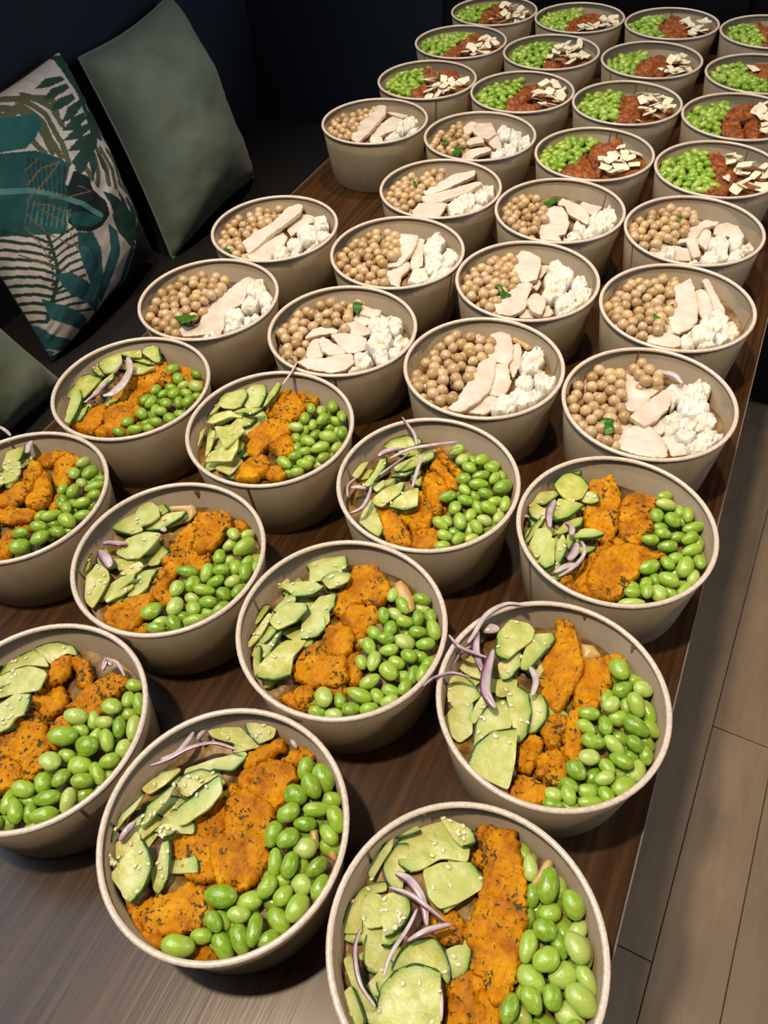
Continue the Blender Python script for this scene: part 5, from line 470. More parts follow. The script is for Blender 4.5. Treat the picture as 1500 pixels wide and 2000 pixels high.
'B2': [["rp",[[-56.8,-34.1],[-61.0,-23.1],[-57.2,-6.9],[-63.1,9.8],[-58.6,30.9],[-44.5,49.1],[-30.3,49.6],[-19.1,51.9],[-9.4,51.5],[-5.3,33.6],[-7.9,21.3],[-11.0,10.7],[-9.9,-10.7],[-12.9,-29.6],[-13.2,-51.9],[-23.5,-54.3],[-43.1,-43.0]]],["wc",[[-11.9,-58.0],[-8.6,-38.0],[-8.0,-9.9],[-7.6,13.8],[-2.2,24.7],[4.2,23.2],[10.4,2.5],[13.0,-17.3],[8.7,-36.3],[0.4,-55.3]],"",[-0.2,-15.7,-9.0],[-0.081,0.008]],["wc",[[-6.5,30.5],[-8.3,48.6],[-14.2,60.0],[-7.1,69.9],[2.7,70.1],[11.6,53.3],[16.0,36.8],[14.8,26.9],[4.2,26.9],[-2.0,31.1]],"",[1.2,45.7,-12.5],[-0.114,0.015]],["wc",[[5.0,17.6],[15.1,25.1],[21.0,13.3],[26.4,2.5],[27.5,-10.1],[22.7,-18.9],[13.1,-20.3],[11.9,-7.8]],"",[17.9,-0.0,-12.5],[-0.101,0.056]],["wc",[[18.2,24.2],[10.0,58.3],[13.8,64.6],[20.0,53.0],[25.0,34.4],[25.2,13.6]],"",[18.8,41.1,-16.0],[0.114,0.047]],["wc",[[0.2,-48.6],[5.8,-33.8],[12.5,-21.6],[21.8,-19.4],[20.4,-37.2],[18.3,-43.4]],"",[13.2,-34.1,-16.0],[-0.045,0.072]],["wc",[[-31.3,55.8],[-26.8,63.4],[-22.2,59.2],[-21.0,48.0],[-25.8,47.8]],"",[-25.4,54.8,-16.0],[-0.052,0.136]],["fe",[[28.0,27.1],[26.4,42.7],[35.0,55.7],[31.8,62.7],[38.4,58.8],[46.4,41.1],[44.4,21.9],[35.7,17.3]],"",[36.5,41.9,-9.6],[-0.081,-0.062]],["fe",[[29.6,5.9],[33.2,15.3],[43.0,12.5],[47.5,1.7],[44.5,-5.7],[35.9,-6.1]],"",[39.0,3.9,-9.8],[0.106,0.035]],["fe",[[44.0,17.2],[48.6,31.4],[54.0,24.3],[63.8,20.6],[66.2,4.7],[58.9,-3.5],[50.1,4.2]],"",[55.2,14.0,-10.8],[0.114,-0.118]],["fe",[[29.8,-13.9],[37.1,-2.7],[46.7,-8.6],[52.8,-20.7],[46.0,-29.7],[37.0,-22.2]],"",[41.6,-16.4,-12.3],[0.067,-0.022]],["fe",[[20.5,-34.8],[25.8,-18.9],[33.5,-18.6],[43.5,-28.7],[38.0,-37.8],[26.8,-42.9]],"",[31.4,-30.3,-12.3],[0.012,0.118]],["fe",[[46.2,-7.4],[49.4,0.1],[59.6,-4.7],[58.9,-16.7],[53.4,-23.2]],"",[53.5,-10.5,-10.4],[-0.036,-0.097]],["pa",[[4.2,69.8],[11.2,68.9],[20.3,66.7],[29.6,62.9],[24.6,57.4],[15.3,63.8],[8.6,62.5]],"",[17.1,67.5,-15.7],[-0.086,0.08]]],
'B3': [["rp",[[-64.2,-16.7],[-65.6,9.4],[-55.4,36.4],[-45.2,48.5],[-30.1,59.0],[-10.5,65.4],[-8.3,59.0],[-11.1,41.4],[-2.5,16.7],[-7.5,7.0],[-19.1,12.4],[-39.4,0.9],[-33.1,-19.8],[-22.4,-41.7],[-30.6,-46.7],[-46.9,-41.9],[-55.9,-28.4]]],["wc",[[-27.3,-46.9],[-19.4,-38.7],[-4.0,-35.4],[7.1,-26.2],[20.3,-21.5],[26.4,-30.4],[21.8,-41.8],[10.7,-48.1],[-5.0,-50.1],[-14.6,-50.2]],"",[1.7,-38.9,-12.5],[-0.002,0.185]],["wc",[[-33.9,-16.6],[-33.8,-1.6],[-26.0,7.2],[-15.1,10.0],[-9.0,7.5],[-18.1,-1.0],[-27.0,-7.5]],"",[-23.3,-0.3,-9.0],[-0.107,0.018]],["wc",[[-13.5,-0.4],[-4.8,6.6],[8.0,10.2],[19.9,10.7],[26.9,-1.6],[20.9,-11.5],[11.2,-16.2],[-2.7,-7.4]],"",[8.3,-1.3,-12.5],[-0.108,0.055]],["wc",[[-19.5,-14.3],[-17.5,-8.7],[-5.7,-12.8],[9.1,-16.0],[12.9,-21.2],[-0.6,-29.9],[-9.2,-27.1]],"",[-4.3,-18.6,-9.0],[-0.106,0.021]],["wc",[[-24.3,-36.4],[-27.6,-23.5],[-28.3,-12.9],[-23.7,-7.5],[-12.8,-21.2],[-7.4,-31.5],[-14.7,-36.1]],"",[-19.8,-24.2,-12.5],[-0.022,0.033]],["wc",[[-13.9,32.0],[0.8,29.8],[17.1,26.5],[20.2,20.0],[12.2,11.5],[2.2,12.0],[-8.1,22.7]],"",[4.4,22.0,-12.5],[-0.108,-0.031]],["wc",[[-6.5,42.4],[-5.9,56.8],[6.1,53.0],[17.7,51.1],[19.4,43.5],[8.0,41.2]],"",[6.5,48.0,-9.0],[0.113,0.003]],["wc",[[-6.1,33.7],[-5.3,42.3],[8.8,44.3],[13.0,32.8],[8.4,29.4]],"",[3.8,36.5,-12.5],[0.002,0.057]],["fe",[[16.0,26.9],[11.6,41.5],[18.2,48.4],[27.0,47.9],[33.4,36.6],[32.4,25.6],[26.9,14.3]],"",[23.7,34.4,-10.4],[-0.1,-0.045]],["fe",[[25.1,49.3],[33.4,52.8],[42.9,47.9],[47.3,33.9],[43.8,26.9],[33.4,36.4]],"",[37.7,41.1,-12.1],[0.01,0.101]],["fe",[[25.4,-2.7],[24.2,9.5],[26.3,22.9],[35.1,32.9],[47.4,14.0],[49.0,-2.1],[40.9,-12.5]],"",[35.5,8.7,-10.1],[0.086,-0.069]],["fe",[[47.8,12.8],[49.5,24.8],[61.2,25.3],[63.5,14.8],[59.3,5.8]],"",[56.3,16.6,-12.4],[0.01,-0.003]],["fe",[[21.7,-19.6],[31.2,-12.2],[42.7,-21.5],[43.5,-33.1],[35.2,-39.9]],"",[34.9,-25.4,-10.2],[-0.03,0.03]],["fe",[[38.0,-11.9],[43.6,-3.6],[52.0,-6.3],[58.3,-20.0],[52.7,-25.3]],"",[49.0,-13.5,-9.6],[0.099,-0.046]],["fe",[[51.1,-4.6],[54.4,3.5],[63.7,1.2],[60.1,-13.8]],"",[57.3,-3.5,-10.7],[0.078,-0.066]],["fe",[[28.3,-45.1],[28.9,-34.7],[36.8,-38.8]],"",[31.3,-39.5,-12.0],[-0.045,-0.099]],["he",[[-13.1,49.0],[-10.3,53.8],[-2.5,50.7],[-1.5,35.6],[-8.4,39.5]],"",[-7.1,45.7,-5.5],[0.109,0.128]],["he",[[-31.2,-54.8],[-28.6,-51.0],[-23.9,-57.1]],"",[-27.9,-54.3,-5.5],[-0.075,-0.148]]],
'B4': [["rp",[[-50.1,-43.5],[-60.7,-20.8],[-66.1,4.3],[-59.0,30.2],[-44.3,46.3],[-28.6,56.4],[-12.0,47.8],[-4.5,24.8],[-10.3,11.5],[-5.9,-8.7],[-17.2,-20.9],[-18.4,-39.6],[-4.4,-54.8],[-23.8,-57.0]]],["wc",[[-17.9,-39.4],[-19.1,-29.9],[-6.3,-33.6],[0.2,-25.2],[-5.8,-2.4],[-5.3,24.6],[-0.8,51.8],[4.2,69.7],[17.1,66.6],[13.9,50.9],[22.4,27.9],[16.7,11.6],[23.6,-10.8],[27.9,-28.7],[12.6,-36.5],[-4.7,-48.9]],"",[4.9,2.2,-16.0],[-0.1,0.019]],["fe",[[13.7,49.9],[20.4,59.5],[26.6,64.9],[40.6,46.4],[33.1,35.4],[23.2,37.1]],"",[26.4,49.0,-12.2],[-0.017,0.018]],["fe",[[27.3,16.7],[29.5,30.5],[42.2,29.1],[46.4,16.1],[37.0,8.9]],"",[36.5,20.2,-11.5],[-0.105,0.048]],["fe",[[29.9,38.0],[37.6,51.3],[53.8,38.5],[54.0,23.7],[42.1,29.3]],"",[43.6,36.1,-12.3],[-0.072,-0.051]],["fe",[[52.7,15.0],[52.9,29.0],[56.9,33.9],[61.5,11.4]],"",[56.0,22.3,-11.0],[-0.096,-0.019]],["fe",[[21.5,-7.9],[18.9,4.5],[32.5,8.2],[42.5,-2.1],[38.9,-15.9],[30.0,-18.3]],"",[30.8,-5.3,-11.2],[0.061,0.013]],["fe",[[33.5,-22.9],[45.6,-14.7],[55.1,-19.0],[46.1,-32.0],[38.3,-33.2]],"",[43.7,-24.4,-8.9],[0.037,0.062]],["fe",[[45.3,-6.7],[53.4,5.5],[63.6,-0.3],[53.6,-17.7]],"",[54.0,-4.8,-10.2],[-0.014,0.076]],["fe",[[20.3,-47.9],[24.3,-35.5],[34.6,-40.4],[34.2,-45.1]],"",[28.3,-42.2,-9.9],[0.109,0.055]],["he",[[-22.2,-34.8],[-15.4,-26.7],[1.3,-24.9],[2.2,-33.7],[-4.2,-44.5]],"",[-7.6,-33.0,-5.5],[0.08,-0.093]]],
'B8': [["rp",[[-61.8,-24.0],[-65.0,-13.2],[-64.3,16.1],[-58.9,26.3],[-45.5,48.2],[-27.2,56.8],[-22.0,44.4],[-18.4,21.3],[-32.7,6.0],[-29.2,-6.2],[-32.0,-23.7],[-15.9,-46.8],[-20.4,-54.7],[-44.1,-47.3]]],["wc",[[-33.8,-24.5],[-29.4,0.5],[-17.8,24.4],[-16.4,56.5],[-7.7,69.4],[0.2,65.9],[4.7,50.5],[-0.1,27.6],[-8.7,-4.6],[-12.2,-40.8],[-23.8,-34.4]],"",[-13.3,16.6,-9.0],[0.075,0.052]],["wc",[[-18.9,-42.8],[-10.8,-28.5],[-11.6,-1.6],[-7.8,21.5],[7.1,11.9],[11.7,-2.9],[6.2,-19.4],[13.6,-38.5],[-6.7,-47.7]],"",[-1.9,-16.8,-16.0],[-0.089,-0.024]],["wc",[[-0.7,26.2],[-4.8,47.4],[-1.4,62.6],[15.3,63.8],[19.4,52.3],[11.4,35.3],[10.9,15.5]],"",[7.2,43.1,-16.0],[-0.079,0.023]],["fe",[[21.9,54.8],[36.1,58.3],[48.9,39.7],[46.2,25.6],[37.0,28.9]],"",[38.1,41.3,-9.8],[-0.051,-0.105]],["fe",[[16.3,21.4],[17.6,39.2],[32.5,36.6],[49.2,9.7],[45.7,-4.0],[29.2,5.6]],"",[31.9,17.8,-9.4],[0.014,-0.113]],["fe",[[17.9,-5.3],[19.0,9.2],[34.9,4.0],[39.3,-10.8],[25.2,-15.1]],"",[27.3,-3.7,-12.3],[-0.089,-0.034]],["fe",[[14.5,-34.6],[11.7,-16.9],[23.8,-18.1],[36.4,-40.1],[24.3,-44.9]],"",[22.2,-31.0,-9.1],[0.108,0.027]],["fe",[[41.7,16.0],[43.1,30.7],[57.7,29.5],[56.9,11.7],[49.3,5.2]],"",[49.7,18.6,-11.6],[-0.017,-0.033]],["fe",[[33.3,-38.9],[34.0,-20.4],[42.3,-15.9],[44.6,-26.8]],"",[38.6,-25.5,-11.2],[-0.117,0.02]],["fe",[[48.4,-22.6],[53.3,-2.0],[57.8,3.3],[54.4,-17.0]],"",[53.5,-9.6,-9.2],[0.054,-0.097]],["he",[[-37.7,-55.1],[-39.8,-43.5],[-26.8,-54.4],[-25.5,-62.0]],"",[-32.4,-53.8,-5.5],[0.012,-0.132]]],
'B7': [["rp",[[-58.0,-32.1],[-66.3,-0.2],[-63.9,17.6],[-57.8,32.5],[-46.3,47.4],[-29.7,53.8],[-17.4,43.8],[-4.7,6.9],[-9.8,-14.8],[6.9,-47.0],[-4.3,-54.2],[-31.2,-48.3]]],["wc",[[-20.8,25.4],[-28.9,51.8],[0.7,55.4],[5.1,40.7],[7.1,22.8],[4.2,-4.9],[-11.5,-11.7],[-5.2,7.7]],"",[-6.1,23.1,-12.5],[0.05,0.067]],["wc",[[2.5,33.0],[2.7,55.0],[9.3,53.0],[17.3,29.5],[25.8,9.4],[13.8,2.5]],"",[12.0,30.2,-16.0],[0.105,0.151]],["wc",[[2.0,-37.0],[-5.8,-19.8],[4.5,-5.6],[9.2,9.2],[15.2,-0.4],[12.7,-19.9],[18.3,-36.6]],"",[8.0,-15.9,-16.0],[-0.092,0.036]],["fe",[[14.8,40.4],[20.0,64.1],[23.6,66.4],[36.2,52.1],[37.2,31.3],[32.6,15.7],[22.0,25.5]],"",[26.9,42.7,-8.8],[-0.009,-0.016]],["fe",[[25.3,17.5],[32.1,30.3],[46.5,21.9],[49.2,-2.4],[38.5,-7.4]],"",[38.4,11.8,-10.7],[0.064,0.105]],["fe",[[26.8,-32.8],[22.8,-9.0],[36.5,-6.8],[48.2,-26.2],[37.4,-38.4]],"",[34.4,-22.8,-10.4],[0.113,0.023]],["fe",[[41.5,29.9],[41.8,47.6],[60.0,34.2],[59.0,13.5],[50.3,8.0]],"",[50.6,26.5,-12.1],[0.075,-0.019]],["fe",[[45.1,-18.7],[49.4,5.8],[61.4,12.2],[61.8,-11.4],[52.8,-28.6]],"",[54.1,-8.3,-12.3],[0.115,-0.112]]],
'B11': [["rp",[[-58.6,-28.5],[-65.4,10.7],[-52.7,40.2],[-43.1,31.3],[-30.5,58.8],[-15.0,55.4],[-15.0,20.1],[-29.1,3.3],[-20.5,-21.4],[-22.2,-44.9],[-35.2,-51.3]]],["wc",[[-31.2,3.5],[-21.6,9.4],[-12.1,32.9],[-2.0,53.4],[19.7,67.8],[23.1,56.1],[-2.5,14.4],[-15.9,0.6]],"",[-5.4,29.6,-9.0],[0.018,0.076]],["wc",[[-24.2,-3.5],[-9.0,5.7],[10.8,20.8],[32.1,39.8],[40.8,37.3],[29.9,14.4],[0.2,-14.3],[-17.4,-15.0]],"",[7.9,10.6,-9.0],[0.092,0.054]],["wc",[[-19.4,-42.5],[-18.3,-22.0],[2.7,-10.7],[13.0,-9.6],[14.4,-39.5],[-12.2,-49.9]],"",[-3.3,-29.2,-12.5],[-0.068,0.026]],["fe",[[14.7,-11.3],[19.5,11.2],[35.6,-0.2],[40.2,-27.2],[29.4,-38.7]],"",[28.0,-13.5,-11.7],[0.015,-0.034]],["fe",[[23.0,4.5],[27.3,21.6],[43.2,10.5],[46.1,-12.9],[38.1,-16.9]],"",[35.6,1.2,-9.5],[-0.062,-0.036]],["fe",[[31.8,30.7],[36.3,44.9],[47.6,35.4],[57.1,9.3],[45.3,5.0]],"",[43.7,24.9,-11.5],[0.116,0.082]],["fe",[[41.9,40.4],[51.8,45.4],[61.4,21.0],[54.9,15.0]],"",[52.6,30.3,-9.1],[0.028,-0.024]],["fe",[[39.5,-20.3],[48.4,-3.4],[59.1,-1.5],[53.7,-17.6]],"",[50.2,-10.7,-11.9],[0.08,-0.002]],["he",[[-47.2,21.9],[-41.2,22.2],[-35.0,5.7],[-38.0,5.5]],"",[-40.3,13.8,-5.5],[-0.185,-0.132]]],
'B12': [["rp",[[-58.7,-30.9],[-66.3,2.0],[-49.4,44.2],[-42.7,50.7],[-34.6,24.2],[-43.0,11.8],[-22.2,8.8],[-10.7,-15.7],[-21.6,-42.1],[-43.7,-40.2]]],["wc",[[-44.0,31.4],[-34.5,61.5],[-26.6,61.3],[-25.6,35.3],[-34.5,24.2]],"",[-33.8,43.9,-12.5],[-0.096,0.132]],["wc",[[-26.7,43.9],[-27.4,64.3],[-8.7,69.6],[10.4,37.3],[4.5,17.9],[-15.1,30.4]],"",[-10.7,45.2,-12.5],[0.096,0.008]],["wc",[[-21.3,6.4],[-4.8,19.5],[6.1,1.4],[-13.7,-7.8]],"",[-8.4,4.9,-9.0],[0.071,0.038]],["wc",[[-16.6,-38.5],[-7.9,-17.4],[13.6,-7.3],[21.8,-12.7],[4.8,-28.5],[2.4,-38.7]],"",[3.0,-23.9,-12.5],[0.044,0.167]],["wc",[[-2.7,26.6],[11.8,39.9],[27.2,14.7],[18.5,9.6]],"",[13.8,22.6,-16.0],[0.03,0.152]],["fe",[[9.8,45.1],[11.2,65.7],[24.5,58.8],[30.6,28.8],[21.7,23.5]],"",[19.6,44.2,-11.0],[-0.118,0.003]],["fe",[[27.3,50.3],[41.5,52.6],[49.3,16.2],[40.5,11.5]],"",[39.7,32.4,-10.2],[-0.076,-0.027]],["fe",[[43.8,32.7],[54.3,44.4],[66.1,15.9],[55.5,3.8]],"",[55.9,24.8,-11.2],[-0.114,-0.045]],["fe",[[23.9,-18.4],[29.9,-0.2],[43.2,-8.5],[40.3,-29.6],[29.2,-33.0]],"",[33.3,-18.0,-11.0],[-0.006,0.049]],["fe",[[29.8,12.3],[42.1,12.8],[54.7,-6.2],[45.9,-22.0]],"",[43.2,-0.9,-10.9],[0.116,0.076]],["he",[[-44.5,-27.8],[-46.7,-11.7],[-34.5,-20.5]],"",[-41.9,-20.0,-5.5],[0.17,0.077]],["he",[[-27.9,-37.2],[-24.9,-23.4],[-11.6,-30.2],[-10.0,-56.0]],"",[-18.5,-36.8,-5.5],[0.068,0.015]]],
'B13': [["rp",[[-63.6,-18.6],[-65.9,6.5],[-59.0,30.2],[-50.9,42.5],[-37.2,54.9],[-32.4,57.8],[-27.4,60.4],[-23.0,56.9],[-28.4,13.0],[-23.4,-25.9],[-21.0,-44.7],[-43.5,-37.2]]],["wc",[[-18.7,-37.8],[-26.8,-16.6],[-28.7,33.7],[-26.9,65.4],[-14.0,66.4],[-3.6,41.3],[-3.2,-4.7],[-4.9,-44.6]],"",[-15.9,12.2,-9.0],[0.072,0.047]],["wc",[[-6.5,-14.3],[-6.4,20.7],[5.4,46.8],[21.7,42.0],[24.3,15.1],[12.6,5.0],[-0.6,-16.9]],"",[7.2,13.9,-16.0],[0.022,0.123]],["wc",[[-16.0,67.8],[-1.3,69.7],[21.7,66.2],[17.5,56.3],[-5.4,64.9]],"",[3.0,70.7,-16.0],[0.005,0.028]],["fe",[[20.2,29.7],[24.5,40.8],[41.9,4.3],[30.0,7.9]],"",[29.2,20.5,-12.2],[-0.099,-0.035]],["fe",[[27.2,34.9],[33.8,51.9],[49.1,37.9],[51.7,15.8],[38.8,14.0]],"",[40.2,30.8,-10.2],[0.062,0.051]],["fe",[[10.9,-39.4],[0.0,-12.3],[16.1,-16.7],[30.6,-37.7]],"",[14.5,-26.7,-11.3],[0.103,-0.054]],["fe",[[26.6,-24.4],[35.1,-3.1],[46.9,-14.4],[35.3,-28.6]],"",[36.0,-17.7,-9.6],[-0.103,0.061]],["fe",[[48.2,13.4],[59.9,17.9],[59.5,-2.2],[47.9,-6.6]],"",[53.9,5.6,-9.8],[0.11,0.095]]],
'B5': [["rp",[[-65.8,-8.3],[-64.1,17.0],[-57.2,33.4],[-42.4,51.0],[-25.1,61.3],[-19.6,63.3],[-3.3,63.5],[-9.3,52.3],[-3.8,19.2],[-4.9,-14.6],[-7.9,-31.8],[-18.9,-47.7],[-30.8,-44.3],[-45.7,-33.9]]],["wc",[[-9.4,41.4],[-3.0,48.1],[2.9,57.4],[9.3,43.9],[17.2,23.5],[22.4,-0.3],[18.6,-12.7],[8.6,-21.6],[0.9,-17.1],[-6.8,5.9],[-3.1,23.8]],"",[5.4,17.0,-9.0],[0.045,0.161]],["wc",[[12.2,49.7],[15.7,55.2],[24.5,50.7],[33.6,27.0],[32.4,16.0],[25.8,10.8],[17.3,30.4]],"",[23.1,34.0,-12.5],[0.057,0.107]],["wc",[[15.6,63.0],[17.0,68.8],[20.8,67.7],[31.3,48.2],[44.4,27.3],[44.6,20.0],[36.3,22.1],[24.2,49.1]],"",[29.6,45.9,-9.0],[-0.07,0.084]],["wc",[[-20.3,-43.2],[-9.2,-29.1],[1.6,-28.5],[11.9,-31.9],[14.4,-44.5],[9.0,-49.6],[-8.4,-48.1]],"",[-0.1,-39.3,-12.5],[0.095,0.017]],["wc",[[-4.3,-21.8],[-3.5,-5.5],[6.5,-21.6]],"",[-0.4,-16.3,-16.0],[0.114,0.091]],["fe",[[26.9,3.0],[36.3,21.3],[50.7,16.6],[49.7,1.3],[43.8,-10.4],[31.3,-9.2]],"",[39.8,3.7,-10.9],[-0.119,-0.026]],["fe",[[44.6,-1.1],[54.6,8.7],[63.6,-6.2],[59.0,-16.1],[48.8,-12.1]],"",[54.2,-5.4,-11.8],[0.037,0.096]],["fe",[[20.8,-17.7],[27.2,-5.0],[38.8,-9.4],[43.0,-22.2],[33.2,-33.7],[25.5,-32.4]],"",[31.4,-20.2,-8.9],[0.027,-0.027]],["fe",[[12.7,-31.9],[17.6,-20.7],[25.8,-29.8],[27.1,-42.6],[20.6,-47.5]],"",[20.8,-34.6,-12.1],[0.045,0.013]],["fe",[[30.8,-42.2],[40.2,-30.3],[48.4,-34.0],[39.4,-42.4]],"",[39.7,-37.2,-9.6],[-0.03,0.093]],["fe",[[43.4,-13.8],[49.9,-6.4],[57.0,-17.9],[48.8,-28.1]],"",[49.8,-16.6,-11.6],[-0.047,-0.056]],["he",[[-18.9,-12.5],[-10.8,-13.9],[-11.2,-21.4],[-15.6,-21.6]],"",[-14.1,-17.4,-5.5],[0.049,0.159]],["he",[[-7.8,4.5],[-3.7,12.5],[-3.3,5.0]],"",[-4.9,7.4,-5.5],[-0.133,0.053]]],
'B9': [["rp",[[-65.6,-7.7],[-64.3,16.1],[-54.7,37.4],[-41.6,51.6],[-20.5,62.6],[-2.2,54.9],[0.9,45.0],[-6.4,28.9],[-10.0,1.3],[-13.9,-10.4],[-26.8,-14.9],[-29.7,-31.2],[-44.2,-33.8],[-58.6,-21.0]]],["wc",[[-15.7,-10.5],[-9.8,3.5],[-3.7,30.5],[7.1,47.4],[22.2,46.7],[19.8,38.3],[7.6,30.4],[4.4,6.7],[15.5,-27.6],[9.5,-33.8],[-3.7,-2.7]],"",[4.8,11.3,-12.5],[0.064,0.014]],["wc",[[-37.2,-33.8],[-26.7,-12.7],[-20.7,-16.5],[-11.4,-12.2],[1.5,-12.7],[7.5,-29.0],[-8.5,-36.5],[-18.1,-38.8]],"",[-14.2,-24.1,-16.0],[-0.105,0.096]],["wc",[[20.2,26.4],[21.0,40.5],[29.5,46.9],[42.8,41.8],[51.2,29.1],[51.8,19.5],[39.1,23.3],[26.6,25.3]],"",[35.4,31.5,-12.5],[0.079,0.171]],["wc",[[3.8,9.1],[7.7,33.6],[15.4,32.9],[19.9,15.1],[20.1,-5.6],[11.4,1.5]],"",[13.1,14.3,-16.0],[0.055,0.06]],["wc",[[-26.9,-6.5],[-25.0,7.6],[-15.3,4.0],[-19.2,-12.8]],"",[-21.6,-2.0,-12.5],[-0.018,0.087]],["fe",[[20.8,-8.4],[20.6,8.4],[31.0,22.1],[40.3,1.1],[34.0,-14.4],[26.5,-20.8]],"",[28.9,-2.1,-8.9],[-0.047,-0.053]],["fe",[[37.6,13.4],[45.0,29.6],[52.6,15.9],[50.8,-7.6],[43.3,-3.2]],"",[45.9,9.5,-10.1],[0.112,-0.075]],["fe",[[53.6,4.7],[59.6,13.9],[66.0,8.5],[64.8,-4.1],[56.1,-3.7]],"",[60.0,3.8,-12.4],[-0.092,0.015]],["fe",[[44.4,-17.4],[48.8,-4.9],[59.9,-5.8],[58.1,-20.8],[46.1,-38.6]],"",[51.4,-17.6,-10.1],[-0.076,-0.074]],["fe",[[16.4,-35.3],[21.3,-22.7],[31.5,-19.9],[35.7,-36.7],[23.3,-46.7]],"",[25.7,-32.3,-10.1],[0.035,0.046]],["fe",[[29.6,-16.6],[39.9,-11.0],[43.5,-26.3],[36.4,-35.0]],"",[37.4,-22.3,-9.6],[-0.105,-0.004]],["fe",[[-18.4,-45.4],[-20.1,-24.1],[-12.5,-25.6],[-9.4,-49.1]],"",[-15.1,-36.1,-9.2],[0.11,-0.044]],["fe",[[5.8,-50.4],[11.3,-42.9],[19.7,-48.9]],"",[12.3,-47.4,-9.1],[0.035,0.102]],["he",[[-21.7,28.6],[-19.5,36.7],[-13.7,27.7],[-17.9,23.3]],"",[-18.2,29.1,-5.5],[-0.108,0.079]]],
'B6': [["rp",[[-64.2,-16.4],[-65.9,-7.3],[-65.2,11.7],[-60.6,26.8],[-53.5,39.1],[-42.6,50.8],[-33.4,56.4],[-25.4,39.7],[-24.3,23.0],[-12.4,14.9],[-8.6,-0.1],[-15.6,-12.6],[-20.5,-24.3],[-19.9,-41.5],[-17.9,-50.3],[-27.5,-48.1],[-44.3,-38.9],[-55.2,-31.1]]],["wc",[[-22.6,17.9],[-24.8,34.4],[-28.7,52.8],[-25.9,65.7],[-15.9,62.9],[-3.2,55.6],[1.9,43.3],[3.8,26.9],[5.5,18.0],[-1.7,12.9],[-9.6,9.5]],"",[-11.0,36.3,-9.0],[0.082,0.074]],["wc",[[-20.2,-41.2],[-20.9,-30.0],[-13.7,-18.6],[-9.3,1.5],[-1.1,10.7],[4.7,6.7],[6.0,-14.3],[9.9,-29.5],[7.5,-42.0],[-1.8,-53.2],[-12.4,-54.0]],"",[-4.7,-24.3,-9.0],[-0.096,0.006]],["wc",[[9.5,-25.5],[9.4,-11.6],[13.6,-7.4],[25.3,-13.4],[27.6,-24.1],[28.5,-41.0],[19.0,-38.2]],"",[19.0,-23.2,-9.0],[-0.082,-0.018]],["wc",[[7.1,-42.5],[7.5,-27.7],[17.1,-30.1],[29.6,-15.0],[37.6,-24.6],[34.2,-29.3],[16.1,-40.3]],"",[21.3,-30.0,-16.0],[-0.084,0.108]],["wc",[[1.1,37.7],[1.2,55.0],[6.9,55.6],[7.8,45.6],[5.1,32.6]],"",[4.4,45.3,-16.0],[-0.095,0.142]],["wc",[[2.1,16.9],[5.3,27.5],[9.9,20.3],[8.8,10.3]],"",[6.5,18.7,-16.0],[0.057,0.156]],["fe",[[7.8,46.9],[15.5,58.6],[22.5,53.9],[38.0,43.1],[40.4,31.3],[35.1,19.7],[26.0,31.5],[12.6,38.9]],"",[24.8,40.4,-9.3],[0.051,0.102]],["fe",[[12.8,22.9],[14.9,33.9],[26.1,29.9],[37.6,17.5],[39.8,2.9],[29.7,-9.7],[18.3,-4.5],[18.4,9.0]],"",[24.8,12.6,-8.7],[0.03,0.112]],["fe",[[41.9,30.8],[42.2,46.0],[50.5,48.4],[58.3,31.4],[55.8,20.1],[46.8,16.9]],"",[49.4,32.3,-12.1],[-0.095,-0.105]],["fe",[[48.0,13.3],[52.7,23.4],[62.5,27.5],[65.4,8.7],[61.1,-3.0],[52.4,1.2]],"",[57.0,11.7,-11.7],[-0.03,-0.01]],["fe",[[35.0,-9.5],[39.8,3.7],[44.4,14.6],[52.4,0.8],[51.9,-13.1],[42.8,-29.4]],"",[44.4,-5.7,-9.8],[0.058,-0.1]],["fe",[[43.4,-33.9],[42.2,-22.6],[50.1,-5.7],[61.7,-5.4],[55.6,-17.6],[48.6,-30.0]],"",[50.2,-19.3,-10.9],[0.01,-0.03]],["he",[[-28.6,-14.9],[-25.5,-11.2],[-18.4,-18.4],[-8.3,-21.8],[-16.3,-33.7],[-21.0,-23.6]],"",[-19.7,-20.7,-5.5],[-0.153,0.039]]],
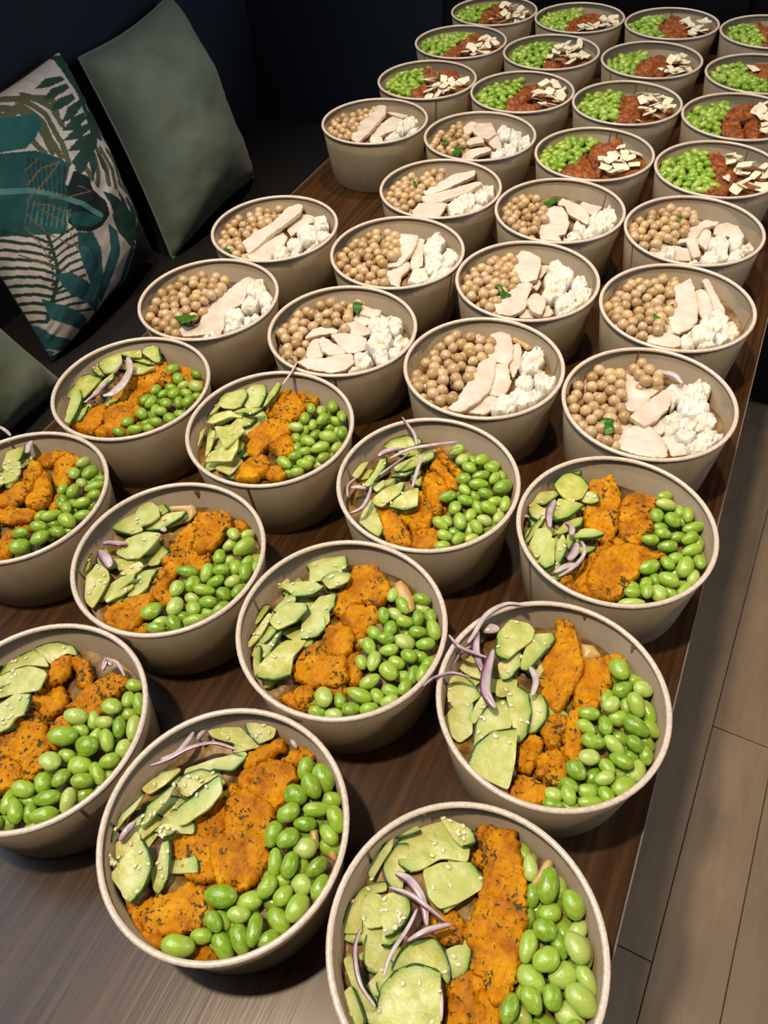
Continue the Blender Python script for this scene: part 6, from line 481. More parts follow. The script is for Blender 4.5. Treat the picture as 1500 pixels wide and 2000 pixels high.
'B10': [["rp",[[-62.3,-19.3],[-66.3,-0.8],[-63.4,16.9],[-52.4,32.4],[-45.1,42.1],[-29.0,31.0],[-26.1,18.1],[-18.4,11.6],[-13.2,-9.0],[-18.4,-23.9],[-15.5,-40.0],[-19.1,-45.6],[-30.2,-45.2],[-46.5,-35.9]]],["wc",[[-19.0,-21.3],[-14.6,-11.1],[-17.4,7.8],[-23.6,16.7],[-15.0,21.3],[-3.3,23.3],[6.8,12.0],[13.8,-3.5],[15.2,-22.3],[8.3,-28.0],[15.1,-36.0],[-7.4,-40.1],[-13.4,-28.2]],"",[-4.1,-8.7,-12.5],[-0.03,0.124]],["wc",[[-9.0,27.0],[-6.7,37.6],[3.0,35.0],[16.2,31.6],[27.1,24.5],[32.8,12.9],[33.9,2.0],[21.1,8.4],[8.7,13.3],[0.3,26.0]],"",[12.9,21.7,-9.0],[-0.001,0.191]],["wc",[[12.2,51.2],[12.8,61.2],[22.2,55.0],[38.8,49.9],[37.1,35.3],[31.6,27.5],[23.8,40.7]],"",[25.6,45.7,-16.0],[0.107,-0.023]],["fe",[[33.5,9.6],[34.6,22.1],[40.9,31.2],[47.5,48.0],[57.5,33.1],[62.8,19.9],[60.1,4.7],[53.3,-18.2],[42.9,-14.1]],"",[48.2,14.9,-9.5],[0.053,-0.049]],["fe",[[33.6,-16.8],[37.0,-1.8],[48.9,-6.4],[46.4,-25.4],[38.4,-30.7]],"",[40.9,-16.3,-12.0],[-0.005,-0.035]],["fe",[[21.8,-13.7],[21.5,-1.2],[34.9,-11.5],[33.8,-23.0],[25.2,-22.2]],"",[27.5,-14.4,-9.6],[0.1,-0.028]],["fe",[[19.4,-27.1],[22.2,-18.4],[32.0,-19.2],[34.0,-30.1],[23.4,-33.5]],"",[26.2,-25.7,-11.3],[-0.0,0.047]],["fe",[[18.3,-46.1],[21.3,-38.2],[41.0,-33.6],[31.3,-43.8]],"",[28.0,-40.4,-9.3],[0.018,-0.049]],["fe",[[47.8,-22.4],[57.5,-3.8],[59.9,7.3],[64.9,4.0],[55.1,-14.7]],"",[57.0,-6.0,-11.2],[0.084,0.005]],["he",[[-24.0,16.2],[-18.7,32.5],[-12.8,43.2],[-10.4,31.3],[-14.7,15.8],[-21.2,10.9]],"",[-17.0,24.9,-5.5],[-0.18,-0.032]]],
'C14': [["rb",[[-66.0,-8.5],[-60.5,27.7],[-43.0,50.8],[-22.2,62.7],[-19.4,62.2],[-30.8,29.7],[-18.4,-24.4],[-30.8,-38.1],[-52.9,-26.3]]],["rc",[[-3.4,-66.1],[-30.2,28.6],[-24.2,64.6],[-10.3,44.6],[2.3,-41.4]],"",[-15.0,10.3,-9.8],[0.05,-0.128]],["rc",[[-20.2,49.9],[-14.2,69.1],[2.4,70.3],[13.1,27.9],[0.9,12.2]],"",[-3.5,46.3,-9.7],[-0.121,-0.007]],["rf",[[-1.3,-30.4],[-7.3,13.9],[8.8,61.8],[41.0,40.6],[56.4,16.0],[49.2,-13.7],[24.5,-33.9]]]],
'C10': [["rb",[[-65.2,-13.1],[-65.9,9.4],[-54.7,37.8],[-33.6,57.4],[-8.3,66.0],[-1.1,62.5],[-9.6,27.8],[-15.7,-5.4],[-17.4,-36.5],[-34.4,-41.3],[-56.3,-29.1]]],["rc",[[-13.0,-41.8],[-12.2,-14.4],[-2.6,16.0],[10.6,12.5],[9.7,-22.2],[12.8,-48.1]],"",[0.9,-16.6,-7.5],[0.012,-0.034]],["rc",[[-4.6,8.6],[-2.6,47.2],[8.5,70.0],[27.8,62.9],[23.1,29.7],[12.6,7.1]],"",[11.0,38.8,-7.7],[-0.122,-0.043]],["rf",[[11.1,-37.6],[10.0,1.7],[25.1,37.2],[44.6,48.9],[59.1,27.6],[58.4,-3.3],[39.2,-32.6]]]],
'C6': [["rb",[[-63.6,-14.6],[-61.4,25.7],[-49.7,44.2],[-24.2,61.9],[-18.5,63.9],[-26.2,45.9],[-11.6,11.5],[-11.4,-15.1],[-15.2,-37.1],[-32.9,-37.3],[-51.1,-26.9]]],["rc",[[-20.8,27.8],[-26.4,51.9],[-15.1,63.2],[1.1,40.5],[-3.6,24.4]],"",[-12.9,41.5,-8.1],[-0.148,0.08]],["rc",[[-1.1,51.5],[5.1,70.3],[23.9,66.1],[39.8,38.9],[37.1,22.9],[17.6,33.0]],"",[20.7,48.6,-9.4],[-0.145,-0.075]],["rc",[[-13.0,-37.0],[-15.0,-17.2],[-7.4,12.1],[9.7,-12.7],[17.0,-35.4],[-5.5,-44.2]],"",[-2.3,-22.6,-9.1],[-0.035,0.005]],["rf",[[17.9,-37.5],[-7.7,18.1],[8.3,28.2],[26.3,28.0],[44.1,33.3],[59.3,16.4],[52.7,-16.8],[37.1,-31.7]]]],
'C5': [["rb",[[-66.5,-2.0],[-64.7,15.3],[-58.6,31.4],[-39.9,53.2],[-20.3,59.7],[-14.6,29.8],[-21.9,2.1],[-12.1,-44.2],[-26.5,-43.8],[-49.8,-36.3]]],["rc",[[-10.5,-36.4],[-17.6,-10.6],[-8.2,3.8],[6.4,-8.6],[24.9,-8.7],[30.1,-24.4],[5.5,-35.6]],"",[4.4,-17.3,-10.3],[-0.084,0.142]],["rc",[[-10.0,2.9],[-8.9,58.3],[1.8,69.8],[12.2,44.6],[11.7,5.9],[5.5,-19.4]],"",[2.1,26.7,-9.2],[-0.008,-0.124]],["rf",[[7.8,31.3],[10.2,63.3],[39.4,54.8],[61.0,17.0],[60.3,-7.7],[44.8,-22.0],[31.7,-30.8]]]],
'C9': [["rb",[[-65.8,-9.9],[-60.0,28.7],[-48.9,45.1],[-28.8,60.0],[-11.1,65.6],[-2.6,49.9],[-6.5,18.7],[-4.7,-16.0],[-8.5,-45.5],[-31.7,-40.8],[-57.0,-25.0]]],["rc",[[-7.1,-27.9],[-9.4,7.0],[9.5,-5.0],[18.1,9.0],[27.8,-2.0],[16.4,-35.0]],"",[9.3,-9.1,-9.7],[0.136,0.056]],["rf",[[-10.1,8.8],[-6.6,33.6],[12.7,51.1],[25.5,60.7],[37.1,56.4],[57.2,24.7],[46.7,-7.1],[29.0,-34.7],[14.1,-27.8]]]],
'C13': [["rb",[[-63.5,-19.4],[-62.7,22.1],[-48.3,45.7],[-31.1,58.8],[-15.9,64.6],[-6.8,44.0],[-13.3,17.8],[-17.2,-7.3],[-13.8,-37.6],[-36.2,-35.8],[-56.1,-25.4]]],["rc",[[-9.7,-43.4],[-19.9,1.2],[-7.8,38.1],[11.4,-0.7],[13.4,-38.0]],"",[-2.5,-9.0,-9.0],[-0.134,-0.032]],["rc",[[-6.0,30.5],[13.2,51.2],[36.6,35.7],[31.2,4.9],[16.6,-20.9]],"",[18.4,20.0,-8.2],[-0.02,0.028]],["rf",[[6.3,-32.3],[13.4,0.8],[31.7,13.5],[43.7,40.6],[61.3,13.3],[52.7,-16.1],[26.7,-38.3]]]],
'C12': [["rb",[[-65.6,0.8],[-55.5,36.6],[-45.1,48.9],[-23.1,59.3],[-19.3,28.5],[-26.1,11.2],[-12.6,-15.7],[-7.4,-40.3],[-32.0,-32.2],[-55.6,-19.7]]],["rc",[[-4.7,-39.9],[-11.7,-7.8],[-13.8,25.9],[-11.6,64.6],[11.0,42.2],[27.7,-3.4],[33.9,-35.3]],"",[4.6,6.0,-7.8],[0.044,0.041]],["rc",[[-24.7,-0.0],[-20.3,20.8],[-13.2,24.9],[-10.5,-3.9]],"",[-17.2,10.4,-10.4],[-0.143,0.081]],["rf",[[11.3,44.3],[31.2,34.0],[50.7,39.1],[60.5,11.3],[62.3,26.0],[54.7,-12.6],[36.0,-32.2]]]],
'C11': [["rb",[[-66.1,7.9],[-54.8,37.7],[-40.7,52.7],[-24.4,41.8],[-16.2,-0.2],[-5.2,-11.6],[-5.3,-46.6],[-24.2,-44.9],[-45.5,-29.7],[-63.8,-5.8]]],["rc",[[-31.0,51.9],[-22.8,59.9],[-6.1,44.2],[9.1,4.0],[5.7,-33.6],[-3.5,-33.1],[-14.1,5.5],[-22.5,28.5]],"",[-10.5,15.3,-9.3],[0.112,0.098]],["rf",[[-2.7,62.7],[20.5,64.3],[42.6,44.7],[38.7,-6.7],[18.6,-33.1]]]],
'C8': [["rb",[[-58.8,-22.5],[-62.8,2.8],[-48.3,34.1],[-31.2,45.7],[-13.5,43.8],[-11.5,24.1],[-22.4,7.7],[-17.0,-36.1],[-30.3,-40.0],[-46.7,-32.0]]],["rc",[[-18.5,-29.3],[-17.2,2.7],[-2.5,11.2],[9.5,-8.2],[10.3,-30.2],[-11.4,-38.4]],"",[-4.9,-15.5,-7.8],[-0.036,0.15]],["rc",[[-14.2,41.2],[4.4,69.4],[21.5,27.9],[27.6,-19.6],[24.5,-64.0],[6.8,-18.0]],"",[12.2,6.5,-8.2],[0.118,-0.106]],["rf",[[20.9,-37.7],[26.7,2.0],[22.6,33.7],[38.4,38.2],[62.1,12.2],[50.3,-22.9]]]],
'C7': [["rb",[[-65.8,9.6],[-54.8,37.7],[-43.1,50.6],[-29.1,59.8],[-18.6,18.4],[4.5,-5.4],[16.4,-13.8],[14.9,-34.8],[-1.6,-39.7],[-31.5,-28.0],[-58.6,-11.7]]],["rc",[[-22.0,30.8],[-16.9,45.6],[6.9,51.5],[16.9,31.8],[14.1,9.2],[-0.7,5.4],[-15.7,14.7]],"",[-2.4,26.9,-8.2],[-0.023,0.142]],["rc",[[16.7,-40.4],[20.5,19.0],[36.6,34.8],[38.4,-21.9]],"",[28.0,-2.6,-7.5],[-0.085,-0.024]],["rf",[[16.1,40.9],[20.9,64.2],[40.5,54.0],[43.4,12.0],[28.2,-4.4]]],["fl",[[-21.9,36.1],[-9.9,41.5],[1.0,29.5],[-8.6,15.9]],"",[-9.8,30.7,-4.0],[-0.137,-0.018]]],
'C4': [["rb",[[-65.9,-9.0],[-61.1,26.3],[-48.1,46.0],[-35.2,56.4],[-17.6,51.7],[-16.0,17.5],[-2.2,-38.6],[-18.4,-43.6],[-44.9,-35.7]]],["rc",[[-1.2,-44.3],[-12.6,6.2],[-4.8,32.1],[22.0,-0.8],[24.3,-22.9],[20.6,-46.0]],"",[8.2,-13.2,-9.6],[0.05,-0.113]],["rc",[[-12.5,1.5],[-14.7,52.2],[6.1,62.8],[20.7,35.3],[20.3,-6.6],[-0.4,7.6]],"",[3.4,25.0,-10.0],[-0.013,-0.128]],["rf",[[19.8,-39.7],[24.5,-3.5],[13.3,26.4],[6.8,64.8],[25.3,52.9],[43.3,51.8],[64.1,14.2],[55.2,-15.5],[39.8,-33.4]]]],
'C3': [["rb",[[-66.5,0.8],[-63.0,21.5],[-53.5,39.5],[-22.3,62.7],[-18.5,37.5],[-23.8,-6.5],[-18.2,-40.2],[-34.4,-40.4],[-61.2,-18.1]]],["rc",[[-16.7,-32.4],[-19.5,3.4],[1.0,-0.4],[16.2,-43.2],[4.7,-43.5]],"",[-2.7,-23.5,-9.4],[0.119,0.116]],["rc",[[-20.0,20.3],[-13.9,45.1],[11.4,69.7],[21.9,38.6],[2.4,15.5]],"",[0.4,38.1,-9.9],[-0.144,0.098]],["rc",[[8.4,15.1],[23.3,27.2],[31.4,-52.4],[18.4,-56.7]],"",[20.5,-17.7,-7.6],[0.03,-0.109]],["rf",[[24.1,13.6],[12.8,36.4],[17.2,64.8],[31.4,59.8],[55.0,23.2],[47.6,-14.5],[32.5,-34.0]]]],
'C2': [["rb",[[-65.8,-10.0],[-64.3,17.0],[-51.8,41.8],[-28.1,58.0],[-5.4,52.9],[-15.7,20.5],[-16.9,-12.7],[-31.5,-26.6],[-42.3,-39.2],[-58.7,-26.4]]],["rc",[[-15.0,26.9],[-3.7,45.7],[21.9,57.3],[29.6,35.3],[13.5,20.4],[18.1,-11.4],[15.0,-28.9],[-0.7,-1.6]],"",[9.9,17.6,-9.8],[0.126,0.131]],["rc",[[-29.4,-40.9],[-23.4,-18.5],[-20.3,22.6],[-4.0,2.1],[15.9,-33.9],[-12.4,-49.9]],"",[-12.2,-20.1,-10.4],[-0.095,-0.021]],["rf",[[22.7,-35.5],[11.1,5.7],[14.2,25.4],[27.3,39.1],[43.0,51.4],[59.9,21.6],[60.9,-0.7],[44.6,-23.8],[28.9,-40.0]]]],
'C1': [["rb",[[-66.4,-4.6],[-64.1,17.7],[-52.8,40.5],[-35.2,56.4],[-21.1,63.1],[-26.0,44.9],[-8.7,23.4],[-4.5,-1.5],[6.6,-23.2],[-13.3,-46.4],[-32.2,-44.6],[-52.1,-30.2]]],["rc",[[-23.7,46.3],[-14.9,63.0],[-7.1,69.9],[2.3,50.6],[10.8,17.8],[1.4,6.7],[-8.0,19.3]],"",[-5.7,40.7,-9.7],[0.076,-0.038]],["rc",[[-4.7,-56.4],[-1.5,-22.1],[3.9,1.9],[17.8,22.5],[24.4,17.5],[22.3,-17.3],[19.1,-43.4]],"",[11.6,-14.3,-8.2],[-0.104,0.005]],["rf",[[1.6,53.9],[13.7,62.5],[20.7,42.0],[36.8,34.0],[55.2,35.6],[67.2,6.0],[61.9,-17.0],[46.1,-32.5],[25.9,-41.3],[29.8,-7.1]]],["fl",[[6.2,27.7],[2.5,53.5],[13.0,54.4],[17.7,31.9]],"",[9.8,41.8,-4.0],[0.285,0.121]],["fl",[[8.2,-18.8],[16.8,22.6],[17.8,-27.3]],"",[14.2,-8.2,-4.0],[-0.246,-0.233]]],
}
PRINT = [["olive",0.034,[[0.356,0.014],[0.464,0.059],[0.533,0.134]]],["olive",0.034,[[0.344,0.082],[0.519,0.073],[0.557,0.172],[0.532,0.277]]],["olive",0.034,[[0.602,0.075],[0.71,0.122],[0.669,0.178]]],["olive",0.034,[[0.296,-0.029],[0.47,0.007],[0.577,0.063]]],["olive",0.034,[[0.171,-0.015],[0.315,0.004],[0.397,0.06]]],["olive",0.034,[[0.514,0.154],[0.523,0.221],[0.503,0.281]]],["olive",0.034,[[0.842,0.661],[0.898,0.752],[0.918,0.849]]],["olive",0.034,[[0.825,0.573],[0.892,0.648],[0.938,0.752]]],["olive",0.034,[[0.543,0.049],[0.602,0.152],[0.583,0.28],[0.552,0.353]]],["olive",0.034,[[0.589,0.05],[0.664,0.143],[0.655,0.22]]],["olive",0.034,[[0.477,0.118],[0.504,0.164]]],["olive",0.034,[[0.438,0.195],[0.464,0.269]]],["olive",0.034,[[0.523,0.182],[0.542,0.254],[0.532,0.318]]],["olive",0.034,[[0.781,0.387],[0.773,0.475],[0.723,0.533]]],["olive",0.034,[[0.817,0.407],[0.81,0.504],[0.765,0.565]]],["olive",0.034,[[0.866,0.431],[0.884,0.515],[0.844,0.572]]],["olive",0.034,[[0.905,0.46],[0.929,0.54],[0.889,0.597]]],["olive",0.034,[[0.736,0.402],[0.687,0.466],[0.643,0.502]]],["olive",0.034,[[0.918,0.297],[0.926,0.405]]],["olive",0.034,[[0.984,0.265],[0.975,0.39]]],["olive",0.034,[[0.892,0.542],[0.928,0.613],[0.921,0.693]]],["olive",0.034,[[0.626,0.407],[0.626,0.466]]],["dark",0.05,[[0.929,0.041],[0.908,0.152],[0.868,0.268],[0.802,0.35],[0.588,0.401]]],["dark",0,[[0.662,0.052],[0.772,0.045],[0.868,0.074],[0.875,0.096],[0.752,0.08]]],["dark",0,[[0.652,0.101],[0.757,0.088],[0.861,0.109],[0.854,0.131],[0.724,0.122]]],["dark",0,[[0.648,0.152],[0.74,0.133],[0.847,0.153],[0.84,0.176],[0.714,0.173]]],["dark",0,[[0.654,0.214],[0.761,0.182],[0.869,0.191],[0.859,0.216],[0.73,0.229]]],["dark",0,[[0.629,0.24],[0.746,0.226],[0.849,0.241],[0.839,0.267],[0.701,0.272]]],["dark",0,[[0.595,0.274],[0.709,0.264],[0.834,0.287],[0.812,0.309],[0.683,0.305]]],["dark",0,[[0.58,0.317],[0.699,0.303],[0.813,0.324],[0.78,0.358],[0.657,0.346]]],["dark",0,[[0.562,0.363],[0.673,0.344],[0.791,0.361],[0.713,0.394],[0.583,0.406]]],["dark",0,[[0.941,0.043],[0.976,0.098],[0.969,0.167],[0.938,0.23],[0.876,0.199],[0.894,0.121]]],["dark",0,[[0.902,0.235],[0.92,0.313],[0.876,0.389],[0.826,0.358]]],["dark",0,[[0.68,0.397],[0.747,0.391],[0.714,0.439],[0.615,0.477]]],["dark",0,[[0.769,0.384],[0.784,0.448],[0.751,0.513],[0.738,0.462]]],["teal",0,[[0.151,0.007],[0.553,0.126],[0.553,0.171],[0.466,0.204],[0.382,0.216],[0.045,0.12]]],["teal2",0,[[0.053,0.111],[0.427,0.243],[0.512,0.312],[0.552,0.367],[0.461,0.418],[0.5,0.491],[0.386,0.509],[0.307,0.576],[0.218,0.535],[-0.158,0.337]]],["black",0,[[0.552,0.395],[0.61,0.453],[0.6,0.508],[0.65,0.582],[0.634,0.646],[0.551,0.665],[0.461,0.647],[0.377,0.601],[0.351,0.544],[0.43,0.477],[0.461,0.432]]],["teal2",0,[[0.385,0.516],[0.479,0.556],[0.562,0.622],[0.584,0.648],[0.477,0.631],[0.369,0.567]]],["ltteal",0.025,[[-0.047,0.218],[0.286,0.365],[0.388,0.439],[0.494,0.525],[0.578,0.622]]],["black",0.006,[[0.372,0.251],[0.283,0.35]]],["black",0.006,[[0.391,0.266],[0.3,0.363]]],["black",0.006,[[0.411,0.28],[0.318,0.377]]],["black",0.006,[[0.431,0.295],[0.337,0.391]]],["black",0.006,[[0.452,0.31],[0.356,0.405]]],["black",0.006,[[0.473,0.325],[0.375,0.419]]],["black",0.006,[[0.494,0.341],[0.394,0.434]]],["black",0.006,[[0.516,0.357],[0.414,0.449]]],["ltteal",0.005,[[0.233,0.384],[0.16,0.447]]],["ltteal",0.005,[[0.253,0.399],[0.18,0.461]]],["ltteal",0.005,[[0.275,0.414],[0.199,0.475]]],["ltteal",0.005,[[0.296,0.429],[0.219,0.489]]],["ltteal",0.005,[[0.318,0.445],[0.239,0.503]]],["ltteal",0.005,[[0.34,0.461],[0.259,0.518]]],["ltteal",0.005,[[0.363,0.478],[0.28,0.533]]],["ltteal",0.005,[[0.386,0.495],[0.302,0.549]]],["ltteal",0.005,[[0.41,0.512],[0.323,0.564]]],["green",0.02,[[0.223,0.53],[0.195,0.617],[0.163,0.696],[0.047,0.821]]],["green",0.013,[[0.201,0.562],[0.156,0.509],[0.056,0.427]]],["green",0.012,[[0.192,0.572],[0.296,0.571],[0.405,0.584]]],["green",0.013,[[0.188,0.59],[0.141,0.538],[0.039,0.456]]],["green",0.012,[[0.179,0.6],[0.282,0.599],[0.39,0.615]]],["green",0.013,[[0.175,0.618],[0.127,0.567],[0.023,0.486]]],["green",0.012,[[0.165,0.628],[0.269,0.628],[0.374,0.647]]],["green",0.013,[[0.161,0.647],[0.112,0.596],[0.007,0.515]]],["green",0.012,[[0.152,0.656],[0.255,0.657],[0.358,0.679]]],["green",0.013,[[0.147,0.675],[0.097,0.624],[-0.01,0.545]]],["green",0.012,[[0.138,0.685],[0.241,0.686],[0.342,0.712]]],["green",0.013,[[0.134,0.703],[0.082,0.653],[-0.026,0.575]]],["green",0.012,[[0.124,0.713],[0.227,0.716],[0.326,0.744]]],["green",0.013,[[0.12,0.732],[0.068,0.683],[-0.043,0.605]]],["green",0.012,[[0.111,0.742],[0.213,0.745],[0.309,0.776]]],["green",0.013,[[0.105,0.76],[0.051,0.711],[-0.061,0.634]]],["green",0.012,[[0.114,0.75],[0.215,0.783],[0.409,0.875]]],["green",0.013,[[0.082,0.783],[0.027,0.735],[-0.085,0.659]]],["green",0.012,[[0.091,0.773],[0.192,0.808],[0.383,0.9]]],["green",0.013,[[0.059,0.806],[0.004,0.76],[-0.11,0.685]]],["green",0.012,[[0.068,0.797],[0.168,0.832],[0.357,0.926]]],["green",0.013,[[0.036,0.83],[-0.02,0.784],[-0.134,0.71]]],["green",0.012,[[0.046,0.82],[0.144,0.856],[0.332,0.952]]],["blue",0,[[0.372,0.606],[0.482,0.657],[0.491,0.74],[0.447,0.848],[0.429,0.931],[0.396,0.964],[0.337,0.879],[0.313,0.738],[0.331,0.662]]],["blue",0,[[0.15,0.682],[0.225,0.714],[0.319,0.82],[0.375,0.952],[0.353,0.99],[0.276,0.894],[0.178,0.789]]],["blue",0,[[0.06,0.737],[0.102,0.784],[0.226,0.914],[0.309,1.033],[0.278,1.048],[0.167,0.943],[0.055,0.833]]],["blue",0,[[0.606,0.674],[0.647,0.733],[0.602,0.828],[0.483,0.911],[0.396,0.947],[0.447,0.848],[0.551,0.778]]],["blue",0,[[0.362,1.014],[0.428,0.965],[0.585,0.949],[0.661,0.875],[0.744,0.829],[0.752,0.876],[0.632,0.974],[0.471,1.026]]],["blue",0,[[-0.012,0.785],[0.036,0.892],[0.213,1.049],[0.114,1.026],[-0.002,0.931],[-0.035,0.847]]],["blue",0,[[-0.318,0.508],[-0.06,0.711],[-0.062,0.799],[-0.043,0.881],[0.029,0.969],[-0.036,0.965],[-0.103,0.841],[-0.371,0.565]]],["blue",0,[[0.323,1.069],[0.459,1.072],[0.621,1.059],[0.719,1.04],[0.708,1.09],[0.538,1.103],[0.359,1.101]]],["green",0.008,[[0.314,1.045],[0.385,0.958],[0.415,0.832],[0.413,0.726],[0.387,0.62]]],["dark",0,[[0.66,0.54],[0.767,0.63],[0.846,0.73],[0.814,0.853],[0.713,0.823],[0.664,0.732],[0.668,0.629]]],["dark",0,[[0.771,0.576],[0.817,0.65],[0.82,0.718],[0.781,0.685]]],["dark",0,[[0.854,0.649],[0.879,0.752],[0.825,0.824],[0.822,0.753]]],["dark",0,[[0.651,0.645],[0.748,0.754],[0.776,0.871],[0.702,0.834],[0.652,0.744]]],["deep",0,[[0.977,0.565],[0.988,0.704],[0.993,0.856],[1.011,1.004],[0.934,0.994],[0.918,0.849],[0.896,0.717],[0.9,0.569]]],["dark",0,[[0.92,-0.008],[1.018,0.025],[0.967,0.062],[0.969,0.167],[0.984,0.265],[0.978,0.422],[0.947,0.522],[0.907,0.492],[0.899,0.366],[0.91,0.258],[0.919,0.14],[0.918,0.052]]],["deep",0,[[0.874,0.776],[0.945,0.861],[0.948,1.001],[0.796,1.045],[0.658,1.061],[0.632,0.992],[0.752,0.876]]],["deep",0,[[0.089,0.993],[0.32,1.04],[0.404,1.057],[0.424,1.106],[0.241,1.085],[0.101,1.069],[-0.015,1.013],[-0.018,0.961]]],["gold",0.006,[[0.317,0.284],[0.408,0.276]]],["gold",0.006,[[0.271,0.332],[0.397,0.312],[0.504,0.333],[0.391,0.357],[0.225,0.38]]],["gold",0.006,[[0.236,0.405],[0.318,0.445],[0.39,0.532]]],["gold",0.006,[[0.252,0.425],[0.328,0.527],[0.331,0.662]]],["gold",0.006,[[0.328,0.422],[0.44,0.467],[0.583,0.509],[0.531,0.459]]],["gold",0.006,[[0.188,0.418],[0.223,0.53],[0.29,0.62],[0.379,0.685]]],["gold",0.006,[[0.151,0.456],[0.168,0.561],[0.153,0.654]]],["gold",0.006,[[0.07,0.541],[0.149,0.645],[0.203,0.695]]]]
# rows run across the table, counted from the camera; columns from the bench side
ROWS = [['A3', 'A2', 'A1'], ['A7', 'A6', 'A5', 'A4'], ['A11', 'A10', 'A8', 'A9'], ['B4', 'B3', 'B2', 'B1'], ['B8', 'B7', 'B6', 'B5'],
        ['B11', 'B10', 'B9'], ['B13', 'B12', 'C2', 'C1'], ['C6', 'C5', 'C4', 'C3'], ['C10', 'C9', 'C8', 'C7'], ['C14', 'C13', 'C12', 'C11']]
ORD = ['front', 'second', 'third', 'fourth', 'fifth', 'sixth', 'seventh', 'eighth', 'ninth', 'back']
PLACE = {}
for ri, row in enumerate(ROWS):
    cols = ['left', 'middle', 'right'] if len(row) == 3 else ['far left', 'mid left', 'mid right', 'far right']
    for b, cname in zip(row, cols):
        PLACE[b] = '%s bowl, %s row' % (cname, ORD[ri]) + (' from front' if 0 < ri < 9 else '')

# ------------------------------------------------------------------ the room
floor = tag(link('floor', box_mesh('floor', -1.25, 2.2, -1.6, 3.4, -.03, -.004), MAT['gap']), kind='structure')
floor.rotation_euler = (0, 0, -math.radians(2.2))
plank_mesh = {}
for ci in range(-12, 20):
    x = .0695 + ci * .0995
    y = -3.0 + (ci * .397) % 1.19
    y += .752 - (-3.0 + (1 * .397) % 1.19) - 4 * 1.19
    while y < 3.4:
        a, b = max(y, -1.6), min(y + 1.19, 3.4)
        y += 1.19
        if b - a < .05: continue
        key = round(b - a, 3)
        if key not in plank_mesh:
            plank_mesh[key] = box_mesh('plank', 0, .0983, 0, key - .0012, -.0035, 0, .0006, 1)
        link('plank', plank_mesh[key], MAT['floor'], floor, (x, a, 0))

WL, WB = -1.20, 1.745
tag(link('wall_left', box_mesh('wall_left', WL - .1, WL, -.4, WB + .1, 0, 1.75), MAT['wall']), kind='structure')
tag(link('wall_back', box_mesh('wall_back', WL, 2.2, WB, WB + .1, 0, 2.6), MAT['wall']), kind='structure')

bench = link('bench', None)
tag(bench, 'black upholstered bench along the navy wall behind the cushions', 'bench')
link('seat', box_mesh('seat', WL + .004, -.735, -.35, WB - .004, .36, .45, .02, 3), MAT['bench'], bench)
link('base', box_mesh('base', WL + .004, -.78, -.35, WB - .004, .001, .358, .004, 1), MAT['black'], bench)

cab = link('cabinet', None)
tag(cab, 'black cabinet with dark counter against the back wall beyond bowls', 'cabinet')
link('body', box_mesh('body', -.655, 1.6, 1.615, WB - .004, .001, .86, .004, 1), MAT['black'], cab)
link('counter', box_mesh('counter', -.665, 1.62, 1.595, WB - .004, .862, .895, .004, 2), MAT['shelf'], cab)
for i in range(4):
    d = link('door', box_mesh('door', -.645 + i * .56, -.095 + i * .56, 1.603, 1.615, .04, .85, .003, 1), MAT['black'], cab)
    link('handle', box_mesh('handle', -.125 + i * .56, -.115 + i * .56, 1.588, 1.603, .5, .62, .003, 1), MAT['steel'], d)

TX0, TX1, TY0, TY1 = -.594, .055, -.45, 1.572
table = link('table', None, loc=(0, 0, 0))
tag(table, 'long dark walnut table carrying all the filled paper bowls', 'table')
link('top', box_mesh('top', TX0 + .0012, TX1 - .0012, TY0, TY1, TABLE_Z - .026, TABLE_Z, .0008, 1), MAT['table'], table)
link('edge_band', box_mesh('edge_band', TX1 - .0012, TX1, TY0, TY1, TABLE_Z - .026, TABLE_Z, .0004, 1), MAT['edge_band'], table)
link('edge_band', box_mesh('edge_band', TX0, TX0 + .0012, TY0, TY1, TABLE_Z - .026, TABLE_Z, .0004, 1), MAT['edge_band'], table)
for y in (-.15, 1.2):
    leg = link('pedestal', lathe('pedestal', [(0, .02), (.035, .02), (.035, TABLE_Z - .03), (.12, TABLE_Z - .027), (0, TABLE_Z - .027)], 24), MAT['steel'], table, (-.27, y, 0))
    link('foot', lathe('foot', [(0, .001), (.21, .001), (.21, .012), (.04, .022), (0, .022)], 32), MAT['steel'], leg)

# ------------------------------------------------------------------ cushions
PCOL = {'olive': (.12, .14, .075), 'dark': (.022, .072, .058), 'teal': (.016, .14, .145), 'teal2': (.012, .10, .105), 'black': (.006, .018, .020),
        'ltteal': (.10, .30, .28), 'green': (.024, .062, .036), 'blue': (.030, .14, .175), 'deep': (.014, .030, .026), 'gold': (.22, .14, .065)}
def inside(px, py, poly):
    c = np.zeros(px.shape, bool)
    j = len(poly) - 1
    for i in range(len(poly)):
        xi, yi = poly[i]; xj, yj = poly[j]
        if yi != yj:
            c ^= ((yi > py) != (yj > py)) & (px < (xj - xi) * (py - yi) / (yj - yi) + xi)
        j = i
    return c

def print_colors(uv):
    px, py = uv[:, 0], uv[:, 1]
    out = np.tile(np.array([.78, .72, .70]), (len(uv), 1))
    for col, wd, pts in PRINT:
        if wd == 0:
            msk = inside(px, py, pts)
        else:
            msk = np.zeros(px.shape, bool)
            for (x0, y0), (x1, y1) in zip(pts[:-1], pts[1:]):
                dx, dy = x1 - x0, y1 - y0
                t = np.clip(((px - x0) * dx + (py - y0) * dy) / (dx * dx + dy * dy + 1e-9), 0, 1)
                msk |= (px - x0 - t * dx) ** 2 + (py - y0 - t * dy) ** 2 < (wd * .5) ** 2
        out[msk] = PCOL[col]
    return out

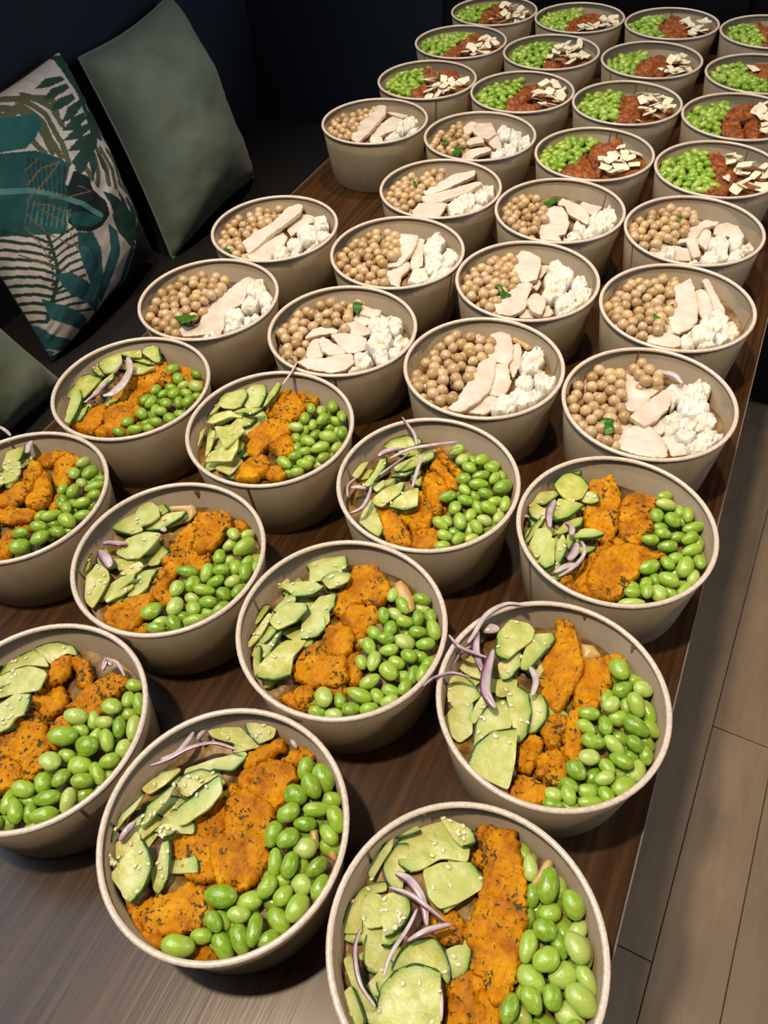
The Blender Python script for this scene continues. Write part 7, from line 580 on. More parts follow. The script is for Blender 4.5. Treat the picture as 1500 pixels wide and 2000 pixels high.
def cushion(name, corners, front, back, mat, label, nu, nv, printed=False, seed=0):
    tl, tr, br, bl = [Vector(c) for c in corners]
    nrm = (tr - tl).cross(bl - tl).normalized()
    if nrm.x < 0: nrm = -nrm
    org = (tl + tr + br + bl) / 4
    vs, uvs = [], []
    for side in (1, -1):
        for j in range(nv + 1):
            for i in range(nu + 1):
                u, v = i / nu, j / nv
                # sides bow inwards between the pointed corners
                uu = .5 + (u - .5) * (1 - .06 * math.sin(math.pi * v))
                vv = .5 + (v - .5) * (1 - .05 * math.sin(math.pi * u))
                p = tl * (1 - uu) * (1 - vv) + tr * uu * (1 - vv) + br * uu * vv + bl * (1 - uu) * vv
                e = max(0, 1 - abs(2 * u - 1) ** 2.4) * max(0, 1 - abs(2 * v - 1) ** 2.4)
                h = (front if side > 0 else -back) * e ** .48
                if side > 0:
                    q = Vector((u * 2.2 + seed, v * 3.5, seed))
                    h += .008 * e ** .3 * noise.fractal(q * 1.3, 1, 2, 3) + .004 * e ** .3 * math.sin(9 * v + 5 * u + 3 * noise.noise(q))
                    edge = min(u, 1 - u, v, 1 - v)
                    h += .0025 * math.exp(-edge * 18) * math.sin(60 * (u + v) + 6 * noise.noise(q * 3)) * min(1, edge * 30)
                vs.append(p + nrm * h - org)
                uvs.append((u, v))
    fs = []
    st = (nu + 1) * (nv + 1)
    for j in range(nv):
        for i in range(nu):
            a = j * (nu + 1) + i
            fs.append((a, a + nu + 1, a + nu + 2, a + 1))
            fs.append((st + a, st + a + 1, st + a + nu + 2, st + a + nu + 1))
    me = mesh(name, vs, fs)
    if printed:
        c = print_colors(np.array(uvs))
        at = me.attributes.new('print', 'FLOAT_COLOR', 'POINT')
        at.data.foreach_set('color', np.hstack([c, np.ones((len(c), 1))]).astype(np.float32).ravel())
    o = link(name, me, MAT[mat], loc=org)
    tag(o, label, 'cushion')
    # sewn seam around the border
    ring = [vs[i] for i in range(nu + 1)] + [vs[j * (nu + 1) + nu] for j in range(1, nv + 1)] + [vs[nv * (nu + 1) + i] for i in range(nu - 1, -1, -1)] + [vs[j * (nu + 1)] for j in range(nv - 1, 0, -1)]
    ring = ring[::max(1, len(ring) // 160)]
    sv, sf = [], []
    for k, p in enumerate(ring):
        t = (ring[(k + 1) % len(ring)] - ring[k - 1]).normalized()
        s = t.cross(nrm).normalized()
        for q in range(6):
            a = q * math.pi / 3
            sv.append(p + (s * math.cos(a) + nrm * math.sin(a)) * .0022)
    for k in range(len(ring)):
        k2 = (k + 1) % len(ring)
        for q in range(6):
            sf.append((k * 6 + q, k2 * 6 + q, k2 * 6 + (q + 1) % 6, k * 6 + (q + 1) % 6))
    link('seam', mesh('seam', sv, sf), MAT['velvet'] if not printed else MAT['bench'], o)
    return o

Z = RIM_Z
cushion('cushion', [(-1.155, 1.135, Z - .028), (-1.155, 1.425, Z - .010), (-1.030, 1.415, Z - .355), (-1.015, 1.075, Z - .362)], .092, .02, 'velvet',
        'plain sage green velvet cushion leaning between the patterned cushion and bowls', 40, 48, seed=3.1)
cushion('patterned_cushion', [(-1.155, .745, Z - .010), (-1.155, 1.095, Z - .004), (-1.035, 1.045, Z - .338), (-1.02, .720, Z - .362)], .085, .02, 'print',
        'cushion printed with teal and green tropical leaves on white', 200, 230, True, seed=7.7)
cushion('cushion', [(-1.12, .30, Z - .03), (-1.11, .63, Z - .03), (-.955, .675, Z - .352), (-.945, .33, Z - .360)], .07, .02, 'velvet',
        'sage green velvet cushion at the left edge below the patterned cushion', 40, 48, seed=5.2)

# ------------------------------------------------------------------ bowls
H = RIM_Z - TABLE_Z
bowl_me = lathe('paper_bowl', [(0, .0030), (.0600, .0030), (.0622, .0004), (.0642, .0), (.0646, .0012), (.0728, H - .0016), (.0721, H - .0014), (.0640, .0058), (.0600, .0042), (0, .0042)], 72)
rim_me = lathe('rim', [(.0724 + .0019 * math.cos(a), H - .0004 + .0017 * math.sin(a)) for a in [2 * math.pi * k / 12 for k in range(12)]], 72, True)
seam_v, seam_f = [], []
for k in range(9):
    z = .002 + (H - .004) * k / 8
    ro = .0646 + (.0728 - .0646) * z / (H - .0016) + .00012
    ri = .0640 + (.0721 - .0640) * (z - .0058) / (H - .0072) - .00012
    for rr in (ro, ri):
        for dy in (-.0011, .0011): seam_v.append((math.sqrt(rr * rr - dy * dy), dy, max(z, .0062) if rr == ri else z))
for k in range(8):
    a = k * 4
    seam_f += [(a, a + 1, a + 5, a + 4), (a + 2, a + 6, a + 7, a + 3)]
seam_me = mesh('seam', seam_v, seam_f)
for me, mk in ((bowl_me, 'kraft'), (rim_me, 'rim'), (seam_me, 'kraft')): me.materials.append(MAT[mk])
KINDTXT = {'A': 'turmeric chicken, cucumber and edamame', 'B': 'chickpeas, sliced chicken and feta', 'C': 'edamame, red chicken and cheese shavings'}
SHORT = {'A': 'turmeric chicken', 'B': 'chickpeas and feta', 'C': 'red chicken and shavings'}
BOWLS = {}
for b, (bx, by) in BOWL_AT.items():
    o = link('paper_bowl', bowl_me, loc=(bx / 1e3, by / 1e3, TABLE_Z + .0002), rot=(0, 0, R.uniform(0, 6.28)))
    tag(o, 'kraft paper bowl of %s, %s' % (SHORT[b[0]], PLACE[b].replace(' bowl', '')), 'bowl', 'paper bowls on the table')
    BOWLS[b] = o
    link('rim', rim_me, parent=o)
    link('seam', seam_me, parent=o)

MAT['sauce'] = simple('dried_sauce', [(.3, (.20, .075, .012)), (.7, (.34, .15, .03))], 300, .35)
def drip(b, deg, z0, z1, wid):
    """thin run of sauce on the inner wall"""
    vs, fs = [], []
    n = 9
    for k in range(n):
        t = k / (n - 1)
        z = z0 + (z1 - z0) * t
        rr = .0721 + (z) * .122 - .00022
        w = wid * (.5 + .5 * math.sin(math.pi * min(1, .25 + t))) * (.8 + .3 * noise.noise(Vector((deg, t * 5, 0)))) * .5
        if k in (0, n - 1): w *= .35
        for sgn in (-1, 0, 1):
            a = math.radians(deg) + sgn * w / rr + .02 * noise.noise(Vector((deg, t * 3, 4)))
            q = rr - (.00035 if sgn == 0 else 0)
            vs.append((q * math.cos(a), q * math.sin(a), z + H))
    for k in range(n - 1):
        for j in range(2): fs.append((k * 3 + j, k * 3 + j + 1, k * 3 + j + 4, k * 3 + j + 3))
    o = link('sauce_drip', mesh('sauce_drip', vs, fs), MAT['sauce'], BOWLS[b])
    o.rotation_euler = (0, 0, -BOWLS[b].rotation_euler.z)
    o['label'] = 'brown sauce run on the inner wall'
    return o
for args in (('C8', 57, -.003, -.024, .0032), ('C4', 92, -.003, -.018, .003), ('C4', 80, -.003, -.012, .002), ('C2', 80, -.003, -.010, .0028), ('A1', 131, -.002, -.006, .004), ('A4', 88, -.002, -.008, .005), ('A4', 57, -.002, -.011, .004), ('A6', 108, -.006, -.014, .006)):
    drip(*args)
def origin(b):
    return Vector((BOWL_AT[b][0] / 1e3, BOWL_AT[b][1] / 1e3, RIM_Z))
def r_in(z):                       # usable inner radius at height z (m) relative to the rim
    return .0720 + z * .120 - .0012

def bed(b, sup):
    """dressed pasta heaped under the toppings: carries the lowest piece at every spot"""
    rings, seg = 16, 56
    base = {'A': -.0285, 'B': -.0255, 'C': -.0225}[b[0]] * 1e3
    P, Hh, known = [], [], []
    for i in range(rings + 1):
        for k in range(seg if i else 1):
            a = 2 * math.pi * k / seg
            p = Vector((math.cos(a), math.sin(a))) * (i / rings * 68.0)
            h = None
            for kind, geo, c, t, th in sup:
                if kind == 'round':
                    if (p - c).length > geo: continue
                    z = th
                else:
                    if not pip(p, geo): continue
                    z = c[2] + t[0] * (p.x - c[0]) + t[1] * (p.y - c[1]) - th
                if h is None or z < h: h = z
            P.append(p); known.append(h is not None); Hh.append(h if h is not None else 0)
    KP = np.array([p[:] for p, k in zip(P, known) if k]); KH = np.array([h for h, k in zip(Hh, known) if k])
    vs = []
    for p, h, k in zip(P, Hh, known):
        if not k:
            w = 1 / (((KP - np.array(p[:])) ** 2).sum(1) + 4) ** 1.5
            h = float((w * KH).sum() / w.sum()) - 1.0
        h = max(h - .6, -40) * .8 + base * .2
        q = Vector((p.x, p.y, BOWL_AT[b][1]))
        h += 2.6 * noise.noise(q * .12) + 1.2 * noise.noise(q * .3)
        mx = (r_in(h / 1e3)) * 1e3 - .3
        if p.length > mx: p = p * (mx / p.length)
        vs.append((p.x / 1e3, p.y / 1e3, h / 1e3))
    fs = []
    for i in range(rings):
        for k in range(seg):
            k2 = (k + 1) % seg
            if i == 0: fs.append((0, 1 + k, 1 + k2))
            else:
                a = 1 + (i - 1) * seg; c = 1 + i * seg
                fs.append((a + k, c + k, c + k2, a + k2))
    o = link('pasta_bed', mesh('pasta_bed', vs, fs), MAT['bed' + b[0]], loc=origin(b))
    tag(o, 'dressed pasta under the toppings in %s' % PLACE[b], 'pasta', kind='stuff')

# ------------------------------------------------------------------ food builders
def resample(pts, flags, step, jit, seed, grow=0.0, smooth=1):
    out, fl = [], []
    n = len(pts)
    for i in range(n):
        a, b = Vector(pts[i]), Vector(pts[(i + 1) % n])
        k = max(1, int(round((b - a).length / step)))
        for q in range(k):
            out.append(a.lerp(b, q / k)); fl.append(flags[i] == '1')
    if grow:
        res = []
        ar = sum(out[i - 1].x * out[i].y - out[i].x * out[i - 1].y for i in range(len(out)))
        for i in range(len(out)):
            d = out[(i + 1) % len(out)] - out[i - 1]
            d = Vector((d.y, -d.x)).normalized() if d.length > 1e-9 else Vector((0, 0))
            res.append(out[i] + d * (grow if ar > 0 else -grow))
        out = res
    for _ in range(smooth):
        out = [out[i] * .6 + (out[i - 1] + out[(i + 1) % len(out)]) * .2 for i in range(len(out))]
    if jit:
        res = []
        for i, p in enumerate(out):
            d = (out[(i + 1) % len(out)] - out[i - 1])
            d = Vector((d.y, -d.x)).normalized() if d.length > 1e-9 else Vector((0, 0))
            res.append(p + d * jit * (noise.noise(Vector((p.x * .35, p.y * .35, seed))) * 1.2 + R.uniform(-.5, .5)))
        out = res
    return out, fl

def seg_dist(p, a, b):
    d = b - a
    t = max(0, min(1, (p - a).dot(d) / (d.length_squared + 1e-12)))
    return (p - a - d * t).length

def pip(p, poly):
    c = False
    j = len(poly) - 1
    for i in range(len(poly)):
        if (poly[i].y > p.y) != (poly[j].y > p.y) and p.x < (poly[j].x - poly[i].x) * (p.y - poly[i].y) / (poly[j].y - poly[i].y) + poly[i].x:
            c = not c
        j = i
    return c

def slab(name, pts, flags, thick, cell, rough, rnd_edge, jit, lump, seed, edgew=None, dome=0.0, grow=0.0, facet=0.0, drop=.42, sharp=None):
    """a cut piece: outline in mm, top at z=0, real thickness; returns mesh in metres, the outline and its flags"""
    outl, fl = resample(pts, flags or '0' * len(pts), cell, jit, seed, grow)
    xs = [p.x for p in outl]; ys = [p.y for p in outl]
    inner = []
    y = min(ys) + cell * .5; row = 0
    while y < max(ys):
        x = min(xs) + (cell * .5 if row % 2 else 0)
        while x < max(xs):
            p = Vector((x + R.uniform(-.15, .15) * cell, y + R.uniform(-.15, .15) * cell))
            if pip(p, outl):
                d = min(seg_dist(p, outl[i - 1], outl[i]) for i in range(len(outl)))
                if d > cell * .45: inner.append(p)
            x += cell
        y += cell * .87; row += 1
    allp = outl + inner
    n = len(outl)
    res = delaunay_2d_cdt(allp, [(i, (i + 1) % n) for i in range(n)], [list(range(n))], 1, 1e-4)
    vco, tris = res[0], res[2]
    nv = len(vco)
    used = set(i for f in tris for i in f)
    # boundary edges after triangulation
    cnt = {}
    for f in tris:
        for i in range(len(f)):
            e = (f[i], f[(i + 1) % len(f)])
            cnt[e] = cnt.get(e, 0) + 1
    bnd = [e for e in cnt if (e[1], e[0]) not in cnt]
    bset = set(i for e in bnd for i in e)
    dist = []
    for p in vco:
        dist.append(min(seg_dist(p, outl[i - 1], outl[i]) for i in range(n)))
    dm = max(dist) or 1
    vs = []
    edge = []
    for i, p in enumerate(vco):
        d = dist[i] if i not in bset else 0
        t = min(1, d / rnd_edge)
        h = -thick * drop * (1 - math.sqrt(max(0, 1 - (1 - t) ** 2)))
        q = Vector((p.x, p.y, seed * 13.7))
        h += lump * (noise.fractal(q * .11, 1, 2.1, 3)) + rough * noise.noise(q * .55) * (.4 + .6 * t)
        h += dome * min(1, d / dm)
        if facet: h += facet * (noise.cell(q * .16 + Vector((.3, .7, 0))) + .6 * noise.cell(q * .33)) * t
        vs.append((p.x / 1e3, p.y / 1e3, h / 1e3))
        if edgew:
            if any(fl):
                de = min([seg_dist(p, outl[k], outl[(k + 1) % n]) for k in range(n) if fl[k]])
            else: de = 99
            edge.append(math.exp(-(de / edgew) ** 1.3))
        else:
            edge.append(max(0, 1 - d / (thick * .35)) * .7)
    base = len(vs)
    for i, p in enumerate(vco):
        d = dist[i] if i not in bset else 0
        t = min(1, d / rnd_edge)
        q = Vector((p.x, p.y, seed * 13.7))
        h = -thick + thick * .30 * (1 - math.sqrt(max(0, 1 - (1 - t) ** 2))) + lump * (noise.fractal(q * .11, 1, 2.1, 3))
        vs.append((p.x / 1e3, p.y / 1e3, h / 1e3)); edge.append(edge[i])
    fs = [tuple(f) for f in tris] + [tuple(base + i for i in reversed(f)) for f in tris]
    for a, c in bnd: fs.append((c, a, base + a, base + c))
    # drop unused
    keep = sorted(used | set(base + i for i in used))
    mp = {k: i for i, k in enumerate(keep)}
    vs = [vs[k] for k in keep]; edge = [edge[k] for k in keep]
    fs = [tuple(mp[i] for i in f) for f in fs]
    me = mesh(name, vs, fs)
    if sharp: me.set_sharp_from_angle(angle=math.radians(sharp))
    at = me.attributes.new('edge', 'FLOAT', 'POINT')
    at.data.foreach_set('value', edge)
    return me, outl, fl

def peel_mesh(outl, fl, thick, w=.55):
    n = len(outl)
    runs, i = [], 0
    idx = [k for k in range(n) if fl[k]]
    if not idx: return []
    start = 0
    if not all(fl):
        start = next(k for k in range(n) if fl[k] and not fl[k - 1])
    run = []
    for q in range(n + 1):
        k = (start + q) % n
        if fl[k] and q < n: run.append(k)
        elif run:
            runs.append(run + [(run[-1] + 1) % n]); run = []
    cx = sum(p.x for p in outl) / n; cy = sum(p.y for p in outl) / n
    out = []
    for run in runs:
        if len(run) < 3: continue
        vs, fs = [], []
        L = len(run)
        for q, k in enumerate(run):
            t = outl[(k + 1) % n] - outl[k - 1]
            nr = Vector((t.y, -t.x)).normalized()
            if nr.dot(outl[k] - Vector((cx, cy))) < 0: nr = -nr
            f = min(1, q / 1.5 + .25, (L - 1 - q) / 1.5 + .25)
            p = outl[k]
            for off, z in ((-w * 1.1, .12), (w * .4 * f, -.05), (w * f, -thick * .3), (w * .95 * f, -thick * .75), (-w * .2, -thick - .1)):
                pp = p + nr * off
                vs.append((pp.x / 1e3, pp.y / 1e3, z / 1e3))
        for q in range(L - 1):
            for j in range(5):
                j2 = (j + 1) % 5
                fs.append((q * 5 + j, (q + 1) * 5 + j, (q + 1) * 5 + j2, q * 5 + j2))
        fs.append(tuple(range(4, -1, -1))); fs.append(tuple((L - 1) * 5 + j for j in range(5)))
        out.append(mesh('peel', vs, fs))
    return out

def tilt_rot(t):
    nrm = Vector((-t[0], -t[1], 1)).normalized()
    return Vector((0, 0, 1)).rotation_difference(nrm).to_euler()

def local_outline(pts, c, t):
    """bowl-local plan outline -> outline in the tilted plane of the piece (mm)"""
    q = tilt_rot(t).to_matrix().inverted()
    res = []
    for x, y in pts:
        dx, dy = x - c[0], y - c[1]
        v = q @ Vector((dx, dy, t[0] * dx + t[1] * dy))
        res.append((v.x, v.y))
    return res

def ribbon(pts, width, seed):
    """curved onion strip (mm): swept lens-shaped section, purple along its outer edge"""
    P = [Vector(p) for p in pts]
    if len(P) == 2: P = [P[0], (P[0] + P[1]) / 2 + Vector((0, 0, 1.2)), P[1]]
    fine = []
    for i in range(len(P) - 1):
        p0, p1, p2, p3 = P[max(i - 1, 0)], P[i], P[i + 1], P[min(i + 2, len(P) - 1)]
        for k in range(7):
            t = k / 7
            fine.append(.5 * ((2 * p1) + (p2 - p0) * t + (2 * p0 - 5 * p1 + 4 * p2 - p3) * t * t + (3 * p1 - p0 - 3 * p2 + p3) * t ** 3))
    fine.append(P[-1])
    L = len(fine)
    vs, fs, ed = [], [], []
    M = 10
    for i, p in enumerate(fine):
        t = (fine[min(i + 1, L - 1)] - fine[max(i - 1, 0)]).normalized()
        s = t.cross(Vector((0, 0, 1)))
        s = s.normalized() if s.length > 1e-6 else Vector((1, 0, 0))
        u = s.cross(t).normalized()
        tw = .7 * noise.noise(Vector((seed, i * .08, 0)))
        s, u = s * math.cos(tw) + u * math.sin(tw), u * math.cos(tw) - s * math.sin(tw)
        f = math.sin(math.pi * min(1, max(0, (i + .6) / (L + .2)))) ** .45
        w = width * .5 * f
        for k in range(M):
            a = 2 * math.pi * k / M
            x, y = math.cos(a) * w, math.sin(a) * .65 * (.5 + .5 * f)
            y -= (x / max(w, .1)) ** 2 * width * .10
            vs.append((p + s * x + u * y) / 1e3)
            ed.append(max(0, min(1, (math.cos(a) * 1.1 - .05) * 1.3)) if seed % 2 < 1.25 else max(0, .25 * math.cos(a)))
    for i in range(L - 1):
        for k in range(M):
            k2 = (k + 1) % M
            fs.append((i * M + k, i * M + k2, (i + 1) * M + k2, (i + 1) * M + k))
    fs.append(tuple(range(M - 1, -1, -1))); fs.append(tuple((L - 1) * M + k for k in range(M)))
    c = sum(vs, Vector()) / len(vs)
    me = mesh('onion_strip', [v - c for v in vs], fs)
    at = me.attributes.new('edge', 'FLOAT', 'POINT')
    at.data.foreach_set('value', ed)
    return me, c

# ---- base shapes of the small repeats
def blob(name, fn, nu=18, nv=12):
    vs, fs = [], []
    vs.append(fn(Vector((0, 0, 1))))
    for j in range(1, nv):
        a = math.pi * j / nv
        for i in range(nu):
            b = 2 * math.pi * i / nu
            vs.append(fn(Vector((math.sin(a) * math.cos(b), math.sin(a) * math.sin(b), math.cos(a)))))
    vs.append(fn(Vector((0, 0, -1))))
    for i in range(nu): fs.append((0, 1 + i, 1 + (i + 1) % nu))
    for j in range(nv - 2):
        for i in range(nu):
            a = 1 + j * nu; b = a + nu; i2 = (i + 1) % nu
            fs.append((a + i, b + i, b + i2, a + i2))
    e = len(vs) - 1; a = 1 + (nv - 2) * nu
    for i in range(nu): fs.append((e, a + (i + 1) % nu, a + i))
    return mesh(name, vs, fs)

def bean_fn(s):
    def f(p):
        x, y, z = p
        k = 1 + .10 * s * x                       # one end fuller
        y2 = y * k; z2 = z * k
        if y > 0: y2 -= .10 * math.exp(-(x / .35) ** 2) * y   # shallow dent at the hilum side
        q = 1 + .025 * noise.noise(p * 1.7 + Vector((s * 5, 0, 0)))
        return Vector((math.copysign(abs(x) ** 1.06, x), y2, z2)) * q
    return f
BEANS = [blob('edamame_bean', bean_fn(s)) for s in (-.9, .2, .8, 1.3)]
for b in BEANS: b.materials.append(MAT['bean'])
BEAN_LO = [blob('edamame_lo', bean_fn(s), 12, 8) for s in (-.8, .9)]

def chick_fn(s):
    def f(p):
        d = max(0, p.dot(Vector((.9, 0, .43)).normalized()))
        r = 1 + .22 * d ** 14
        r -= .09 * math.exp(-((p.y) / .16) ** 2) * max(0, p.z * .5 + .5) * (p.x * .5 + .6)
        r += .045 * noise.noise(p * 1.6 + Vector((s * 9, 0, 0)))
        return p * r
    return f
CHICKS = [blob('chickpea', chick_fn(s), 18, 12) for s in (0, 1, 2, 3)]
for b in CHICKS: b.materials.append(MAT['chick'])
CHICK_LO = [blob('chickpea_lo', chick_fn(s), 12, 8) for s in (0, 1)]

def seed_fn(p):
    k = 1 - .45 * max(0, p.x) ** 1.5
    return Vector((p.x, p.y * k, p.z * k))
SEED = blob('sesame_seed', seed_fn, 10, 7)
SEED.materials.append(MAT['sesame'])

FAR = {'edamame': [], 'chickpea': []}
def far_mesh(name, items, protos):
    vs, fs, pc = [], [], []
    data = []
    for p in protos:
        data.append((np.array([v.co[:] for v in p.vertices]), [tuple(f.vertices) for f in p.polygons]))
    for k, (mw, rnd) in enumerate(items):
        V, F = data[k % len(data)]
        M3 = np.array(mw.to_3x3()); T = np.array(mw.translation)
        b = len(vs)
        vs.extend((V @ M3.T + T).tolist())
        fs.extend([tuple(i + b for i in f) for f in F])
        pc.extend([rnd] * len(V))
    me = mesh(name, vs, fs)
    at = me.attributes.new('piece', 'FLOAT', 'POINT')
    at.data.foreach_set('value', pc)
    return me

def rank_words(n):
    if n > 21: return ['rearmost'] + ['%s rearmost' % q for q in ('second third fourth fifth sixth seventh eighth ninth tenth eleventh twelfth thirteenth fourteenth fifteenth sixteenth seventeenth eighteenth nineteenth twentieth twenty-first twenty-second twenty-third twenty-fourth twenty-fifth twenty-sixth twenty-seventh twenty-eighth twenty-ninth thirtieth thirty-first thirty-second thirty-third thirty-fourth thirty-fifth thirty-sixth').split()][:n - 2] + ['frontmost']
    base = ['rearmost', 'second rearmost', 'third rearmost', 'fourth rearmost', 'fifth rearmost', 'sixth rearmost', 'seventh rearmost', 'eighth rearmost', 'ninth rearmost',
            'tenth rearmost', 'eleventh rearmost', 'twelfth rearmost', 'thirteenth rearmost', 'fourteenth rearmost', 'fifteenth rearmost', 'sixteenth rearmost', 'seventeenth rearmost', 'eighteenth rearmost', 'nineteenth rearmost', 'twentieth rearmost', 'twenty-first rearmost']
    if n == 1: return ['only']
    w = base[:n]
    if n > 2: w[-1] = 'frontmost'
    if n > 5: w[-2] = 'second frontmost'
    if n > 7: w[-3] = 'third frontmost'
    if n > 9: w[-4] = 'fourth frontmost'
    if n == 2: w = ['rear', 'front']
    return w
VIEW = Vector((-.31, .576)).normalized()
def rank_and_label(objs, what, place):
    objs.sort(key=lambda o: -(o.location.x * VIEW.x + o.location.y * VIEW.y))
    for o, wd in zip(objs, rank_words(len(objs))):
        txt = what if wd == 'only' else '%s %s' % (wd, what)
        o['label'] = '%s in %s' % (txt, place)

def pack(region, dmin, rnd, tries=2500):
    poly = [Vector(p) for p in region]
    xs = [p.x for p in poly]; ys = [p.y for p in poly]
    pts = []
    for _ in range(tries):
        p = Vector((rnd.uniform(min(xs), max(xs)), rnd.uniform(min(ys), max(ys))))
        if not pip(p, poly): continue
        if all((p - q).length > dmin for q in pts): pts.append(p)
    # a few relaxation passes to even out the gaps
    return pts

WHAT = {'ch': ('turmeric_chicken', 'orange turmeric chicken slice', 'chicken', 'turmeric chicken slices'),
        'cu': ('cucumber_slice', 'cucumber slice', 'cucumber', 'cucumber slices'),
        'wc': ('chicken_slice', 'white chicken slice', 'chicken', 'poached chicken slices'),
        'fe': ('feta_chunk', 'crumbly white feta chunk', 'cheese', 'feta chunks'),
        'rc': ('red_chicken', 'dark red chicken piece', 'chicken', 'red chicken pieces'),
        'fl': ('cheese_shaving', 'ivory cheese shaving', 'cheese', 'cheese shavings'),
        'he': ('herb_leaf', 'green herb leaf', 'herb', 'herb leaves'),
        'pa': ('pasta_shell', 'pasta shell', 'pasta', 'pasta shells'),
        'on': ('onion_strip', 'red onion strip', 'onion', 'onion strips')}
THICK = {'ch': 8.5, 'cu': 2.6, 'wc': 6.5, 'fe': 13.0, 'rc': 10.0, 'fl': 1.3, 'he': .7, 'pa': 2.0}

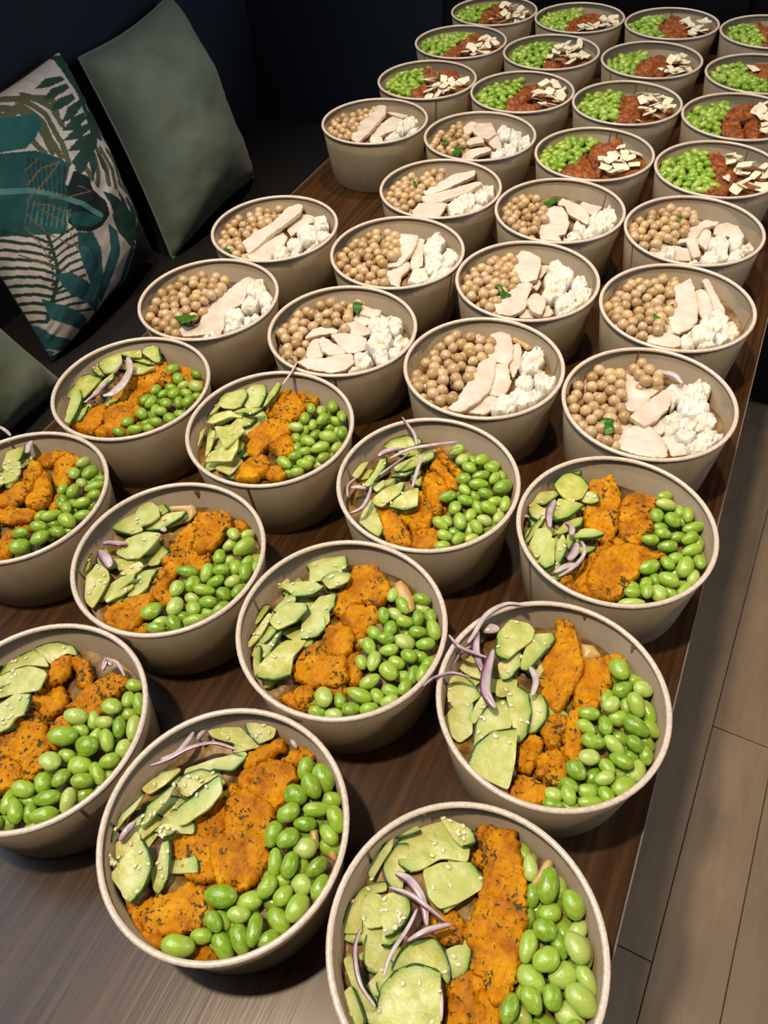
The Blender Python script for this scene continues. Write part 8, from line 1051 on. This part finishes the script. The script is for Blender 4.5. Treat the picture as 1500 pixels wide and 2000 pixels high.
bean_total = chick_total = seed_total = 0
order = [b for row in ROWS for b in reversed(row)]
ALL_BEANS, ALL_CHICKS = [], []
sd = 0
for b in order:
    org = origin(b)
    rnd = random.Random(sum(map(ord, b)) * 7 + len(b))
    made = {}
    cukes = []
    sup = []
    for it in FOOD[b]:
        kd = it[0]
        sd += 1
        if kd == 'be':
            for x, y, z, a, w, yaw in it[1]:
                sup.append(('round', 7.0, Vector((x, y)), None, z - 6.5))
                ALL_BEANS.append((b, Vector((x, y, z)) / 1e3, a, w, min(w, a * .66) * rnd.uniform(.92, 1.04), yaw, rnd.uniform(-14, 14), rnd.uniform(-28, 28)))
            # beans of the layer below, seen through the gaps
            pts = [Vector((q[0], q[1])) for q in it[1]]
            for q in pts:
                if rnd.random() < .55:
                    x, y = q.x + rnd.uniform(-7, 7), q.y + rnd.uniform(-7, 7)
                    L = math.hypot(x, y); mx = (r_in(-.026) * 1e3 - 6.5)
                    if L > mx: x, y = x * mx / L, y * mx / L
                    FAR['edamame'].append((Matrix.LocRotScale(org + Vector((x, y, -25.5)) / 1e3, Euler((rnd.uniform(-.4, .4), rnd.uniform(-.4, .4), rnd.uniform(0, 3.1))), Vector((8, 5.6, 5.2)) / 1e3), rnd.random()))
        elif kd == 'rb':
            for lay, (z, dm) in enumerate(((-17.5, 10.0), (-11.0, 8.8))):
                for p in pack(it[1], dm, rnd):
                    zz = z + rnd.uniform(-1.5, 1.5) + (3.0 * max(0, 1 - p.length / 70))
                    mx = r_in(zz / 1e3) * 1e3 - 6.5
                    if p.length > mx: p = p * (mx / p.length)
                    if lay == 0: sup.append(('round', 8.0, p.copy(), None, zz - 5))
                    a = rnd.uniform(7.0, 9.0); w = a * rnd.uniform(.56, .68)
                    ALL_BEANS.append((b, Vector((p.x, p.y, zz)) / 1e3, a, w, w * .92, rnd.uniform(0, 180), rnd.uniform(-35, 35), rnd.uniform(-30, 30)))
        elif kd == 'rp':
            for lay, (z, dm) in enumerate(((-19.0, 10.4), (-11.8, 9.4))):
                for p in pack(it[1], dm, rnd):
                    zz = z + rnd.uniform(-1.4, 1.8) + 2.5 * max(0, 1 - p.length / 70)
                    mx = r_in(zz / 1e3) * 1e3 - 5.4
                    if p.length > mx: p = p * (mx / p.length)
                    if lay == 0: sup.append(('round', 7.5, p.copy(), None, zz - 4.5))
                    ALL_CHICKS.append((b, Vector((p.x, p.y, zz)) / 1e3, rnd.uniform(5.1, 6.2), lay))
        elif kd == 'rf':
            sup.append(('poly', [Vector(p) for p in it[1]], (0, 0, -9.0), (0, 0), 2.0))
            n = 0
            for p in pack(it[1], 5.2, rnd, 1500)[:20]:
                w, h = rnd.uniform(9, 14), rnd.uniform(13, 20)
                an = rnd.uniform(0, 6.28)
                quad = [(-w / 2 * rnd.uniform(.6, 1), -h / 2), (w / 2, -h / 2 * rnd.uniform(.7, 1)), (w / 2 * rnd.uniform(.5, 1), h / 2 * rnd.uniform(.7, 1)), (-w / 2, h / 2 * rnd.uniform(.8, 1))]
                me = slab('cheese_shaving', quad, '', 1.2, 2.6, .1, .8, .25, .35, sd + n, drop=.1, sharp=35)[0]
                zz = -8.0 + 2.2 * (n % 4) + rnd.uniform(-.8, .8)
                mx = r_in(zz / 1e3) * 1e3 - 6
                if p.length > mx: p = p * (mx / p.length)
                o = link('cheese_shaving', me, MAT['fl'], loc=org + Vector((p.x, p.y, zz)) / 1e3, rot=(rnd.uniform(-.5, .5), rnd.uniform(-.45, .45), an))
                made.setdefault('fl', []).append(o)
                n += 1
        elif kd == 'on':
            me, c = ribbon(it[1], max(it[2], 2.6), sd * 1.37)
            made.setdefault('on', []).append(link('onion_strip', me, MAT['onion'], loc=org + c))
        else:
            pts, fl, c, t = it[1], it[2], it[3], it[4]
            lo = local_outline(pts, c, t)
            big = max(max(p[0] for p in lo) - min(p[0] for p in lo), max(p[1] for p in lo) - min(p[1] for p in lo))
            th = THICK[kd]
            sup.append(('poly', [Vector(p) for p in pts], c, t, th))
            if kd == 'ch':
                me, outl, f2 = slab('turmeric_chicken', lo, '', th, 1.6, .6, 1.3, 1.2, 2.1, sd, dome=.2, grow=1.1, facet=.7, drop=.28, sharp=50)
            elif kd == 'cu':
                me, outl, f2 = slab('cucumber_slice', lo, fl, th, 2.2, .12, .5, .10, .7, sd, edgew=2.6, grow=.3, drop=.06, sharp=35)
            elif kd == 'wc':
                me, outl, f2 = slab('chicken_slice', lo, '', th, 2.0, .25, .9, .7, .8, sd, grow=.7, drop=.12, sharp=40)
            elif kd == 'fe':
                th = min(13, max(7, big * .8))
                me, outl, f2 = slab('feta_chunk', lo, '', th, 1.5, .7, 1.1, .9, 1.6, sd, grow=1.0, facet=1.8, drop=.25, sharp=55)
            elif kd == 'rc':
                me, outl, f2 = slab('red_chicken', lo, '', th, 1.7, 1.3, 2.0, 1.1, 2.6, sd, dome=1.0, grow=.8, facet=1.4)
            elif kd == 'he':
                me, outl, f2 = slab('herb_leaf', lo, '', th, 1.6, .5, .6, .3, 1.2, sd)
            elif kd == 'pa':
                me, outl, f2 = slab('pasta_shell', lo, '', th, 1.6, .1, 1.0, .1, .3, sd, dome=2.5)
            else:
                me, outl, f2 = slab('cheese_shaving', lo, '', th, 2.0, .1, .6, .2, .3, sd)
            o = link(WHAT[kd][0], me, MAT[{'he': 'herb', 'pa': 'pasta'}.get(kd, kd)], loc=org + Vector(c) / 1e3, rot=tilt_rot(t))
            made.setdefault(kd, []).append(o)
            if kd == 'cu':
                for pm in peel_mesh(outl, f2, th):
                    pm.materials.append(MAT['peel'])
                    link('peel', pm, parent=o)
                cukes.append((o, outl, c, t))
    # slices of the lower layer that show between the upper ones
    for o0, outl0, c0, t0 in list(cukes):
        if rnd.random() > .9: continue
        sd += 1
        zc = min(c0[2] - 4.5, -17.5) - rnd.uniform(0, 2)
        t1 = (rnd.uniform(-.15, .15), rnd.uniform(-.15, .15))
        ok = False
        for _ in range(8):
            rr = rnd.uniform(10, 15)
            cx, cy = c0[0] + rnd.uniform(-9, 9), c0[1] + rnd.uniform(-9, 9)
            L = math.hypot(cx, cy); mx = r_in(zc / 1e3) * 1e3 - rr * .8
            if L > mx: cx, cy = cx * mx / L, cy * mx / L
            a0 = rnd.uniform(0, 6.28)
            m0 = rr * .42
            arc = [(rr * math.cos(a0 + q * math.pi / 7) - m0 * math.cos(a0 + math.pi / 2), rr * math.sin(a0 + q * math.pi / 7) - m0 * math.sin(a0 + math.pi / 2)) for q in range(8)]
            if all(math.hypot(x + cx, y + cy) < r_in(zc / 1e3) * 1e3 - .5 for x, y in arc):
                ok = True
                break
        if not ok: continue
        me, outl, f2 = slab('cucumber_slice', arc, '11111110', 2.6, 2.4, .12, .5, .10, .6, sd, edgew=2.4, drop=.06, sharp=35)
        o = link('cucumber_slice', me, MAT['cu'], loc=org + Vector((cx, cy, zc)) / 1e3, rot=tilt_rot(t1))
        for pm in peel_mesh(outl, f2, 2.6):
            pm.materials.append(MAT['peel'])
            link('peel', pm, parent=o)
        made['cu'].append(o)
        sup.append(('poly', [Vector((x + cx, y + cy)) for x, y in arc], (cx, cy, zc), t1, 2.6))
    bed(b, sup)
    for kd, objs in made.items():
        nm, what, cat, grp = WHAT[kd]
        for o in objs:
            o['category'] = cat
            o['group'] = grp + ' in ' + PLACE[b]
        rank_and_label(objs, what, PLACE[b])
    # sesame sprinkled over the cucumber
    if cukes:
        cukes.sort(key=lambda q: q[2][2])
        tops = cukes
        n = 46 if b in ROWS[0] else 29 if b in ROWS[1] else 12
        k = 0
        for _ in range(900):
            if k >= n: break
            o, outl, c, t = tops[min(len(tops) - 1, int(len(tops) * rnd.random() ** .6))]
            xs = [p.x for p in outl]; ys = [p.y for p in outl]
            p = Vector((rnd.uniform(min(xs), max(xs)), rnd.uniform(min(ys), max(ys))))
            if not pip(p, outl): continue
            rot = tilt_rot(t).to_matrix()
            wp = o.location + rot @ Vector((p.x, p.y, .65)) / 1e3
            # skip where a higher slice covers this spot
            if any(o2 is not o and c2[2] > c[2] and pip(Vector((wp.x - o2.location.x, wp.y - o2.location.y)) * 1e3, ol2) for o2, ol2, c2, t2 in cukes): continue
            sz = rnd.uniform(.9, 1.1)
            s = link('sesame_seed', SEED, loc=wp, rot=(rnd.uniform(-.3, .3), rnd.uniform(-.3, .3), rnd.uniform(0, 6.28)), scale=(.00165 * sz, .00105 * sz, .0007 * sz))
            tag(s, 'white sesame seed on cucumber in %s' % PLACE[b], 'sesame seed', 'sesame seeds in ' + PLACE[b])
            k += 1

# ---- beans and chickpeas: the 300 largest in view stand alone, the rest are one heap each
campos = cam.location
def near(b, p): return (origin(b) + p - campos).length
def zone(p):
    d = p.x * VIEW.x + p.y * VIEW.y
    a = 'at rear' if d > .028 else 'near front' if d < -.028 else 'halfway back'
    return a + (' at rim' if math.hypot(p.x, p.y) > .053 else '') + (', deep' if p.z < -.019 else '')
ALL_BEANS.sort(key=lambda q: near(q[0], q[1]) / (q[2] ** .5) * (1.6 if q[1].z < -.0225 else 1))
for k, (b, p, a, w, h, yaw, tlt, roll) in enumerate(ALL_BEANS):
    rot = Euler((math.radians(roll), math.radians(tlt), math.radians(yaw)))
    loc = origin(b) + p
    sc = Vector((a, w, h)) / 1e3
    if k < 300:
        o = link('edamame_bean', BEANS[k % 4], loc=loc, rot=rot, scale=sc)
        tag(o, 'green edamame bean %s in %s' % (zone(p), PLACE[b]), 'edamame', 'edamame beans in ' + PLACE[b])
    else:
        FAR['edamame'].append((Matrix.LocRotScale(loc, rot, sc), R.random()))
ALL_CHICKS.sort(key=lambda q: near(q[0], q[1]) + (1.0 if q[3] == 0 else 0))
for k, (b, p, r, lay) in enumerate(ALL_CHICKS):
    rot = Euler((R.uniform(-1.2, 1.2), R.uniform(-1.2, 1.2), R.uniform(0, 6.28)))
    loc = origin(b) + p
    sc = Vector((r, r * R.uniform(.9, 1), r * R.uniform(.9, 1))) / 1e3
    if k < 300:
        o = link('chickpea', CHICKS[k % 4], loc=loc, rot=rot, scale=sc)
        tag(o, 'tan chickpea %s in %s' % (zone(p), PLACE[b]), 'chickpea', 'chickpeas in ' + PLACE[b])
    else:
        FAR['chickpea'].append((Matrix.LocRotScale(loc, rot, sc), R.random()))
o = link('edamame_heap', far_mesh('edamame_heap', FAR['edamame'], BEAN_LO), MAT['bean_far'])
tag(o, 'smaller far and half-buried green edamame beans in the bowls', 'edamame', kind='stuff')
o = link('chickpea_heap', far_mesh('chickpea_heap', FAR['chickpea'], CHICK_LO), MAT['chick_far'])
tag(o, 'smaller far and half-buried tan chickpeas in the bowls', 'chickpea', kind='stuff')
print('beans', len(ALL_BEANS), 'chickpeas', len(ALL_CHICKS))
